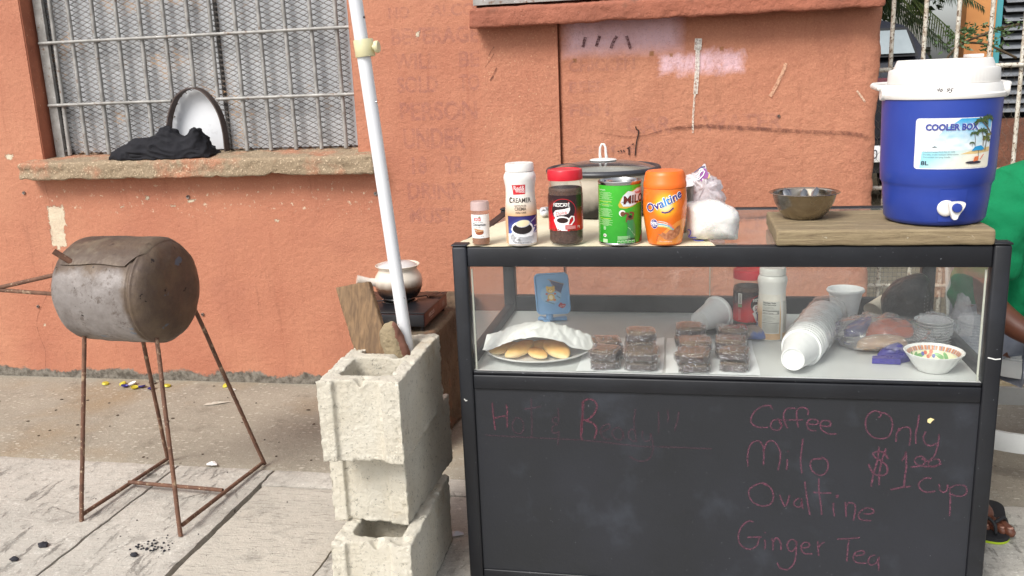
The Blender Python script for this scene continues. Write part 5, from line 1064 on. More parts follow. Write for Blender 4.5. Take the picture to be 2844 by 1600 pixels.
for k, (x0, x1, y1) in enumerate([(.281, .483, .298), (.4885, .702, .302)]):
    mb = MB(); mb.grid(lambda u, v: (lerp(x0, x1, u)+.002*math.sin(v*5+k), lerp(.0195, y1, v), ZS+.0012+.0012*abs(N3((u*3, v*3, k), 1))+(.004*(u-.9)*10 if u > .9 and k == 0 and v > .2 else 0)), 24, 24)
    o = mb.build('wax_paper', mat('wax_paper', S(240, 242, 243), S(232, 234, 236), 20, rough=.35) if k == 0 else bpy.data.materials['wax_paper'], None, 60)
    tag(o, ['sheet of wax paper under the two stacks of brownies nearest the plate', 'sheet of wax paper under the two stacks of brownies nearest the creamer'][k], 'wax paper', 'wax paper sheets under the brownies')
# wrapped brownies
M_BROWN = mat('brownie', S(74, 46, 38), S(96, 64, 44), 30, rough=.8, bump=[(160, .8, .003)])
M_WRAP = glassy('cling_wrap', tint=(.98, .98, .98), haze=.012, rough=.10, wr=1.0, wscale=70, hz=60, hazecol=(.85, .85, .9), spec=2.2)
def M_brtop():
    n = NT('brownie_baked_top'); zz = n.n('SeparateXYZ', {'Vector': n.vec('Generated')}).outputs[2]
    c = n.mix(n.step(n.noise(45, 4), .35, .65), S(108, 80, 46), S(92, 66, 42)); s_ = n.mix(n.step(n.noise(30, 3), .35, .65), S(66, 38, 35), S(52, 31, 29))
    return n.end(n.princ(Base_Color=n.mix(n.step(zz, .62, .80), s_, c), Roughness=.6, Normal=n.bump(n.noise(120, 4), .3, .002)))
M_BROWN = M_brtop()
M_FOLD = mat('cling_fold_glint', S(226, 222, 230), rough=.15, alpha=(110, .44, .58, .0, .85))
GB = 'cling wrapped brownies in the case'
def brownie(x, y, z, w_, d, h, rot, lab, seed):
    t = thing('wrapped_brownie', (x, y, ZS+z+.0018), lab, 'brownie', GB)
    mb = MB(); ca, sa = math.cos(rot), math.sin(rot)
    def place(bm, wr, off):
        for v in bm.verts:
            p = v.co; q = Vector((p.x*(w_+off), p.y*(d+off), (p.z+.5)*(h+off*.4)))
            sg = Vector((p.x, p.y, p.z)).normalized()
            q += sg*(wr*(abs(noise.noise(Vector((p.x*8+seed, p.y*8, p.z*5))))-.25)+.0065*noise.noise(Vector((p.x*1.7+seed, p.y*1.7, p.z+seed*3.1))))
            q.z = max(q.z, .0006); v.co = Vector((x+q.x*ca-q.y*sa, y+q.x*sa+q.y*ca, ZS+z+q.z+.0018))
    bm = bmesh.new(); bmesh.ops.create_cube(bm, size=1); bmesh.ops.bevel(bm, geom=bm.edges[:], offset=.13, segments=2, affect='EDGES'); bmesh.ops.subdivide_edges(bm, edges=bm.edges[:], cuts=3, use_grid_fill=True)
    place(bm, .002, -.003); mb.bm(bm); mb.build('brownie', M_BROWN, t, 180)
    mb = MB(); bm = bmesh.new(); bmesh.ops.create_cube(bm, size=1); bmesh.ops.bevel(bm, geom=bm.edges[:], offset=.10, segments=2, affect='EDGES'); bmesh.ops.subdivide_edges(bm, edges=bm.edges[:], cuts=8, use_grid_fill=True)
    place(bm, .0048, .0015); mb.bm(bm); mb.build('cling_wrap', M_WRAP, t, 180)
    mb = MB(); rnd = random.Random(seed)
    for q in range(34):           # creases of gathered film with glints painted pale, mostly on the near face
        u = rnd.uniform(-.5, .5); zz = rnd.uniform(.1, .9)*h; dx = rnd.uniform(-.012, .012); dz = rnd.uniform(-.007, .007); yy = -d/2-.0026; tp = q % 4 == 0
        pts = []
        for k in range(5):
            t_ = k/4; lx = (u*w_)+dx*t_+.001*math.sin(t_*7+q)
            lx = max(-w_/2, min(w_/2, lx)); lz = max(.001, min(h, zz+dz*t_))
            if tp: py, pz = -d/2+t_*d*.7, h+.0022
            else: py, pz = yy, lz
            pts.append((x+lx*ca-py*sa, y+lx*sa+py*ca, ZS+z+pz+.0018))
        mb.tube(pts, [.0001, .0004, .0006, .0004, .0001], 5)
    mb.build('film_crease_glint', M_FOLD, t, 180)
    return t
W_, D2, H_ = .073, .070, .0225
bl_ = [
 (.350, .058, 0, .02, 'bottom brownie at the front of the first stack from the plate'), (.349, .055, 1, -.14, 'top brownie at the front of the first stack from the plate'), (.348, .135, 1, .10, 'brownie at the back of the first stack from the plate'),
 (.433, .055, 0, -.02, 'bottom brownie at the front of the second stack from the plate'), (.433, .056, 1, .03, 'second brownie up at the front of the second stack from the plate'), (.430, .125, 1, .05, 'brownie in the middle of the second stack, under its highest one'), (.428, .135, 2, .08, 'highest brownie of all, topping the second stack from the plate'),
 (.556, .054, 0, .02, 'bottom brownie at the front of the third stack, below a square edged one'), (.553, .050, 1, -.04, 'top brownie at the front of the third stack from the plate'), (.556, .135, 1.12, .03, 'brownie in the middle of the third stack from the plate'), (.548, .245, 1.2, -.02, 'brownie at the back of the third stack in front of the lying cup'),
 (.652, .066, 0, -.03, 'rounded bottom brownie at the front of the fourth stack, right of the others'), (.650, .074, 1, -.06, 'loosely wrapped brownie second up at the front of the fourth stack'), (.645, .150, 1.1, -.05, 'brownie in the middle of the fourth stack'), (.650, .245, 1.1, .04, 'brownie at the back of the fourth stack in front of the coffee jar')]
for k, (x, y, lv, rot, lab) in enumerate(bl_):
    brownie(x+random.uniform(-.003, .003), y, lv*H_*1.05, W_+random.uniform(-.007, .005), D2+random.uniform(-.006, .004), H_, rot*1.6+random.uniform(-.06, .06), lab, k+1)
for k, (x, y) in enumerate([(.348, .135), (.430, .130), (.556, .135), (.548, .245), (.645, .150), (.650, .245)]):
    brownie(x, y, 0, W_, D2, H_*1.05, .02, 'wrapped brownie hidden at the bottom of a back row', 30+k)
# second jar, second creamer
coffee_jar(.697, .384, ZS, facing(.697, .384)+1.0, 'glass jar of instant coffee with red lid inside the case', .124)
creamer(.752, .327, ZS, facing(.752, .327)-.085/.036, 'creamer bottle inside the case showing its nutrition panel')
mb = MB(); pillow(mb, [(.655, ZS+.001), (.655, ZS+.018), (.70, ZS+.034), (.735, ZS+.030), (.745, ZS+.001)], .315, .03, 6, .004, 50, 4)
tag(mb.build('flat_packet', mat('blue_and_tan_packet', S(150, 136, 128), S(90, 110, 170), 14, (.5, .6), rough=.3), None, 180), 'small blue and tan plastic packet lying before the coffee jar in the case', 'packet')
mb = MB(); mb.box(.520, .700, .35, .43, ZS+.001, ZS+.004); mb.box(.53, .69, .36, .42, ZS+.004, ZS+.010, .002); tag(mb.build('black_tray', M_BLK, None, 30), 'flat black plastic tray under the lying foam cup', 'tray')

def cup_profile(rb, rt, h, lip=.0035): return [(0, .003), (rb-.004, .003), (rb-.002, .0), (rb, .0), (rb+.0003, .004), (rt-.0035, h-.010), (rt+.0002, h-.009), (rt+.0022, h-.0045), (rt, h), (rt-.003, h-.001), (rt-.0045, h-.008), (rb-.002, .006), (0, .006)]
def cup(loc, axis, rb, rt, h, lab, group=None, warp=None, seg=48):
    t = bpy.data.objects.new('foam_cup', None)
    mb = MB(); q = Vector(axis).normalized().to_track_quat('Z', 'Y').to_matrix().to_4x4(); M = Matrix.Translation(loc) @ q
    mb.lathe(cup_profile(rb, rt, h), seg=seg, M=M, warp=warp); o = mb.build('foam_cup', M_FOAM, None, 50); bpy.data.objects.remove(t)
    return tag(o, lab, 'cup', group)
cup((.570, .327, ZS+.040), (.55, .75, .10), .027, .043, .088, 'single white foam cup lying on its side behind the brownies')
cup((.955, .475, ZS+.0005), (0, 0, 1), .0285, .0455, .096, 'white foam cup standing upright behind the row of nested cups', warp=lambda w, z: 1+.035*math.cos(2*w)*z/.1)
# nested cups
ax = Vector((.113, .330, .008)).normalized(); c0 = Vector((.774, .030, ZS+.0375))
first = None; qm = ax.to_track_quat('Z', 'Y').to_matrix().to_4x4()
for k in range(19):
    p = c0+ax*(.0142*k)+Vector((.0006*math.sin(k*2.1), 0, 0))
    if first is None:
        mb = MB(); mb.lathe(cup_profile(.0262, .0455, .093), seg=56, M=Matrix.Translation(p) @ qm @ Matrix.Rotation(0, 4, 'Z')); first = mb.build('foam_cup', M_FOAM, None, 50, loc=tuple(p)); o = first
    else: o = first.copy(); COL.objects.link(o); o.location = p
    lab = 'nearest foam cup of the nested row, its round base facing out' if k == 0 else ('last foam cup at the far end of the nested row' if k == 18 else 'foam cup nested inside the long row of white cups')
    tag(o, lab, 'cup', 'nested foam cups lying in the case')
mb = MB()
def slv(u, v):
    a = 2*PI*u; p = c0+ax*(.135+.28*v); r_ = .0500+.006*abs(N3((math.cos(a)*2, math.sin(a)*2, v*7), 1.6))+.002*N3((math.cos(a)*6, math.sin(a)*6, v*20), 1)
    if v > .9: r_ *= 1-(v-.9)*4
    s_ = ax.cross(Vector((0, 0, 1))).normalized(); u_ = s_.cross(ax); q = p+s_*math.cos(a)*r_+u_*math.sin(a)*r_; q.z = max(q.z, ZS+.001); return q
mb.grid(slv, 48, 40)
tag(mb.build('plastic_sleeve', glassy('sleeve_film', tint=(.96, .96, .97), haze=.07, rough=.12, wr=.8, wscale=30, hazecol=(.9, .9, .92)), None, 180), 'clear plastic sleeve around the long row of nested foam cups', 'plastic sleeve')
# small printed cup
t = thing('paper_cup', (1.050, .470, ZS), 'small cream paper cup with blue print lying behind the clear bag', 'cup')
M = Matrix.Translation((1.030, .475, ZS+.030)) @ Vector((.55, .5, .32)).normalized().to_track_quat('Z', 'Y').to_matrix().to_4x4()
mb = MB(); mb.lathe([(0, .05), (.022, .05), (.0235, .052), (.0300, .0), (.0308, -.002), (.029, 0), (.021, .048)], seg=40, M=M @ Matrix.Translation((0, 0, 0))); mb.build('cup', mat('cream_paper', S(222, 210, 190), rough=.6), t, 40)
L = Lab(lambda x, y, h: M @ Vector(((.0305-y*.14+h)*math.cos(x/.03-1.9), (.0305-y*.14+h)*math.sin(x/.03-1.9), y)), cell=.004)
L.line([(-.012, .012), (.006, .030)], .004, S(90, 150, 190), 1); L.line([(-.006, .010), (.008, .022)], .003, S(90, 150, 190), 2); L.text('SCS', .006, .020, .007, S(60, 60, 70), 2, width=.013)
L.build('print', PRINT, t)
# clear bag with orange and blue packets
t = thing('clear_bag', (1.01, .25, ZS), 'crumpled clear plastic bag holding orange, tan and blue packets', 'plastic bag')
def blob(cx, cy, rx, ry, rz, z0, wr, ws, seed, nu=60, nv=30, cut=True):
    mb = MB()
    def f(u, v):
        th, ph = 2*PI*u, PI*v; d = Vector((math.sin(ph)*math.cos(th), math.sin(ph)*math.sin(th), math.cos(ph)))
        m = 1+wr*(abs(noise.noise(d*ws+Vector((seed, 0, 0))))*1.6+abs(noise.noise(d*ws*2.7+Vector((0, seed, 0))))-.5)
        q = Vector((cx+d.x*rx*m, cy+d.y*ry*m, z0+rz*.9+d.z*rz*m)); q.z = max(q.z, z0); return q
    mb.grid(f, nu, nv); return mb
M_FILMB = glassy('bag_film', tint=(.98, .98, .98), haze=.12, rough=.1, wr=1.0, wscale=34, hz=26, hazecol=(.92, .92, .94), spec=2.0)
blob(1.010, .265, .118, .095, .038, ZS+.001, .22, 2.3, 4, 80, 40).build('bag', M_FILMB, t, 180, weld=True)
def pk_(pts, y, d, m, name, **k): mb = MB(); pillow(mb, pts, y, d, 6, .003, 60, 5); return mb.build(name, m, t, 180)
M_OR = mat('orange_packet', S(226, 104, 48), S(206, 84, 34), 20, rough=.35); M_BP = mat('blue_packet', S(70, 62, 150), S(54, 50, 128), 30, rough=.3, bump=[(60, .4, .004)]); M_TN = mat('tan_packet', S(196, 160, 124), S(180, 140, 104), 20, rough=.4)
pk_([(.975, ZS+.012), (.985, ZS+.050), (1.03, ZS+.066), (1.075, ZS+.058), (1.08, ZS+.02)], .285, .03, M_OR, 'orange_packet')
pk_([(.945, ZS+.004), (.950, ZS+.026), (.99, ZS+.040), (1.05, ZS+.036), (1.05, ZS+.006)], .225, .030, M_TN, 'tan_packet')
pk_([(.925, ZS+.014), (.930, ZS+.040), (.968, ZS+.066), (.99, ZS+.062), (.97, ZS+.02)], .295, .02, M_BP, 'blue_packet')
pk_([(.985, ZS+.003), (.995, ZS+.018), (1.03, ZS+.034), (1.05, ZS+.02), (1.06, ZS+.003)], .185, .02, M_BP, 'blue_packet')
mb = MB(); mb.prism([(.962, .124), (1.024, .120), (1.026, .130), (1.050, .146), (1.056, .172), (1.030, .165), (.966, .142)], 'z', ZS+.001, ZS+.014); tag(mb.build('blue_wrapper', M_BP, None, 30), 'flat dark blue wrapper sticking out from under the clear bag', 'wrapper')
# black bag
t = thing('black_bag', (1.135, .45, ZS), 'rumpled black plastic bag standing in the back right corner of the case', 'plastic bag')
M_BAGB = mat('black_bag_plastic', S(14, 15, 17), S(22, 23, 26), 30, rough=.42, bump=[(26, .7, .012), (70, .4, .004)])
mb = MB(); pillow(mb, [(1.065, ZS+.002), (1.055, ZS+.05), (1.062, ZS+.092), (1.095, ZS+.128), (1.140, ZS+.143), (1.168, ZS+.130), (1.182, ZS+.09), (1.186, ZS+.04), (1.186, ZS+.002)] if False else [(1.050, ZS+.002), (1.045, ZS+.055), (1.055, ZS+.092), (1.085, ZS+.122), (1.120, ZS+.138), (1.148, ZS+.134), (1.160, ZS+.10), (1.164, ZS+.05), (1.162, ZS+.002)], .455, .072, 16, .009, 15, 7); mb.build('bag', M_BAGB, t, 180)
mb = MB()
for q in range(16): a = (1.135+.003*math.sin(q*3), .383-.006*(q % 2), ZS+.035+q*.0045); mb.lathe([(0, -.0008), (.0008, 0), (0, .0008)], a, 6)
tag(mb.build('white_specks', mat('white_speck', S(220, 220, 220)), t, 0), kind='stuff')
# plates in a bag
t = thing('foam_plate_stack', (1.135, .30, ZS), 'stack of small white foam plates wrapped in clear plastic', 'plates')
for k in range(9): mb = MB(); z = ZS+.002+k*.0068; mb.lathe([(0, 0), (.036, 0), (.0405, .004), (.0440, .0062), (.0442, .0074), (.040, .0060), (.035, .0018), (0, .0018)], (1.133+.0012*math.sin(k*2), .292, z), 36); mb.build('plate', M_FOAM, t, 60)
mb = blob(1.140, .300, .052, .050, .040, ZS+.001, .16, 2.6, 9, 60, 34); mb.build('bag', M_FILM, t, 180, weld=True)
mb = MB(); pillow(mb, [(p[0], max(ZS+.002, p[2])) for p in [[(1.1823,0.36,0.5406),(1.1873,0.36,0.5852),(1.1911,0.36,0.6162),(1.2002,0.36,0.6558),(1.2075,0.36,0.6635),(1.2193,0.36,0.6625),(1.2273,0.36,0.6603),(1.2373,0.36,0.6299),(1.2425,0.36,0.586),(1.2418,0.36,0.5417),(1.2114,0.36,0.5233)]][0]], .36, .012, 8, .014, 36, 5)
o = mb.build('bag_neck', M_FILM2, t, 180)
# patterned bowl
cx, cy = 1.086, .090
t = thing('patterned_bowl', (cx, cy, ZS), 'fluted white bowl with orange brick band and green leaves on the shelf', 'bowl')
BP = [(0, 0), (.030, 0), (.034, .002), (.046, .018), (.057, .036), (.0625, .0435), (.0632, .0455), (.0618, .0460), (.055, .0370), (.044, .0200), (.032, .0060), (0, .0045)]
mb = MB(); mb.lathe(BP, (cx, cy, ZS), 128, warp=lambda w, z: 1+(.018*abs(math.sin(w*10)) if z > .03 else .006*abs(math.sin(w*10)))); mb.build('bowl', M_CHINA, t, 60)
inn = [(.0200, .044), (.0370, .055), (.0445, .0605)]
def bm_(x, y, h): r_ = interp([(.004, .030), (.020, .0435), (.037, .0545), (.044, .0600)], y)-h*1.2-.0008; a = PI/2-x/.055; return (cx+r_*math.cos(a), cy+r_*math.sin(a), ZS+y+.0010)
L = Lab(bm_, cell=.003)
L.rect(-.085, .010, .085, .031, S(228, 226, 188), 1)
for k in range(23):
    x = -.088+k*.008; L.rect(x, .032, x+.0052, .0405, S(206, 142, 104), 1)
    if k % 2 == 0: L.rect(x+.0060, .0315, x+.0070, .041, S(90, 100, 160), 2)
for x, rt_ in ((-.045, .5), (-.028, .1), (.030, -.25), (.050, -.55), (-.06, .9)): L.ell(x, .021, .0150, .0042, S(120, 170, 110), 2, rt_)
for x, y, c_ in ((-.008, .026, S(206, 110, 84)), (.004, .022, S(220, 150, 120)), (-.016, .024, S(100, 110, 170)), (.014, .020, S(92, 104, 168)), (-.002, .018, S(200, 120, 96)), (.007, .028, S(214, 130, 104))): L.ell(x, y, .0048, .0042, c_, 3)
L.build('painted_pattern', PRINT, t)
# blue stand with a teddy picture
t = thing('blue_plastic_stand', (.155, .455, ZS), 'pale blue plastic stand with a small teddy picture standing in the case', 'plastic stand')
M_LB = mat('pale_blue_plastic', S(134, 178, 222), S(124, 168, 214), 8, rough=.32)
def rot_(p, c, a): dx, dz = p[0]-c[0], p[1]-c[1]; return (c[0]+dx*math.cos(a)-dz*math.sin(a), c[1]+dx*math.sin(a)+dz*math.cos(a))
PC = (.166, ZS+.086); pts = []
for sx, sz, a in ((1, -1, -90), (1, 1, 0), (-1, 1, 90), (-1, -1, 180)):
    for k in range(6): w_ = math.radians(a+18*k); pts.append(rot_((PC[0]+sx*.0345+.012*math.cos(w_), PC[1]+sz*.0455+.012*math.sin(w_)), PC, .055))
mb = MB(); mb.prism(pts, 'y', .435, .443); fr_ = mb.build('panel', M_LB, t, 40)
mb = MB(); rim_ = [(p[0], .4345, p[1]) for p in pts+pts[:1]]; mb.tube(rim_, .0026, 8, False); mb.build('panel_rim', M_LB, t, 180)
for dx, dy in ((-.032, .012), (.044, .016), (-.006, -.026)):
    mb = MB(); mb.tube([(.155, .452, ZS+.0075), (.155+dx*.6, .452+dy*.6, ZS+.0075), (.155+dx, .452+dy, ZS+.0075)], [.007, .009, .011], 10, flat=1)
    for i, v_ in enumerate(mb.v): mb.v[i] = (v_[0], v_[1], ZS+.001+max(0, min(.011, (v_[2]-ZS)*.72)))
    mb.build('foot', M_LB, t, 50)
mb = MB(); mb.lathe([(0, .008), (.011, .008), (.010, .022), (.006, .034), (0, .034)], (.155, .445, ZS), 20); mb.build('neck', M_LB, t, 50)
L = Lab(lambda x, y, h: (*(lambda q: (q[0], .4343-h, q[1]))(rot_((PC[0]+x, PC[1]+y), PC, .055)),), cell=0)
L.ell(-.004, -.004, .030, .026, S(148, 186, 220), 1); L.ell(.012, .018, .012, .012, S(112, 124, 156), 2)
L.poly([(-.006, .040), (.034, .026), (.024, .002), (.012, .010)], S(88, 92, 120), 3); L.line([(-.010, .042), (.036, .026)], .0016, S(176, 150, 130), 4); L.line([(-.004, .040), (.006, .012), (.026, .000)], .0012, S(170, 140, 120), 4)
TD = S(222, 184, 104)
for dx in (-.009, .009): L.ell(-.004+dx, .019, .0038, .0038, TD, 4)
L.ell(-.004, .012, .0125, .0095, TD, 5); L.ell(-.004, -.010, .0105, .0105, TD, 4); L.ell(-.004, -.010, .0060, .0065, S(238, 226, 190), 5); L.ell(-.004, .0085, .0050, .0038, S(238, 220, 170), 6)
for dx in (-.0045, .0045): L.ell(-.004+dx, .0132, .0009, .0012, S(30, 24, 24), 7); L.ell(-.004+dx*2.1, -.018, .0042, .0034, S(206, 130, 96), 6); L.ell(-.004+dx*2.6, .000, .0036, .0030, S(206, 120, 100), 6)
L.ell(-.004, .0098, .0011, .0009, S(40, 26, 24), 7); L.line([(-.022, -.020), (.004, -.030)], .003, S(110, 140, 160), 2); L.line([(.012, -.006), (.022, -.014)], .003, S(110, 140, 160), 2)
L.poly([(.022, -.026), (.017, -.031), (.014, -.036), (.020, -.041), (.026, -.043), (.032, -.040), (.036, -.034), (.034, -.030), (.028, -.031)], S(170, 56, 66), 3); L.text('Love', .0255, -.038, .0052, S(240, 226, 226), 4, width=.0135, shear=.2)
L.build('picture', PRINT, t)

# ================================================================== BARBECUE DRUM
M_RUST = mat('rusty_rod', S(122, 88, 70), S(92, 66, 54), 26, rough=.85, metal=.15, bump=[(240, .5, .002)], spots=[(30, .58, .68, S(158, 136, 112)), (120, .64, .68, S(176, 156, 130))], stretch=(1, 1, 1))
n = NT('scorched_drum'); v = n.vec(); sp = n.n('SeparateXYZ', {'Vector': v}); X_, Z_ = sp.outputs[0], sp.outputs[2]
base = n.mix(n.step(n.noise(5, 6, .65), .38, .64), S(152, 146, 143), S(114, 106, 101))
base = n.mix(n.step(n.noise(16, 7, .85), .54, .62, 0, .8), base, S(88, 76, 68))
# burnt brown round the lid, on the end and underneath: where the paint has gone
wz = n.math('MULTIPLY_ADD', n.noise(9, 5, .7), .09, Z_); wx = n.math('MULTIPLY_ADD', n.noise(10, 5, .7), .05, X_)
brn = n.mix(n.step(n.noise(14, 5, .7), .35, .65), S(84, 70, 62), S(104, 88, 72))
base = n.mix(n.step(wz, .785, .805), base, brn); base = n.mix(n.step(wx, .062, .082), base, brn); base = n.mix(n.step(wz, .605, .570), base, brn)
base = n.mix(n.math('MULTIPLY', n.step(n.voro(16), .10, .06, 0, 1), .0), base, S(70, 110, 150))
base = n.mix(n.step(n.noise(13, 3, .5, n.vec('Object', (1, 1, 1.3))), .70, .72, 0, .5), base, S(84, 116, 142))
base = n.mix(n.step(n.noise(38, 3, .6), .70, .72), base, S(38, 30, 28))
M_DRUM = n.end(n.princ(Base_Color=base, Roughness=n.step(n.noise(20, 4), .3, .7, .42, .68), Metallic=.25, Normal=n.bump(n.noise(60, 5, .7), .35, .004, n.bump(n.noise(9, 4), .5, .012))))
t = thing('barbecue_drum', (-1.05, .35, 0), 'rusty barbecue made from a gas cylinder on welded rod legs', 'barbecue')
DC = Vector((-1.098, .345, .668)); dax = Vector((1, -.09, 0)).normalized(); dq = Matrix.Translation(DC) @ dax.to_track_quat('X', 'Z').to_matrix().to_4x4()
dq = Matrix.Translation(DC) @ Matrix.Rotation(-.09, 4, 'Z'); RD = .152; HL = .118
def drum(u, v, dr=0):
    a = 2*PI*u; s_ = lerp(-1, 1, v)
    dome = .062
    if s_ < -.5: k = (-.5-s_)/.5; x = -HL-dome*math.sin(k*PI/2); r_ = RD*math.cos(k*PI/2)**.62 if k < 1 else 0
    elif s_ > .5: k = (s_-.5)/.5; x = HL+dome*.9*math.sin(k*PI/2); r_ = RD*math.cos(k*PI/2)**.50 if k < 1 else 0
    else: x = s_*2*HL; r_ = RD*(1+.012*math.cos(x/HL*1.2))
    p = Vector((x, math.cos(a)*(r_+dr), math.sin(a)*(r_+dr)))
    d = .0030*F3(p, 8)+.0008*F3(p, 35)
    sd_ = abs(s_-.5); d += (-.0045*max(0, 1-abs(sd_-.0)/.022)+.0035*max(0, 1-abs(s_-.545)/.03)) if s_ > 0 else 0
    return dq @ (p+p.normalized()*d)
mb = MB(); mb.grid(drum, 120, 96); mb.build('drum', M_DRUM, t, 180, weld=True)
# cut lid: thicker shell over the top, following a wavy cut line
mb = MB()
def lidf(u, v, o=0):
    x = lerp(-HL-.028, HL+.024, v); cut = .70-.02*math.sin(v*9)
    if v > .86: cut += (v-.86)*2.6
    if v < .10: cut += (.10-v)*2.0
    a = lerp(-PI-cut*0-.0, 0, 0); a = lerp(PI+.80 if False else 1.0*PI-.45, cut, u)
    if x < -HL: k = (-HL-x)/.062; r_ = RD*math.sqrt(max(0, 1-k*k))**.9
    elif x > HL: k = (x-HL)/.056; r_ = RD*math.sqrt(max(0, 1-k*k))**.8
    else: r_ = RD*(1+.012*math.cos(x/HL*1.2))
    p = Vector((x, -math.cos(a)*(r_+o), math.sin(a)*(r_+o))); return dq @ (p+p.normalized()*(.003*F3(p, 8)+.0008*F3(p, 35)))
mb.grid(lambda u, v: lidf(u, v, .0052), 60, 50)
nb = len(mb.v); mb.grid(lambda u, v: lidf(u, v, .0015), 60, 50, True)
w_ = 61
ring = [i for i in range(w_)]+[j*w_+60 for j in range(1, 51)]+[50*w_+i for i in range(59, -1, -1)]+[j*w_ for j in range(49, 0, -1)]
for k in range(len(ring)): a, b = ring[k], ring[(k+1) % len(ring)]; mb.f.append((a, b, nb+b, nb+a)); mb.mi.append(0)
M_LIDM = mat('burnt_lid', S(104, 90, 76), S(84, 70, 62), 9, rough=.5, metal=.25, bump=[(60, .5, .004), (10, .4, .01)], spots=[(30, .62, .70, S(60, 48, 42)), (7, .58, .72, S(128, 116, 98))])
lid = mb.build('lid', M_LIDM, t, 60)
mb = MB(); mb.tube([dq @ Vector((-.085, -.112, .104)), dq @ Vector((-.118, -.138, .142))], .0085, 12); mb.build('lid_handle', M_RUST, lid, 60)
# welds along the cut line: hinge scraps
mb = MB()
for x0, x1 in ((-.135, -.075), (-.035, .040)):
    for q in range(26):
        x = lerp(x0, x1, (q % 13)/12); zz = -.006-.010*(q//13)-.006*math.sin((q % 13)/12*PI)
        a = .66; p = dq @ Vector((x, -math.cos(a)*(RD+.002), math.sin(a)*(RD+.002)+zz)); mb.lathe([(0, -.003), (.004, -.001), (.0036, .002), (0, .0034)], p, 6)
tag(mb.build('weld_scraps', M_LIDM, t, 60), kind='stuff')
def rod(a, b, name='leg', r=.0062, bend=0): 
    A, B = Vector(a), Vector(b); mb = MB(); n_ = 40
    mb.tube([A.lerp(B, i/n_)+Vector((.0015*N3((i*.1, a[0]*9, 0), 1), .0015*N3((i*.1, a[0]*7, 5), 1), 0)) for i in range(n_+1)], [r*(1+.06*(i % 2)) for i in range(n_+1)], 8); return mb.build(name, M_RUST, t, 60)
FL, FR, BL, BR = (-1.226, .150, .004), (-.874, .104, .004), (-1.209, .585, .012), (-.852, .588, .006)
rod(FL, (-1.212, .272, .556)); rod(FR, (-.968, .258, .552)); rod(BL, (-1.130, .420, .535)); rod(BR, (-.955, .455, .575))
rod((-1.224, .158, .024), BL, 'foot_bar'); rod((-.876, .122, .030), (-.856, .585, .014), 'foot_bar'); rod((-1.214, .372, .026), (-.872, .347, .028), 'cross_bar')
TIP = (-1.575, .350, .664)
rod((-1.3399,0.35,0.7114), TIP, 'side_handle', .0062); rod((-1.3508,0.35,0.6508), TIP, 'side_handle', .0062)

# ================================================================== CONCRETE BLOCKS, POLE, BOARD
n = NT('hollow_block_concrete'); g1 = n.noise(110, 5, .75)
col = n.mix(n.step(n.noise(6, 5, .6), .35, .65), S(241, 235, 219), S(229, 220, 200)); col = n.mix(n.step(n.noise(5, 5, .65), .58, .74, 0, .7), col, S(198, 172, 130))
col = n.mix(n.step(g1, .60, .70, 0, .8), col, S(150, 142, 126)); col = n.mix(n.step(n.noise(64, 6, .9), .575, .63, 0, .8), col, S(128, 120, 102)); col = n.mix(n.step(n.noise(150, 3), .66, .70, 0, .7), col, S(236, 232, 220))
M_BLOCK = n.end(n.princ(Base_Color=col, Roughness=.95, Normal=n.bump(n.step(n.noise(80, 6, .85), .35, .62), .8, .004, n.bump(n.noise(230, 3, .7), .9, .003))))
def block(x0, y0, z0, rot, lab, seed, notch=(), w=.192, l=.385, h=.196, dirty=None):
    o_ = [(0, 0), (.034, 0), (.036, .010), (.040, .012), (w-.052, .012), (w-.048, .010), (w-.046, 0), (w, 0), (w, l), (w-.04, l), (w-.046, l-.01), (.046, l-.01), (.04, l), (0, l)]
    bm = bmesh.new()
    def loop(pts): vs = [bm.verts.new((p[0], p[1], 0)) for p in pts]; return [bm.edges.new((vs[i], vs[(i+1) % len(vs)])) for i in range(len(vs))]
    e = loop(o_)
    for ya, yb in ((.046, l/2-.016), (l/2+.016, l-.046)):
        e += loop([(.034, ya+.012), (.046, ya), (w-.046, ya), (w-.034, ya+.012), (w-.034, yb-.012), (w-.046, yb), (.046, yb), (.034, yb-.012)])
    bmesh.ops.triangle_fill(bm, use_beauty=True, use_dissolve=False, edges=e)
    r_ = bmesh.ops.extrude_face_region(bm, geom=bm.faces[:]); 
    for v_ in [q for q in r_['geom'] if isinstance(q, bmesh.types.BMVert)]: v_.co.z += h
    mb = MB(); mb.bm(bm); M = Matrix.Translation((x0, y0, z0)) @ Matrix.Rotation(rot, 4, 'Z'); mb.v = [tuple(M @ Vector(p)) for p in mb.v]
    o = mb.build('concrete_block', M_BLOCK, None, 0, loc=(x0, y0, z0)); Mi = M.inverted()
    def f(p, nn):
        lp = Mi @ p; ed_ = 1 if sum((min(abs(lp.x), abs(lp.x-w)) < .014, min(abs(lp.y), abs(lp.y-l)) < .014, min(abs(lp.z), abs(lp.z-h)) < .014)) > 1 else 0
        q = p+nn*(.0009*F3((p.x+seed, p.y, p.z), 20, 3)+.0012*F3(p, 120, 3)+ed_*.0030*F3((p.x, p.y, p.z+seed), 55, 4))
        top = max(0, 1-abs(lp.z-h)/.03)
        q.z -= top*max(0, F3((lp.x+seed, lp.y, 0), 30, 5)-.1)*.009; bt_ = max(0, 1-lp.z/.012); q.z += bt_*max(0, F3((lp.x+seed, lp.y, 4), 34, 5)-.1)*.007
        for nx, ny, nw, nd in notch:
            d = math.hypot((lp.x-nx)/nw, (lp.y-ny)/.022)
            if d < 1 and lp.z > h-.05: q.z -= (1-d)*nd*min(1, max(0, 1-(h-lp.z)/.05))
        return q
    remesh(o, .0036, f); return tag(o, lab, 'concrete block', 'concrete blocks piled on the pavement')
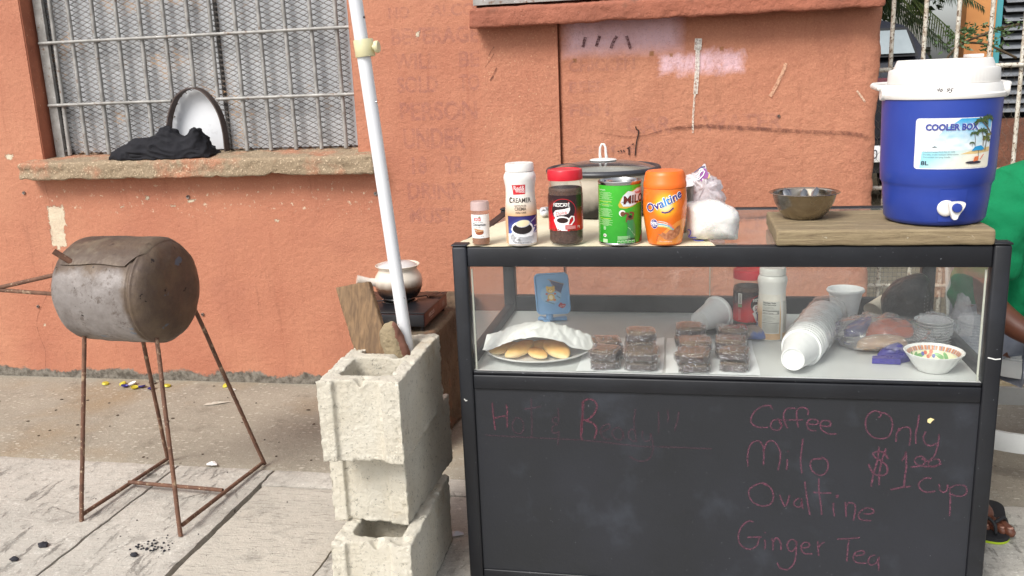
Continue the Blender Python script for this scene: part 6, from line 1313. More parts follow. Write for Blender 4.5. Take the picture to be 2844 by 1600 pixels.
block(-.277, -.200, .3975, .035, 'topmost hollow concrete block of the pile, holding the pole and plank', 1.0, [(.098, .02, .016, .022), (.135, .20, .014, .020)])
block(-.306, -.105, .1985, -.02, 'middle hollow concrete block of the pile, set back from the others', 5.0, [(.10, .03, .01, .01)])
block(-.272, -.216, .0055, .03, 'lowest hollow concrete block of the pile with its cavity showing', 9.0, [(.105, .02, .018, .026), (.165, .03, .020, .012)])

M_POLE = mat('white_painted_pole', S(224, 226, 229), S(214, 216, 220), 5, rough=.38, spots=[(16, .66, .72, S(176, 180, 186)), (60, .71, .73, S(110, 110, 112))])
pa, pb = Vector((-.1515, .105, .47)), Vector((-.2425, .105, 1.62)); 
t = thing('umbrella_pole', (-.15, .105, .45), 'leaning white pole with a cream clamp standing in the top concrete block', 'pole')
mb = MB(); up_ = (pb-pa).normalized(); mb.tube([pa, pa.lerp(pb, .3), pa.lerp(pb, .6), pb, pb+up_*1.0], .0162, 28); mb.build('pole', M_POLE, t, 60)
cc = Vector((-.2145, .105, 1.320)); q = up_.to_track_quat('Z', 'Y').to_matrix().to_4x4()
M_CREAM = mat('cream_plastic', S(214, 208, 168), S(200, 192, 150), 14, rough=.42)
mb = MB(); mb.lathe([(.0167, -.020), (.0225, -.020), (.0235, -.0185), (.0235, .0185), (.0225, .020), (.0167, .020)], seg=36, M=Matrix.Translation(cc) @ q); cl = mb.build('clamp', M_CREAM, t, 50)
M = Matrix.Translation(cc+Vector((.0235, -.006, .001))) @ Matrix.Rotation(PI/2-.08, 4, 'Y')
mb = MB(); mb.lathe([(0, 0), (.006, 0), (.006, .004), (.0125, .005), (.0140, .007), (.0140, .013), (.0125, .015), (0, .015)], seg=20, M=M, warp=lambda w, z: 1+(.05*math.sin(w*10) if z > .004 else 0)); mb.build('clamp_knob', M_CREAM, cl, 40)
for p in ((.45,), (.62,)):
    k = pa.lerp(pb, p[0]+.18); mb = MB(); mb.lathe([(0, -.001), (.0028, -.001), (.0028, .002), (0, .002)], seg=10, M=Matrix.Translation(k+Vector((.0160, -.004, 0))) @ Matrix.Rotation(PI/2, 4, 'Y')); mb.build('rivet', M_SILVER if p[0] < .5 else M_BLK, t, 40)
# plank and stone wedged beside the pole
n = NT('old_plank'); v = n.vec('Object', (110, 60, 5)); w1 = n.noise(1.0, 4, .6, v, .7)
col = n.mix(n.step(w1, .35, .62), S(134, 106, 76), S(100, 78, 56)); col = n.mix(n.step(n.voro(9, n.vec('Object', (1, 1, .8))), .03, .09, .85, 0), col, S(70, 46, 30)); col = n.mix(n.step(n.noise(4, 4), .50, .72, 0, .55), col, S(104, 88, 70))
M_PLANK = n.end(n.princ(Base_Color=col, Roughness=.8, Normal=n.bump(w1, .5, .003)))
mb = MB()
A, B, C_, D3 = Vector((-.337, .100, .740)), Vector((-.247, .100, .757)), Vector((-.243, -.005, .45)), Vector((-.150, -.005, .46))
A, B = Vector((-0.3436,0.11,0.7354)), Vector((-0.2528,0.11,0.7521)); dn = (Vector((-0.2332,0.05,0.5808))-Vector((-0.298,0.11,0.7438))); sd = (B-A)
C_ = A+dn*1.35; D3 = B+dn*1.35; nn = sd.cross(dn).normalized()*.022
if nn.y < 0: nn = -nn
mb._add([A, B, D3, C_, A+nn, B+nn, D3+nn, C_+nn], [(0, 1, 2, 3), (4, 7, 6, 5), (0, 4, 5, 1), (1, 5, 6, 2), (2, 6, 7, 3), (3, 7, 4, 0)])
o = mb.build('plank', M_PLANK, None, 0); remesh(o, .0035, lambda p, m_: p+m_*(.0014*F3((p.x, p.y, p.z*.3), 50)))
tag(o, 'short brown offcut plank stuck into the top concrete block', 'plank')
mb = MB(); pillow(mb, [(-.212, .480), (-.215, .610), (-.210, .640), (-.196, .657), (-.178, .660), (-.165, .642), (-.153, .612), (-.142, .572), (-.140, .480)], .066, .028, 10, .006, 30, 4)
M_STONE = mat('yellowish_stone', S(158, 142, 112), S(132, 118, 94), 14, rough=.95, bump=[(110, .8, .005), (30, .6, .01)])
o = mb.build('stone_chunk', M_STONE, None, 180); remesh(o, .004, lambda p, m_: p+m_*(.003*F3(p, 34)))
o.data.materials.append(mat('brick_red_face', S(140, 96, 80), S(122, 84, 70), 20, rough=.9))
for f_ in o.data.polygons:
    c_ = f_.center+ORG[o.name]
    if c_.x > -.168+ .004*N3(c_, 60)+(.63-c_.z)*.28 and f_.normal.x > .1: f_.material_index = 1
tag(o, 'broken lump of stone wedged between the plank and the white pole', 'stone')

# ================================================================== LEDGE, STOVE AND CLAY POT
M_LEDGE = mat('stained_ledge', S(112, 96, 76), S(84, 72, 58), 7, rough=.95, bump=[(120, .8, .006), (26, .7, .014)], spots=[(60, .60, .68, S(70, 54, 42)), (150, .66, .70, S(170, 150, 124)), (5, .58, .70, S(150, 96, 70))])
mb = MB(); mb.box(-.545, -.290, .720, 1.375, .004, .418, .01); o = mb.build('concrete_ledge', M_LEDGE, None, 0, loc=(-.445, 1.0, .004)); remesh(o, .009, lambda p, m_: p+m_*(.006*F3(p, 12, 5)+.002*F3(p, 60)))
tag(o, 'rough stained concrete ledge against the wall under the stove', 'ledge')
M_STB = mat('stove_black_enamel', S(30, 30, 34), S(40, 40, 44), 14, rough=.32, metal=.2, spots=[(20, .62, .72, S(60, 58, 58))])
M_MAR = mat('maroon_enamel', S(88, 42, 38), S(70, 34, 32), 10, rough=.4, spots=[(16, .62, .75, S(52, 30, 28))])
t = thing('gas_stove', (-.455, .93, .420), 'black and maroon portable gas stove on the ledge under the pot', 'stove')
mb = MB(); mb.box(-.600, -.3215, .7865, 1.070, .436, .482, .004); mb.build('body', M_MAR, t, 60)
mb = MB(); mb.box(-.598, -.324, .783, .7863, .438, .478, .001); mb.build('front_panel', M_STB, t, 40)
mb = MB(); mb.box(-.604, -.3195, .781, 1.074, .4825, .487, .002); mb.build('top_plate', M_STB, t, 40)
for k in range(11): mb = MB(); x = -.585+k*.012; mb.box(x, x+.006, .7815, .7829, .447, .456); mb.build('vent_slot', mat('vent_black', S(12, 12, 13)) if k == 0 else bpy.data.materials['vent_black'], t, 0)
for x, y in ((-.335, .80), (-.585, .80), (-.335, 1.05), (-.585, 1.05)): mb = MB(); mb.lathe([(0, 0), (.007, 0), (.008, .012), (0, .012)], (x, y, .4225), 12); mb.build('foot', M_STB, t, 40)
mb = MB(); prof = [(.052+.012*math.cos(2*PI*k/10), .003*math.sin(2*PI*k/10)) for k in range(11)]; mb.lathe(prof, (-.46, .945, .490), 36); mb.build('drip_ring', M_SILVER, t, 180)
for k in range(4):
    a = k*PI/2+.5; mb = MB(); mb.tube([(-.46+.02*math.cos(a), .945+.02*math.sin(a), .4925), (-.46+.098*math.cos(a), .945+.098*math.sin(a), .4935), (-.46+.102*math.cos(a), .945+.102*math.sin(a), .487)], .0022, 8); mb.build('pan_support', M_STB, t, 60)
mb = MB(); mb.grid(lambda u, v: (-.372+.06*u, .99+.05*v+.01*u, .489+.006*u+.006*abs(N3((u*4, v*4, 0), 1))), 10, 8); mb.build('foil_scrap', M_STB, t, 60)
L = Lab(lambda x, y, h: (-.3212+h, x, y), cell=0)
L.text('HERCULES', .832, .4585, .0125, S(206, 196, 190), 1, 'l', width=.068, bold=.005); L.text('HEAVY DUTY', .850, .4505, .0035, S(190, 180, 172), 1, 'l', width=.034) if False else L.rect(.850, .4505, .884, .4525, S(150, 130, 124), 1)
for q in range(5): L.rect(1.005+q*.006, .450, 1.008+q*.006, .470, S(150, 140, 134), 1)
L.build('lettering', PRINT, t)
cx, cy, zb = -.458, .945, .4955
t = thing('clay_pot', (cx, cy, zb), 'small cream glazed pot with a stub handle, black with soot below, on the stove', 'pot')
n = NT('sooty_glaze'); zz = n.n('SeparateXYZ', {'Vector': n.vec()}).outputs[2]; f_ = n.math('MULTIPLY_ADD', n.noise(9, 4, .6), -.05, zz)
c_ = n.mix(n.step(f_, .020, .055), S(92, 66, 50), S(216, 206, 192)); c_ = n.mix(n.step(f_, -.005, .022), S(24, 21, 22), c_)
M_POTG = n.end(n.princ(Base_Color=c_, Roughness=.24, Coat_Weight=.2))
mb = MB(); mb.lathe([(0, 0), (.055, 0), (.060, .003), (.073, .020), (.082, .042), (.084, .062), (.080, .082), (.070, .098), (.066, .106), (.070, .113), (.077, .119), (.078, .121), (.076, .122), (.068, .116), (.060, .104), (0, .104)], (cx, cy, zb), 64); mb.build('body', M_POTG, t, 60)
mb = MB(); mb.lathe([(.068, .116), (.066, .120), (.050, .128), (.030, .133), (.012, .135), (.010, .142), (.014, .147), (.008, .151), (0, .152)], (cx, cy, zb), 48); mb.build('lid', mat('pale_glaze', S(206, 204, 204), S(190, 186, 184), 10, rough=.2), t, 60)
mb = MB(); mb.tube([(cx-.070, cy-.035, zb+.064), (cx-.094, cy-.048, zb+.070), (cx-.120, cy-.062, zb+.078), (cx-.128, cy-.066, zb+.080)], [.0150, .0135, .0165, .0175], 20); mb.build('handle', mat('white_glaze', S(220, 214, 206), S(196, 180, 164), 16, rough=.25), t, 50)

# ================================================================== BLACK CLOTH ON THE SILL
M_BC = mat('black_fabric', S(22, 22, 27), S(30, 30, 36), 14, rough=.85, bump=[(300, .3, .001)], spec=.35)
top_ = [(p[0], p[2]) for p in [[(-1.8043,1.39,1.0128),(-1.7632,1.39,1.0245),(-1.7284,1.39,1.0426),(-1.6858,1.39,1.0666),(-1.6431,1.39,1.0699),(-1.5859,1.39,1.0783),(-1.5634,1.39,1.0988),(-1.5202,1.39,1.1),(-1.5085,1.39,1.0848),(-1.4688,1.39,1.0726),(-1.4473,1.39,1.0788),(-1.4452,1.39,1.0941),(-1.4099,1.39,1.1024),(-1.3803,1.39,1.0935),(-1.37,1.39,1.0673),(-1.3859,1.39,1.0245),(-1.4173,1.39,0.9941)]][0]]
tp = []
for p_ in top_:
    if not tp or p_[0] > tp[-1][0]+.003: tp.append(p_)
x0, x1 = tp[0][0]-.002, tp[-1][0]+.012; tp.append((x1, tp[-1][1]-.01)); mb = MB()
def cl_(u, v):
    x = lerp(x0, x1, u); H = max(.004, interp(tp, x)-.978)*(min(1, u/.05, (1-u)/.12)**.5 if 0 < u < 1 else 0); yy = lerp(1.318+.020*(2*u-1)**2+.010*noise.noise(Vector((x*18, 0, 0))), 1.452, v)
    s_ = math.sin(PI*min(1, v*1.0)**.75)**.55 if 0 < v < 1 else 0
    fold = .55+.8*noise.noise(Vector((x*9-yy*30, yy*16+x*6, 1.3)))+.35*noise.noise(Vector((x*22-yy*60, yy*30+x*14, 4.1)))
    return (x, yy-.014*fold*s_, .9665+(yy-1.308)*.10+H*s_*(1.15-.42*fold)+.001)
mb.grid(cl_, 130, 46)
bc = mb.build('black_cloth', M_BC, None, 180); sm_ = bc.modifiers.new('s', 'SOLIDIFY'); sm_.thickness = .006; sm_.offset = -1
def cf_(p, n_):
    w1 = noise.noise(Vector((p.x*7, p.y*7, p.z*9)))*.05; w2 = noise.noise(Vector((p.x*9+4, p.y*9, p.z*12)))*.04
    r1 = 1-abs(noise.noise(Vector(((p.x+w1)*9-(p.z+w2)*24, (p.y+w2)*16, (p.z+w1)*30+p.x*12))))*2.6; r2 = 1-abs(noise.noise(Vector(((p.x-w2)*38+p.z*30, p.y*30, (p.z+w2)*44-p.x*30))))*2.4
    q = p+n_*(.0058*r1+.0010*r2-.002); q.z = max(q.z, .967); return q
remesh(bc, .0042, cf_)
tag(bc, 'crumpled black cloth lying on the window sill below the arched hatch', 'cloth')

# ================================================================== LITTER
caps = [((-1.954, 1.309), 'y', 'yellow bottle cap farthest left by the wall foot'), ((-1.874, 1.315), 'y', 'yellow bottle cap touching a blue one by the wall foot'), ((-1.845, 1.283), 'b', 'dark blue upturned bottle cap in front of the white ring cap'),
        ((-1.828, 1.315), 'w', 'larger white plastic cap among the bottle caps by the wall'), ((-1.789, 1.270), 'y', 'yellow rimmed upturned bottle cap in the middle of the group'), ((-1.762, 1.285), 'b', 'dark blue bottle cap right of the yellow rimmed one'),
        ((-1.744, 1.335), 'g', 'grey upturned bottle cap close to the wall foot'), ((-1.707, 1.268), 'b', 'bright blue upturned cap between the drum legs'), ((-1.654, 1.305), 'y', 'yellow bottle cap right of the drum legs'), ((-1.392, 1.330), 'y', 'yellow bottle cap behind the far right drum leg'), ((-1.340, 1.284), 'r', 'thin white plastic ring beside the far right drum leg')]
CM = dict(y=mat('yellow_cap', S(206, 196, 70), S(190, 176, 56), 90, rough=.4, metal=.2), b=mat('blue_cap', S(52, 46, 130), S(70, 66, 150), 90, rough=.4, metal=.2), w=M_WHITE_PL, g=mat('grey_cap', S(112, 110, 100), S(90, 86, 76), 90, rough=.5, metal=.3), r=M_WHITE_PL)
for k, ((x, y), c_, lab) in enumerate(caps):
    mb = MB(); r_ = .0150 if c_ != 'w' else .0170
    M = Matrix.Translation((x, y, .0045)) @ Matrix.Rotation(.25*math.sin(k*2.3), 4, 'X') @ Matrix.Rotation(.2*math.cos(k*3.1), 4, 'Y')
    if c_ == 'r': mb.lathe([(.0125, 0), (.0145, 0), (.0145, .0025), (.0125, .0025), (.0125, 0)], seg=30, M=M)
    else:
        up = k in (2, 4, 5, 6, 7, 3)
        pr_ = [(0, .0005), (r_*.86, .0005), (r_*.93, .0020), (r_*1.02, .0066), (r_*.95, .0066), (r_*.86, .003), (0, .0022)] if up else [(0, .0068), (r_*.82, .0066), (r_*.92, .0050), (r_*1.02, .0004), (r_*.95, .0004), (r_*.84, .0045), (0, .0058)]
        mb.lathe(pr_, seg=42, M=M, warp=(lambda w, z: 1+.03*math.sin(w*21)) if c_ != 'w' else None)
    tag(mb.build('bottle_cap', CM[c_], None, 40), lab, 'bottle cap' if c_ != 'r' else 'plastic ring', 'bottle caps littering the foot of the wall')
def scrap(pts, z, m, name, lab, cat, amp=.006, seed=0, group=None):
    mb = MB(); cx = sum(p[0] for p in pts)/len(pts); cy = sum(p[1] for p in pts)/len(pts); m_ = len(pts); vs = [(cx, cy, z+amp)]; fs = []
    for r_ in range(1, 5):
        for p in pts: x, y = lerp(cx, p[0], r_/4), lerp(cy, p[1], r_/4); vs.append((x, y, z+.001+amp*(.5+N3((x, y, seed), 60))*(1.2-r_/4)+.002*abs(N3((x, y, seed), 120))))
    for k in range(m_): fs.append((0, 1+k, 1+(k+1) % m_))
    for r_ in range(3):
        for k in range(m_): a = 1+r_*m_+k; b = 1+r_*m_+(k+1) % m_; fs.append((a, a+m_, b+m_, b))
    mb._add(vs, fs); return tag(mb.build(name, m, None, 30), lab, cat, group)
scrap([(-1.058, .572), (-1.052, .588), (-1.038, .592), (-1.022, .578), (-1.012, .562), (-1.030, .558), (-1.050, .560)], .004, M_PAPER, 'paper_scrap', 'torn white piece of a foam cup on the edge of the slab behind the drum', 'scrap', .012, 1)
scrap([(-1.372, 1.100), (-1.368, 1.128), (-1.340, 1.140), (-1.300, 1.150), (-1.270, 1.156), (-1.300, 1.132), (-1.330, 1.112)], .002, mat('dirty_paper', S(190, 182, 168), S(168, 158, 142), 40, rough=.9), 'paper_scrap', 'dirty crumpled paper scrap beside the far right drum leg', 'scrap', .008, 2)
scrap([(-.116, .190), (-.108, .214), (-.090, .224), (-.072, .216), (-.066, .203), (-.085, .194), (-.100, .186)], .006, mat('blueish_paper', S(206, 208, 214), rough=.8), 'paper_scrap', 'pale crumpled paper scrap between the blocks and the display case', 'scrap', .010, 3)
M_COAL = mat('charcoal', S(34, 34, 40), S(48, 48, 54), 60, rough=.9, bump=[(160, .6, .003)])
def lump(x, y, r_, lab, seed, group='charcoal lumps on the pavement'):
    mb = MB()
    def f(u, v):
        d = Vector((math.sin(PI*v)*math.cos(2*PI*u), math.sin(PI*v)*math.sin(2*PI*u), math.cos(PI*v))); m = r_*(1+.5*noise.noise(d*1.6+Vector((seed, 0, 0)))+.15*noise.noise(d*5))
        return (x+d.x*m*1.2, y+d.y*m*.8, .004+max(0, r_*.45+d.z*m*.6))
    mb.grid(f, 14, 9); return tag(mb.build('charcoal_lump', M_COAL, None, 60, weld=True), lab, 'charcoal', group)
lump(-1.240, .002, .0125, 'large charcoal lump on the slab left of the drum legs', 1); lump(-1.268, -.076, .010, 'charcoal lump near the bottom left corner of the pavement', 4); lump(-.945, -.012, .0095, 'charcoal lump in front of the scatter of black crumbs', 8)
mb = MB(); rnd = random.Random(3)
for k in range(70):
    if k < 46: x, y = -.925+rnd.gauss(0, .028), .040+rnd.gauss(0, .020)
    else: x, y = rnd.uniform(-1.3, -.5), rnd.uniform(-.05, .55)
    if abs(x+.79) < .02: continue
    r_ = rnd.uniform(.0012, .0042) if k < 46 else rnd.uniform(.001, .0025); mb.lathe([(r_*.9, 0), (r_, r_*.5), (r_*.5, r_*.9), (0, r_)], (x, y, .0035 if x < -.79 else .006), 6)
tag(mb.build('charcoal_crumbs', M_COAL, None, 0), 'scattered black charcoal crumbs on the slab below the drum', 'charcoal crumbs', kind='stuff')
mb = MB()
for k in range(40): x, y = rnd.uniform(-2.3, -.6), rnd.uniform(.6, 1.35); r_ = rnd.uniform(.002, .007); mb.lathe([(r_, 0), (r_*.8, .0015), (0, .002)], (x, y, .0012), 7, sx=rnd.uniform(.6, 1.8))
tag(mb.build('dry_debris', mat('dry_brown_debris', S(74, 58, 44), S(54, 42, 32), 60, rough=1), None, 0), 'small dark bits of dry debris on the brown pavement strip', 'debris', kind='stuff')

# ================================================================== PLASTIC CHAIR AND SEATED PERSON
M_CHAIR = mat('white_chair_plastic', S(212, 214, 212), S(198, 200, 198), 8, rough=.42, spots=[(30, .64, .72, S(176, 170, 160))])
t = thing('plastic_chair', (1.56, .86, 0), 'white plastic chair behind the right end of the display case', 'chair')
CX, CY = 1.565, .86
def plate_(pts, z0, z1, name): mb = MB(); mb.prism(pts, 'z', z0, z1); return mb.build(name, M_CHAIR, t, 40)
ov = [(CX+.235*math.cos(2*PI*k/40)*(1 if math.cos(2*PI*k/40) > 0 else 1.05), CY+.225*math.sin(2*PI*k/40)) for k in range(40)]
plate_(ov, .385, .405, 'seat')
def hoop(r0x, r0y, z0, z1, th, name, cx=CX, cy=CY):
    mb = MB()
    mb.lathe([(1, z0), (1.02, (z0+z1)/2), (1, z1), (1-th, z1), (1-th, z0), (1, z0)], (cx, cy, 0), 64, sx=r0x, sy=r0y); return mb.build(name, M_CHAIR, t, 40)
hoop(.245, .235, .350, .400, .08, 'seat_rim'); hoop(.262, .215, .118, .176, .05, 'lower_hoop', CX+.01, CY+.0)
for k, (dx, dy) in enumerate(((-.19, -.17), (.20, -.17), (-.19, .19), (.20, .19))):
    mb = MB(); mb.tube([(CX+dx*.9, CY+dy*.9, .39), (CX+dx, CY+dy, .20), (CX+dx*1.12, CY+dy*1.12, .012)], [.026, .021, .019], 10); mb.build('leg', M_CHAIR, t, 60)
mb = MB()
def bkf(u, v): a = lerp(.35, PI-.35, u); r_ = .235+.03*v; return (CX+r_*math.cos(a), CY+(.21+.05*v)*math.sin(a)+.02, .40+.36*v+.03*math.sin(PI*u))
mb.grid(bkf, 24, 12); bo = mb.build('backrest', M_CHAIR, t, 180); md = bo.modifiers.new('s', 'SOLIDIFY'); md.thickness = .012

def skin(name, verts, edges, m, parent, sub=2, smooth=0):
    me = bpy.data.meshes.new(name); o_ = ORG[parent.name]; me.from_pydata([tuple(Vector(v[:3])-o_) for v in verts], edges, [])
    o = bpy.data.objects.new(name, me); COL.objects.link(o); ORG[o.name] = o_; o.parent = parent
    md = o.modifiers.new('skin', 'SKIN'); md.use_smooth_shade = True
    lay = me.skin_vertices[0].data if me.skin_vertices else None
    if lay is None:
        bpy.context.view_layer.objects.active = o; me.skin_vertices.new() if hasattr(me.skin_vertices, 'new') else None; lay = me.skin_vertices[0].data
    for i, v in enumerate(verts): r_ = v[3]; lay[i].radius = (r_, r_) if not isinstance(r_, tuple) else r_
    lay[0].use_root = True
    sb = o.modifiers.new('sub', 'SUBSURF'); sb.levels = sub; sb.render_levels = sub
    dg = bpy.context.evaluated_depsgraph_get(); dg.update(); m2 = bpy.data.meshes.new_from_object(o.evaluated_get(dg)); o.modifiers.clear(); o.data = m2; m2.materials.clear(); m2.materials.append(m); m2.shade_smooth()
    if smooth:
        ns = [v_.normal.copy() for v_ in m2.vertices]
        for v_, n_ in zip(m2.vertices, ns): v_.co = smooth(v_.co+o_, n_)-o_
    return o
M_SKIN = mat('dark_brown_skin', S(108, 66, 48), S(94, 56, 42), 12, rough=.5, bump=[(160, .15, .002)], sss=.08)
M_SHIRT = mat('green_shirt', S(20, 132, 84), S(16, 118, 74), 8, rough=.85, bump=[(18, .5, .012), (400, .2, .001)], spec=.2)
M_SHORT = mat('grey_shorts', S(150, 156, 170), S(132, 138, 152), 12, rough=.9, bump=[(20, .4, .01)])
pr = thing('person', (1.50, .80, 0), 'person in a green t-shirt and grey shorts seated behind the right end of the case', 'person')
V = [(1.535, .840, .470, .115), (1.520, .800, .620, .120), (1.505, .745, .770, .125), (1.510, .700, .880, .105), (1.525, .670, .960, .050), (1.535, .640, 1.020, .052), (1.540, .600, 1.090, .085), (1.540, .600, 1.165, .070),   # spine, head
     (1.425, .680, .872, .062), (1.368, .640, .790, .050), (1.345, .610, .680, .042), (1.345, .575, .585, .040), (1.400, .520, .535, .035), (1.480, .480, .500, .026), (1.530, .460, .495, .030),        # right arm
     (1.600, .700, .880, .062), (1.670, .690, .790, .050), (1.700, .660, .680, .042), (1.705, .620, .590, .038), (1.660, .540, .530, .033), (1.600, .490, .500, .026), (1.560, .465, .496, .030),        # left arm
     (1.450, .810, .480, .095), (1.350, .690, .470, .080), (1.262, .600, .450, .055), (1.262, .570, .280, .048), (1.275, .520, .110, .032), (1.292, .485, .060, .036), (1.335, .395, .035, .032),   # right leg
     (1.620, .800, .480, .095), (1.700, .650, .470, .080), (1.760, .520, .455, .058), (1.770, .530, .280, .050), (1.775, .550, .110, .032), (1.775, .530, .060, .036), (1.780, .440, .035, .032)]
E_ = [(0, 1), (1, 2), (2, 3), (3, 4), (4, 5), (5, 6), (6, 7), (3, 8), (8, 9), (9, 10), (10, 11), (11, 12), (12, 13), (13, 14), (3, 15), (15, 16), (16, 17), (17, 18), (18, 19), (19, 20), (20, 21),
      (0, 22), (22, 23), (23, 24), (24, 25), (25, 26), (26, 27), (27, 28), (0, 29), (29, 30), (30, 31), (31, 32), (32, 33), (33, 34), (34, 35)]
skin('body', V, E_, M_SKIN, pr)
# fingers and toes
def digits(base, dirv, side, n_, l0, r0, name, curl=.4, fan=.12, lens=(.9, 1.05, 1.0, .8)):
    b = Vector(base); d = Vector(dirv).normalized(); s_ = Vector(side).normalized(); dn = Vector((0, 0, -1))
    for k in range(n_):
        off = (k-(n_-1)/2); st = b+s_*off*r0*2.05; dd = (d+s_*off*fan).normalized(); l = l0*lens[k % len(lens)]
        mb = MB(); mb.tube([st-dd*l*.5, st, st+dd*l*.45+dn*curl*l*.1, st+dd*l*.75+dn*curl*l*.32, st+dd*l*.9+dn*curl*l*.6, st+dd*l*.93+dn*curl*l*.66], [r0*1.05, r0*1.05, r0, r0*.92, r0*.75, r0*.3], 8); mb.build(name, M_SKIN, pr, 180)
digits((1.553, .442, .492), (.6, -.5, -.2), (.5, .6, .1), 4, .062, .0080, 'finger', .9); digits((1.535, .430, .500), (-.1, -.8, -.3), (.5, .6, 0), 1, .045, .0090, 'thumb', .5, lens=(1,))
digits((1.540, .452, .494), (-.6, -.5, -.2), (-.5, .6, .1), 4, .062, .0080, 'finger', .9); digits((1.560, .435, .502), (.1, -.8, -.3), (.5, .6, 0), 1, .045, .0090, 'thumb', .5, lens=(1,))
for fx, fy, dx in ((1.335, .385, .35), (1.780, .435, .05)):
    for k in range(5):
        w_ = k/4; sgn = 1 if dx > .2 else -1; o_ = Vector((fx+sgn*(.030-.062*w_), fy-.004+.022*w_, .030-.004*w_)); dd = Vector((dx, -1, -.25)).normalized(); r_ = lerp(.0135, .0078, min(1, w_*1.6)); l = lerp(.040, .024, w_)
        mb = MB(); mb.tube([o_-dd*.02, o_, o_+dd*l*.55+Vector((0, 0, .003)), o_+dd*l*.85, o_+dd*l], [r_, r_, r_*1.05, r_*.85, r_*.3], 10); to = mb.build('toe', M_SKIN, pr, 180)
        mb = MB(); c_ = o_+dd*l*.62+Vector((0, 0, r_*1.03)); mb.lathe([(0, .0012), (r_*.55, .0008), (r_*.62, -.001)], c_, 10, sy=1.2); mb.build('nail', mat('nail', S(176, 134, 116), rough=.3) if 'nail' not in bpy.data.materials else bpy.data.materials['nail'], to, 180)
# shirt: torso and short sleeves over the body
SHF = lambda p, q: p+q*(.010*noise.noise(Vector((p.x*9, p.y*9, p.z*22)))+.006*noise.noise(Vector((p.x*26+p.z*18, p.y*20, p.z*30))))
SV = [(1.495, .835, .430, (.205, .170)), (1.490, .795, .600, (.200, .165)), (1.495, .745, .760, (.185, .160)), (1.505, .705, .872, (.125, .115)), (1.522, .680, .930, (.068, .066)),
      (1.420, .680, .868, .092), (1.368, .640, .780, .084), (1.350, .612, .690, .076), (1.348, .596, .640, .072), (1.602, .700, .876, .080), (1.668, .690, .790, .070), (1.700, .662, .680, .064)]
skin('shirt', SV, [(0, 1), (1, 2), (2, 3), (3, 4), (3, 5), (5, 6), (6, 7), (7, 8), (3, 9), (9, 10), (10, 11)], M_SHIRT, pr, 4, SHF)
skin('shorts', [(1.535, .835, .480, .150), (1.440, .790, .478, .118), (1.345, .690, .462, .098), (1.280, .625, .440, .080), (1.278, .600, .370, .072), (1.630, .790, .478, .118), (1.705, .640, .462, .100), (1.750, .560, .440, .085), (1.765, .54, .36, .075)],
     [(0, 1), (1, 2), (2, 3), (3, 4), (0, 5), (5, 6), (6, 7), (7, 8)], M_SHORT, pr)
# face, ears, hair, cap of hair
M_HAIR = mat('short_black_hair', S(22, 20, 20), rough=.95, bump=[(220, .9, .004)])
mb = MB(); mb.lathe([(0, .115), (.045, .105), (.078, .070), (.088, .030), (.086, .005), (.078, -.01)], (1.540, .615, 1.105), 32); mb.build('hair', M_HAIR, pr, 180)
for sx in (-1, 1):
    mb = MB(); mb.lathe([(0, -.010), (.006, -.008), (.010, 0), (.007, .008), (0, .010)], (1.540+sx*.030, .522, 1.100), 12); e_ = mb.build('eye', mat('eye_white', S(220, 214, 206), rough=.2) if sx < 0 else bpy.data.materials['eye_white'], pr, 180)
    mb = MB(); mb.lathe([(0, -.028), (.010, -.022), (.014, 0), (.010, .022), (0, .028)], (1.540+sx*.084, .60, 1.095), 12, sx=.6); mb.build('ear', M_SKIN, pr, 180)
mb = MB(); mb.tube([(1.540, .522, 1.105), (1.540, .508, 1.080), (1.540, .504, 1.066), (1.540, .520, 1.060)], [.009, .012, .016, .010], 10); mb.build('nose', M_SKIN, pr, 180)
mb = MB(); mb.tube([(1.515, .524, 1.036), (1.528, .516, 1.038), (1.540, .513, 1.037), (1.552, .516, 1.038), (1.565, .524, 1.036)], [.003, .006, .0065, .006, .003], 8); mb.build('mouth', mat('lips', S(120, 70, 62), rough=.5), pr, 180)
# flip-flops
for k, (fx, fy, a) in enumerate(((1.338, .400, -.30), (1.780, .450, 0.0))):
    f_ = thing('flip_flop', (fx, fy, .004), ['black flip-flop with a lime sole edge showing past the right end of the case', 'black flip-flop on the far foot of the seated person'][k], 'flip-flop', 'flip-flops worn by the seated person')
    ol = [(0, -.075), (.026, -.071), (.044, -.050), (.047, -.02), (.040, .03), (.036, .09), (.030, .135), (.012, .155), (-.012, .155), (-.030, .135), (-.034, .09), (-.036, .03), (-.042, -.02), (-.038, -.052), (-.022, -.071)]
    R_ = Matrix.Rotation(a, 4, 'Z'); ol = [tuple((R_ @ Vector((x, y, 0)))[:2]) for x, y in [(p.x, p.y) for p in smoothline([(q[0], q[1], 0) for q in ol+ol[:1]], 4)[:-1]]]; ol = [(fx+x, fy+y) for x, y in ol]
    mb = MB(); mb.prism(ol, 'z', .005, .011); mb.build('sole_edge', mat('lime_rubber', S(170, 196, 40), rough=.6) if k == 0 else bpy.data.materials['lime_rubber'], f_, 40)
    mb = MB(); mb.prism([(fx+(x-fx)*1.0, fy+(y-fy)*1.0) for x, y in ol], 'z', .0112, .021); mb.build('sole', mat('black_rubber', S(30, 31, 34), rough=.7) if k == 0 else bpy.data.materials['black_rubber'], f_, 40)
    mb = MB(); q_ = lambda x, y, z: Vector((fx, fy, 0))+(R_ @ Vector((x, y, z))); mb.tube(smoothline([q_(-.036, .03, .02), q_(-.022, -.02, .056), q_(.008, -.045, .05), q_(.014, -.052, .022)], 4), .0045, 8); mb.tube(smoothline([q_(.040, .03, .02), q_(.030, -.015, .056), q_(.010, -.045, .052)], 4), .0045, 8); mb.build('strap', bpy.data.materials['black_rubber'], f_, 180)

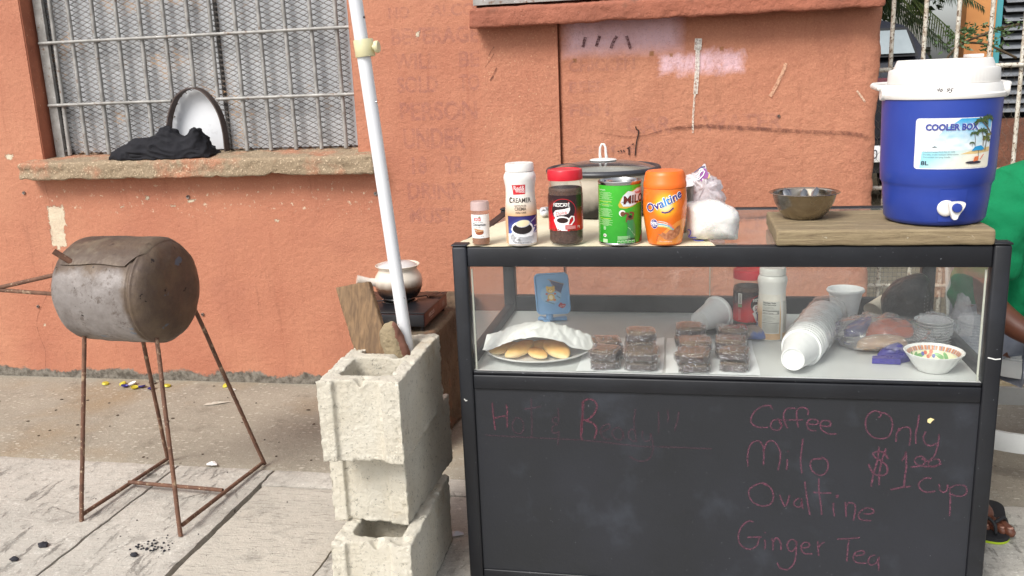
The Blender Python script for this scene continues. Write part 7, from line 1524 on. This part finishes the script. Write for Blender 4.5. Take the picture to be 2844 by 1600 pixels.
# ================================================================== FENCE, CAR, BUILDING, GREENERY BEYOND
M_FPOST = mat('flaking_white_rod', S(206, 202, 190), S(176, 164, 146), 50, (.46, .62), rough=.8, bump=[(140, .6, .003)], spots=[(110, .55, .60, S(104, 84, 68))])
M_WIRE = mat('rusty_wire', S(104, 92, 78), S(130, 122, 110), 30, rough=.7, metal=.3)
t = thing('rod_fence', (2.4, 1.62, 0), 'tall flaking white steel rod fence with wire mesh beyond the wall end', 'fence')
FY = 1.60
for k in range(24):
    x = 1.262+k*.1105; mb = MB(); mb.tube([(x, FY, .0), (x, FY, .6), (x, FY, 1.2), (x+.002, FY, 2.1)], .0078, 8); mb.build('rod', M_FPOST, t, 60)
for z in (.398, .775, 1.208, 2.05):
    mb = MB(); mb.tube([(1.215, FY-.014, z), (2.5, FY-.014, z), (3.9, FY-.014, z)], .0082, 8); mb.build('rail', M_FPOST, t, 60)
mb = MB()
for k in range(80): x = 1.215+k*.0165; mb.box(x, x+.0014, FY+.012, FY+.0134, .02, .60)
for k in range(35): z = .03+k*.0165; mb.box(1.215, 2.53, FY+.0136, FY+.015, z, z+.0014)
# chicken wire above: hexagons
hw, hh = .026, .030
for r_ in range(int(.62/hh)):
    for c_ in range(int(2.6/hw)):
        x = 1.22+c_*hw+(hw/2 if r_ % 2 else 0); z = .61+r_*hh; t_ = .0008
        for (ax_, az), (bx_, bz) in (((x, z), (x, z+hh*.5)), ((x, z+hh*.5), (x+hw/2, z+hh)), ((x, z+hh*.5), (x-hw/2, z+hh))):
            mb._add([(ax_-t_, FY+.012, az), (ax_+t_, FY+.0135, az), (bx_+t_, FY+.0135, bz), (bx_-t_, FY+.012, bz)], [(0, 1, 2, 3)])
tag(mb.build('wire_mesh', M_WIRE, t, 0), kind='stuff')

# dark car parked behind the fence, seen from the rear
M_CAR = mat('dark_car_paint', S(26, 27, 36), S(32, 34, 44), 3, rough=.25, metal=.3, coat=.6)
M_CGL = mat('car_window', S(150, 160, 164), S(128, 138, 142), 2, rough=.08, coat=.3)
M_CTRIM = mat('car_trim', S(22, 22, 24), rough=.5)
t = thing('parked_car', (1.62, 8.0, 0), 'dark car parked beyond the fence with its rear window facing us', 'car')
CYr = 6.0
sec = [(-.86, .34), (-.88, .66), (-.875, 1.06), (-.86, 1.24), (-.75, 1.44), (-.68, 1.52), (-.50, 1.57), (0, 1.585)]
full = sec+[(-x, z) for x, z in sec[-2::-1]]
def carf(u, v):
    i = u*(len(full)-1); a = min(int(i), len(full)-2); p = [lerp(full[a][k], full[a+1][k], i-a) for k in (0, 1)]
    y = CYr+4.3*v; z = p[1]
    if z > 1.12:
        k = (z-1.12)/.47
        y0 = .34*k; y = CYr+y0+(4.3-y0*2.4)*v if False else CYr+.30*k+(4.3-.30*k-1.5*k)*v
        if v > .80: z = lerp(z, 1.12+k*.05, (v-.80)/.20)
    return (1.60+p[0], y, z)
mb = MB(); mb.grid(carf, 56, 24)
# close the rear end
rear = [carf(i/56, 0) for i in range(57)]; b = len(mb.v); mb.v += rear; mb.v += [(1.60+(p[0]-1.60)*.0, CYr+.05+.2*max(0, (p[2]-1.12)), p[2]) for p in rear]
for i in range(56): mb.f.append((b+i, b+57+i, b+57+i+1, b+i+1)); mb.mi.append(0)
mb.v += [(1.60-.86, CYr, .32), (1.60+.86, CYr, .32), (1.60+.86, CYr+4.3, .32), (1.60-.86, CYr+4.3, .32)]; q4 = len(mb.v); mb.f.append((q4-4, q4-3, q4-2, q4-1)); mb.mi.append(0)
mb.build('body', M_CAR, t, 40)
def rq(x0, x1, z0, z1, xs, dy, name, m, n_=8):
    mb = MB()
    def f(u, v): z = lerp(z0, z1, v); w_ = lerp(x1-x0, (x1-x0)*xs, v)/2; x = (x0+x1)/2+(2*u-1)*w_; k = max(0, (z-1.12)/.47); return (x, CYr+.30*k-dy+.03*(2*u-1)**2, z)
    mb.grid(f, n_, 6); return mb.build(name, m, t, 60)
rq(1.60-.735, 1.60+.735, 1.290, 1.478, .93, .10, 'rear_window', M_CGL); rq(1.60-.765, 1.60+.765, 1.265, 1.500, .92, .08, 'window_surround', M_CTRIM)
rq(1.60-.80, 1.60+.80, 1.04, 1.10, 1, .03, 'trim_strip', mat('maroon_strip', S(110, 60, 70), rough=.4)); rq(1.60-.87, 1.60+.87, .33, .60, 1, .09, 'bumper', M_CTRIM)
for sx in (-1, 1):
    mb = MB(); mb.box(1.60+sx*.78-.06, 1.60+sx*.78+.06, CYr-.03, CYr+.06, .72, 1.0, .01); mb.build('tail_light', mat('tail_light_red', S(120, 24, 28), rough=.2) if sx < 0 else bpy.data.materials['tail_light_red'], t, 40)
    for y in (CYr+.8, CYr+3.4):
        mb = MB(); M = Matrix.Translation((1.60+sx*.78, y, .315)) @ Matrix.Rotation(PI/2, 4, 'Y'); mb.lathe([(.20, -.09), (.29, -.09), (.31, -.05), (.31, .05), (.29, .09), (.20, .09)], seg=30, M=M); wq = mb.build('wheel', mat('tyre', S(26, 26, 26), rough=.9) if 'tyre' not in bpy.data.materials else bpy.data.materials['tyre'], t, 50)
        mb = MB(); mb.lathe([(0, -.06), (.19, -.07), (.20, .07), (0, .06)], seg=24, M=M); mb.build('rim', M_SILVER, wq, 50)
mb = MB(); mb.box(1.78, 2.10, CYr-.13, CYr-.115, .425, .560, .003); pl = mb.build('number_plate', mat('plate_white', S(226, 228, 230), rough=.4), t, 30)
L = Lab(lambda x, y, h: (x, CYr-.1305-h, y), cell=0, gap=.001); L.text('0', 2.035, .455, .075, S(60, 60, 70), 1, width=.042); L.build('plate_lettering', PRINT, pl)

# far building: orange pier, teal reveal, grey louvres
M_BGO = mat('ochre_orange_wall', S(206, 146, 88), S(190, 128, 78), 2, rough=.85); M_BGW = mat('flaking_white_wall', S(240, 240, 236), S(222, 220, 214), 3, rough=.85, spots=[(6, .58, .68, S(150, 146, 138))])
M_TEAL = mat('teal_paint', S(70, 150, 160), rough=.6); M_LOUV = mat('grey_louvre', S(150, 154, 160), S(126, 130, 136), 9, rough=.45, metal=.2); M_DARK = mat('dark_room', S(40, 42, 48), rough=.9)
M_BRICKR = mat('red_brown_wall', S(128, 84, 66), S(98, 66, 54), 5, rough=.95, bump=[(40, .6, .02)])
bg = thing('louvred_building', (5.2, 9.0, 0), 'ochre building with grey louvre shutters beyond the fence', 'building')
mb = MB(); mb.box(3.50, 3.80, 9.0, 9.22, 0, 4.5); mb.build('pier', M_BGO, bg, 0)
mb = MB(); mb.box(3.8005, 3.87, 9.02, 9.06, 0, 4.5); mb.build('reveal', M_TEAL, bg, 0)
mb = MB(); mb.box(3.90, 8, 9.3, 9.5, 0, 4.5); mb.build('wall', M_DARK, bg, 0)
mb = MB(); mb.box(3.90, 8, 9.05, 9.28, 0, .55); mb.build('wall', M_BRICKR, bg, 0)
for x0, x1, sh in ((3.92, 4.30, 1), (4.36, 5.0, 1), (5.1, 5.8, 0)):
    for k in range(38):
        z = .62+k*.098; mb = MB()
        ya, yb = (9.06, 9.17); mb._add([(x0, ya, z), (x1, ya, z), (x1, yb, z+.060), (x0, yb, z+.060), (x0, ya, z+.010), (x1, ya, z+.010), (x1, yb, z+.070), (x0, yb, z+.070)], [(0, 1, 2, 3), (4, 7, 6, 5), (0, 4, 5, 1), (2, 6, 7, 3), (1, 5, 6, 2), (0, 3, 7, 4)])
        mb.build('louvre_slat', M_LOUV, bg, 0)
    mb = MB(); mb.box(x1+.005, x1+.045, 9.055, 9.16, .55, 4.4); mb.build('louvre_frame', M_LOUV, bg, 0)
wh_ = thing('white_house', (2.4, 11.0, 0), 'flaking white walled house behind the palm', 'building')
mb = MB(); mb.box(-1, 3.49, 10.6, 11.6, 0, 5); mb.build('wall', M_BGW, wh_, 0)
mb = MB(); mb.box(-1, 3.49, 10.4, 10.598, 0, 1.38); mb.build('plinth', mat('grey_render', S(140, 138, 130), S(110, 108, 100), 4, rough=.9), wh_, 0)
mb = MB(); mb.box(-1.1, 3.6, 10.3, 11.7, 5.001, 5.2); mb.build('roof', M_BRICKR, wh_, 0)

def leafmat(name, c1, c2): return mat(name, c1, c2, 12, rough=.5)
M_PALM, M_PALM2 = leafmat('palm_green', S(62, 88, 38), S(96, 112, 56)), leafmat('dark_palm_green', S(34, 54, 28), S(52, 72, 36))
def palm_tree(cx, cy, zc, lab, seed, n_=15, lo=2.0, trunk=True):
    t = thing('palm_tree', (cx, cy, 0), lab, 'palm tree', 'palms beyond the fence'); rnd = random.Random(seed)
    mb = MB(); mb.tube([(cx+.05*math.sin(k*.5), cy, zc*k/12) for k in range(13)], [.13-.05*k/12+.008*(k % 2) for k in range(13)], 12); mb.build('trunk', mat('palm_bark', S(118, 104, 86), S(88, 76, 62), 20, rough=.95, bump=[(30, .8, .02)]) if 'palm_bark' not in bpy.data.materials else bpy.data.materials['palm_bark'], t, 40)
    for k in range(n_):
        a = 2*PI*k/n_+rnd.uniform(-.2, .2); el = rnd.uniform(-.3, .8); l = lo*rnd.uniform(.85, 1.1); d = Vector((math.cos(a)*math.cos(el), math.sin(a)*math.cos(el), math.sin(el))); pts = []
        for i in range(15): s_ = i/14*l; pts.append(Vector((cx, cy, zc))+d*s_+Vector((0, 0, -.42*(s_**2)/lo)))
        mb = MB(); mb.tube(pts, [.016*(1-.8*i/14) for i in range(15)], 5)
        for i in range(2, 74):
            f_ = i/74*14; q = int(min(f_, 13)); p = pts[q].lerp(pts[q+1], f_-q); tg = (pts[q+1]-pts[q]).normalized(); sd = tg.cross(Vector((0, 0, 1))).normalized()
            for sg in (-1, 1):
                ll = .42*math.sin(PI*min(.97, .1+i/80))+.06; dv = (sd*sg*.72+tg*.45+Vector((0, 0, -.55-.4*rnd.random()))).normalized(); w_ = sd.cross(dv).normalized()*.0001+tg*.014
                mid = p+dv*ll*.55; tip = p+dv*ll+Vector((0, 0, -.10*ll)); mb._add([p-w_*.5, p+w_*.5, mid+w_*.6, mid-w_*.6, tip], [(0, 1, 2, 3), (3, 2, 4)])
        mb.open = True; mb.build('frond', M_PALM if rnd.random() > .45 else M_PALM2, t, 0)
palm_tree(1.62, 8.5, 2.38, 'palm whose drooping green fronds hang over the dark car', 11, 46, 1.95)
palm_tree(4.05, 10.2, 3.05, 'palm half hidden behind the ochre pier', 5, 26, 1.9)
# leafy vine on the far fence, dark bush further back
def foliage(name, lab, cat, boxes, n_, size, m, stems=(), seed=1):
    t = thing(name, (boxes[0][0], boxes[0][2], 0), lab, cat); rnd = random.Random(seed); mb = MB(); mb.open = True
    for k in range(n_):
        x0, x1, y0, y1, z0, z1 = boxes[k % len(boxes)]; c = Vector((rnd.uniform(x0, x1), rnd.uniform(y0, y1), rnd.triangular(z0, z1)))
        if N3(c, 5, seed) < -.12: continue
        d = Vector((rnd.uniform(-1, 1), rnd.uniform(-1, .2), rnd.uniform(-.8, .5))).normalized(); s_ = d.cross(Vector((rnd.uniform(-1, 1), rnd.uniform(-1, 1), 1))).normalized(); l = size*rnd.uniform(.7, 1.3); u_ = s_.cross(d)*.15*l
        mb._add([c, c+d*l*.35+s_*l*.34, c+d*l+u_, c+d*l*.35-s_*l*.34, c+d*l*.5+u_*-1], [(0, 1, 4), (1, 2, 4), (2, 3, 4), (3, 0, 4)])
    mb.build('leaves', m, t, 0)
    for st in stems: mb = MB(); mb.tube(smoothline(st, 4), .009, 6); mb.build('stem', mat('vine_stem', S(80, 66, 48), rough=.9) if 'vine_stem' not in bpy.data.materials else bpy.data.materials['vine_stem'], t, 180)
foliage('leafy_vine', 'thin leafy vine climbing along the fence behind the cooler', 'vine', [(2.28, 2.75, 5.0, 5.3, 1.28, 1.47), (2.45, 2.80, 5.0, 5.2, 1.36, 1.50), (2.55, 2.72, 5.0, 5.2, 1.24, 1.36)], 700, .036, leafmat('vine_green', S(62, 88, 48), S(82, 106, 62)),
        [[(2.2, 5.1, .0), (2.3, 5.1, .8), (2.35, 5.1, 1.25), (2.6, 5.1, 1.40), (2.8, 5.1, 1.45)], [(2.45, 5.1, 1.34), (2.6, 5.1, 1.32), (2.8, 5.1, 1.22)]], 3)
foliage('dark_bush', 'dark green bush growing below the palms behind the car', 'bush', [(1.2, 3.3, 9.3, 10.0, 0.0, 1.42), (1.8, 3.35, 9.3, 10.0, 1.62, 2.5), (1.0, 2.75, 9.3, 10.0, 1.2, 2.6)], 7000, .10, leafmat('bush_green', S(40, 62, 34), S(58, 82, 46)), [[(2.0, 9.6, 0), (2.05, 9.6, 1.2), (2.0, 9.6, 2.2)]], 8)
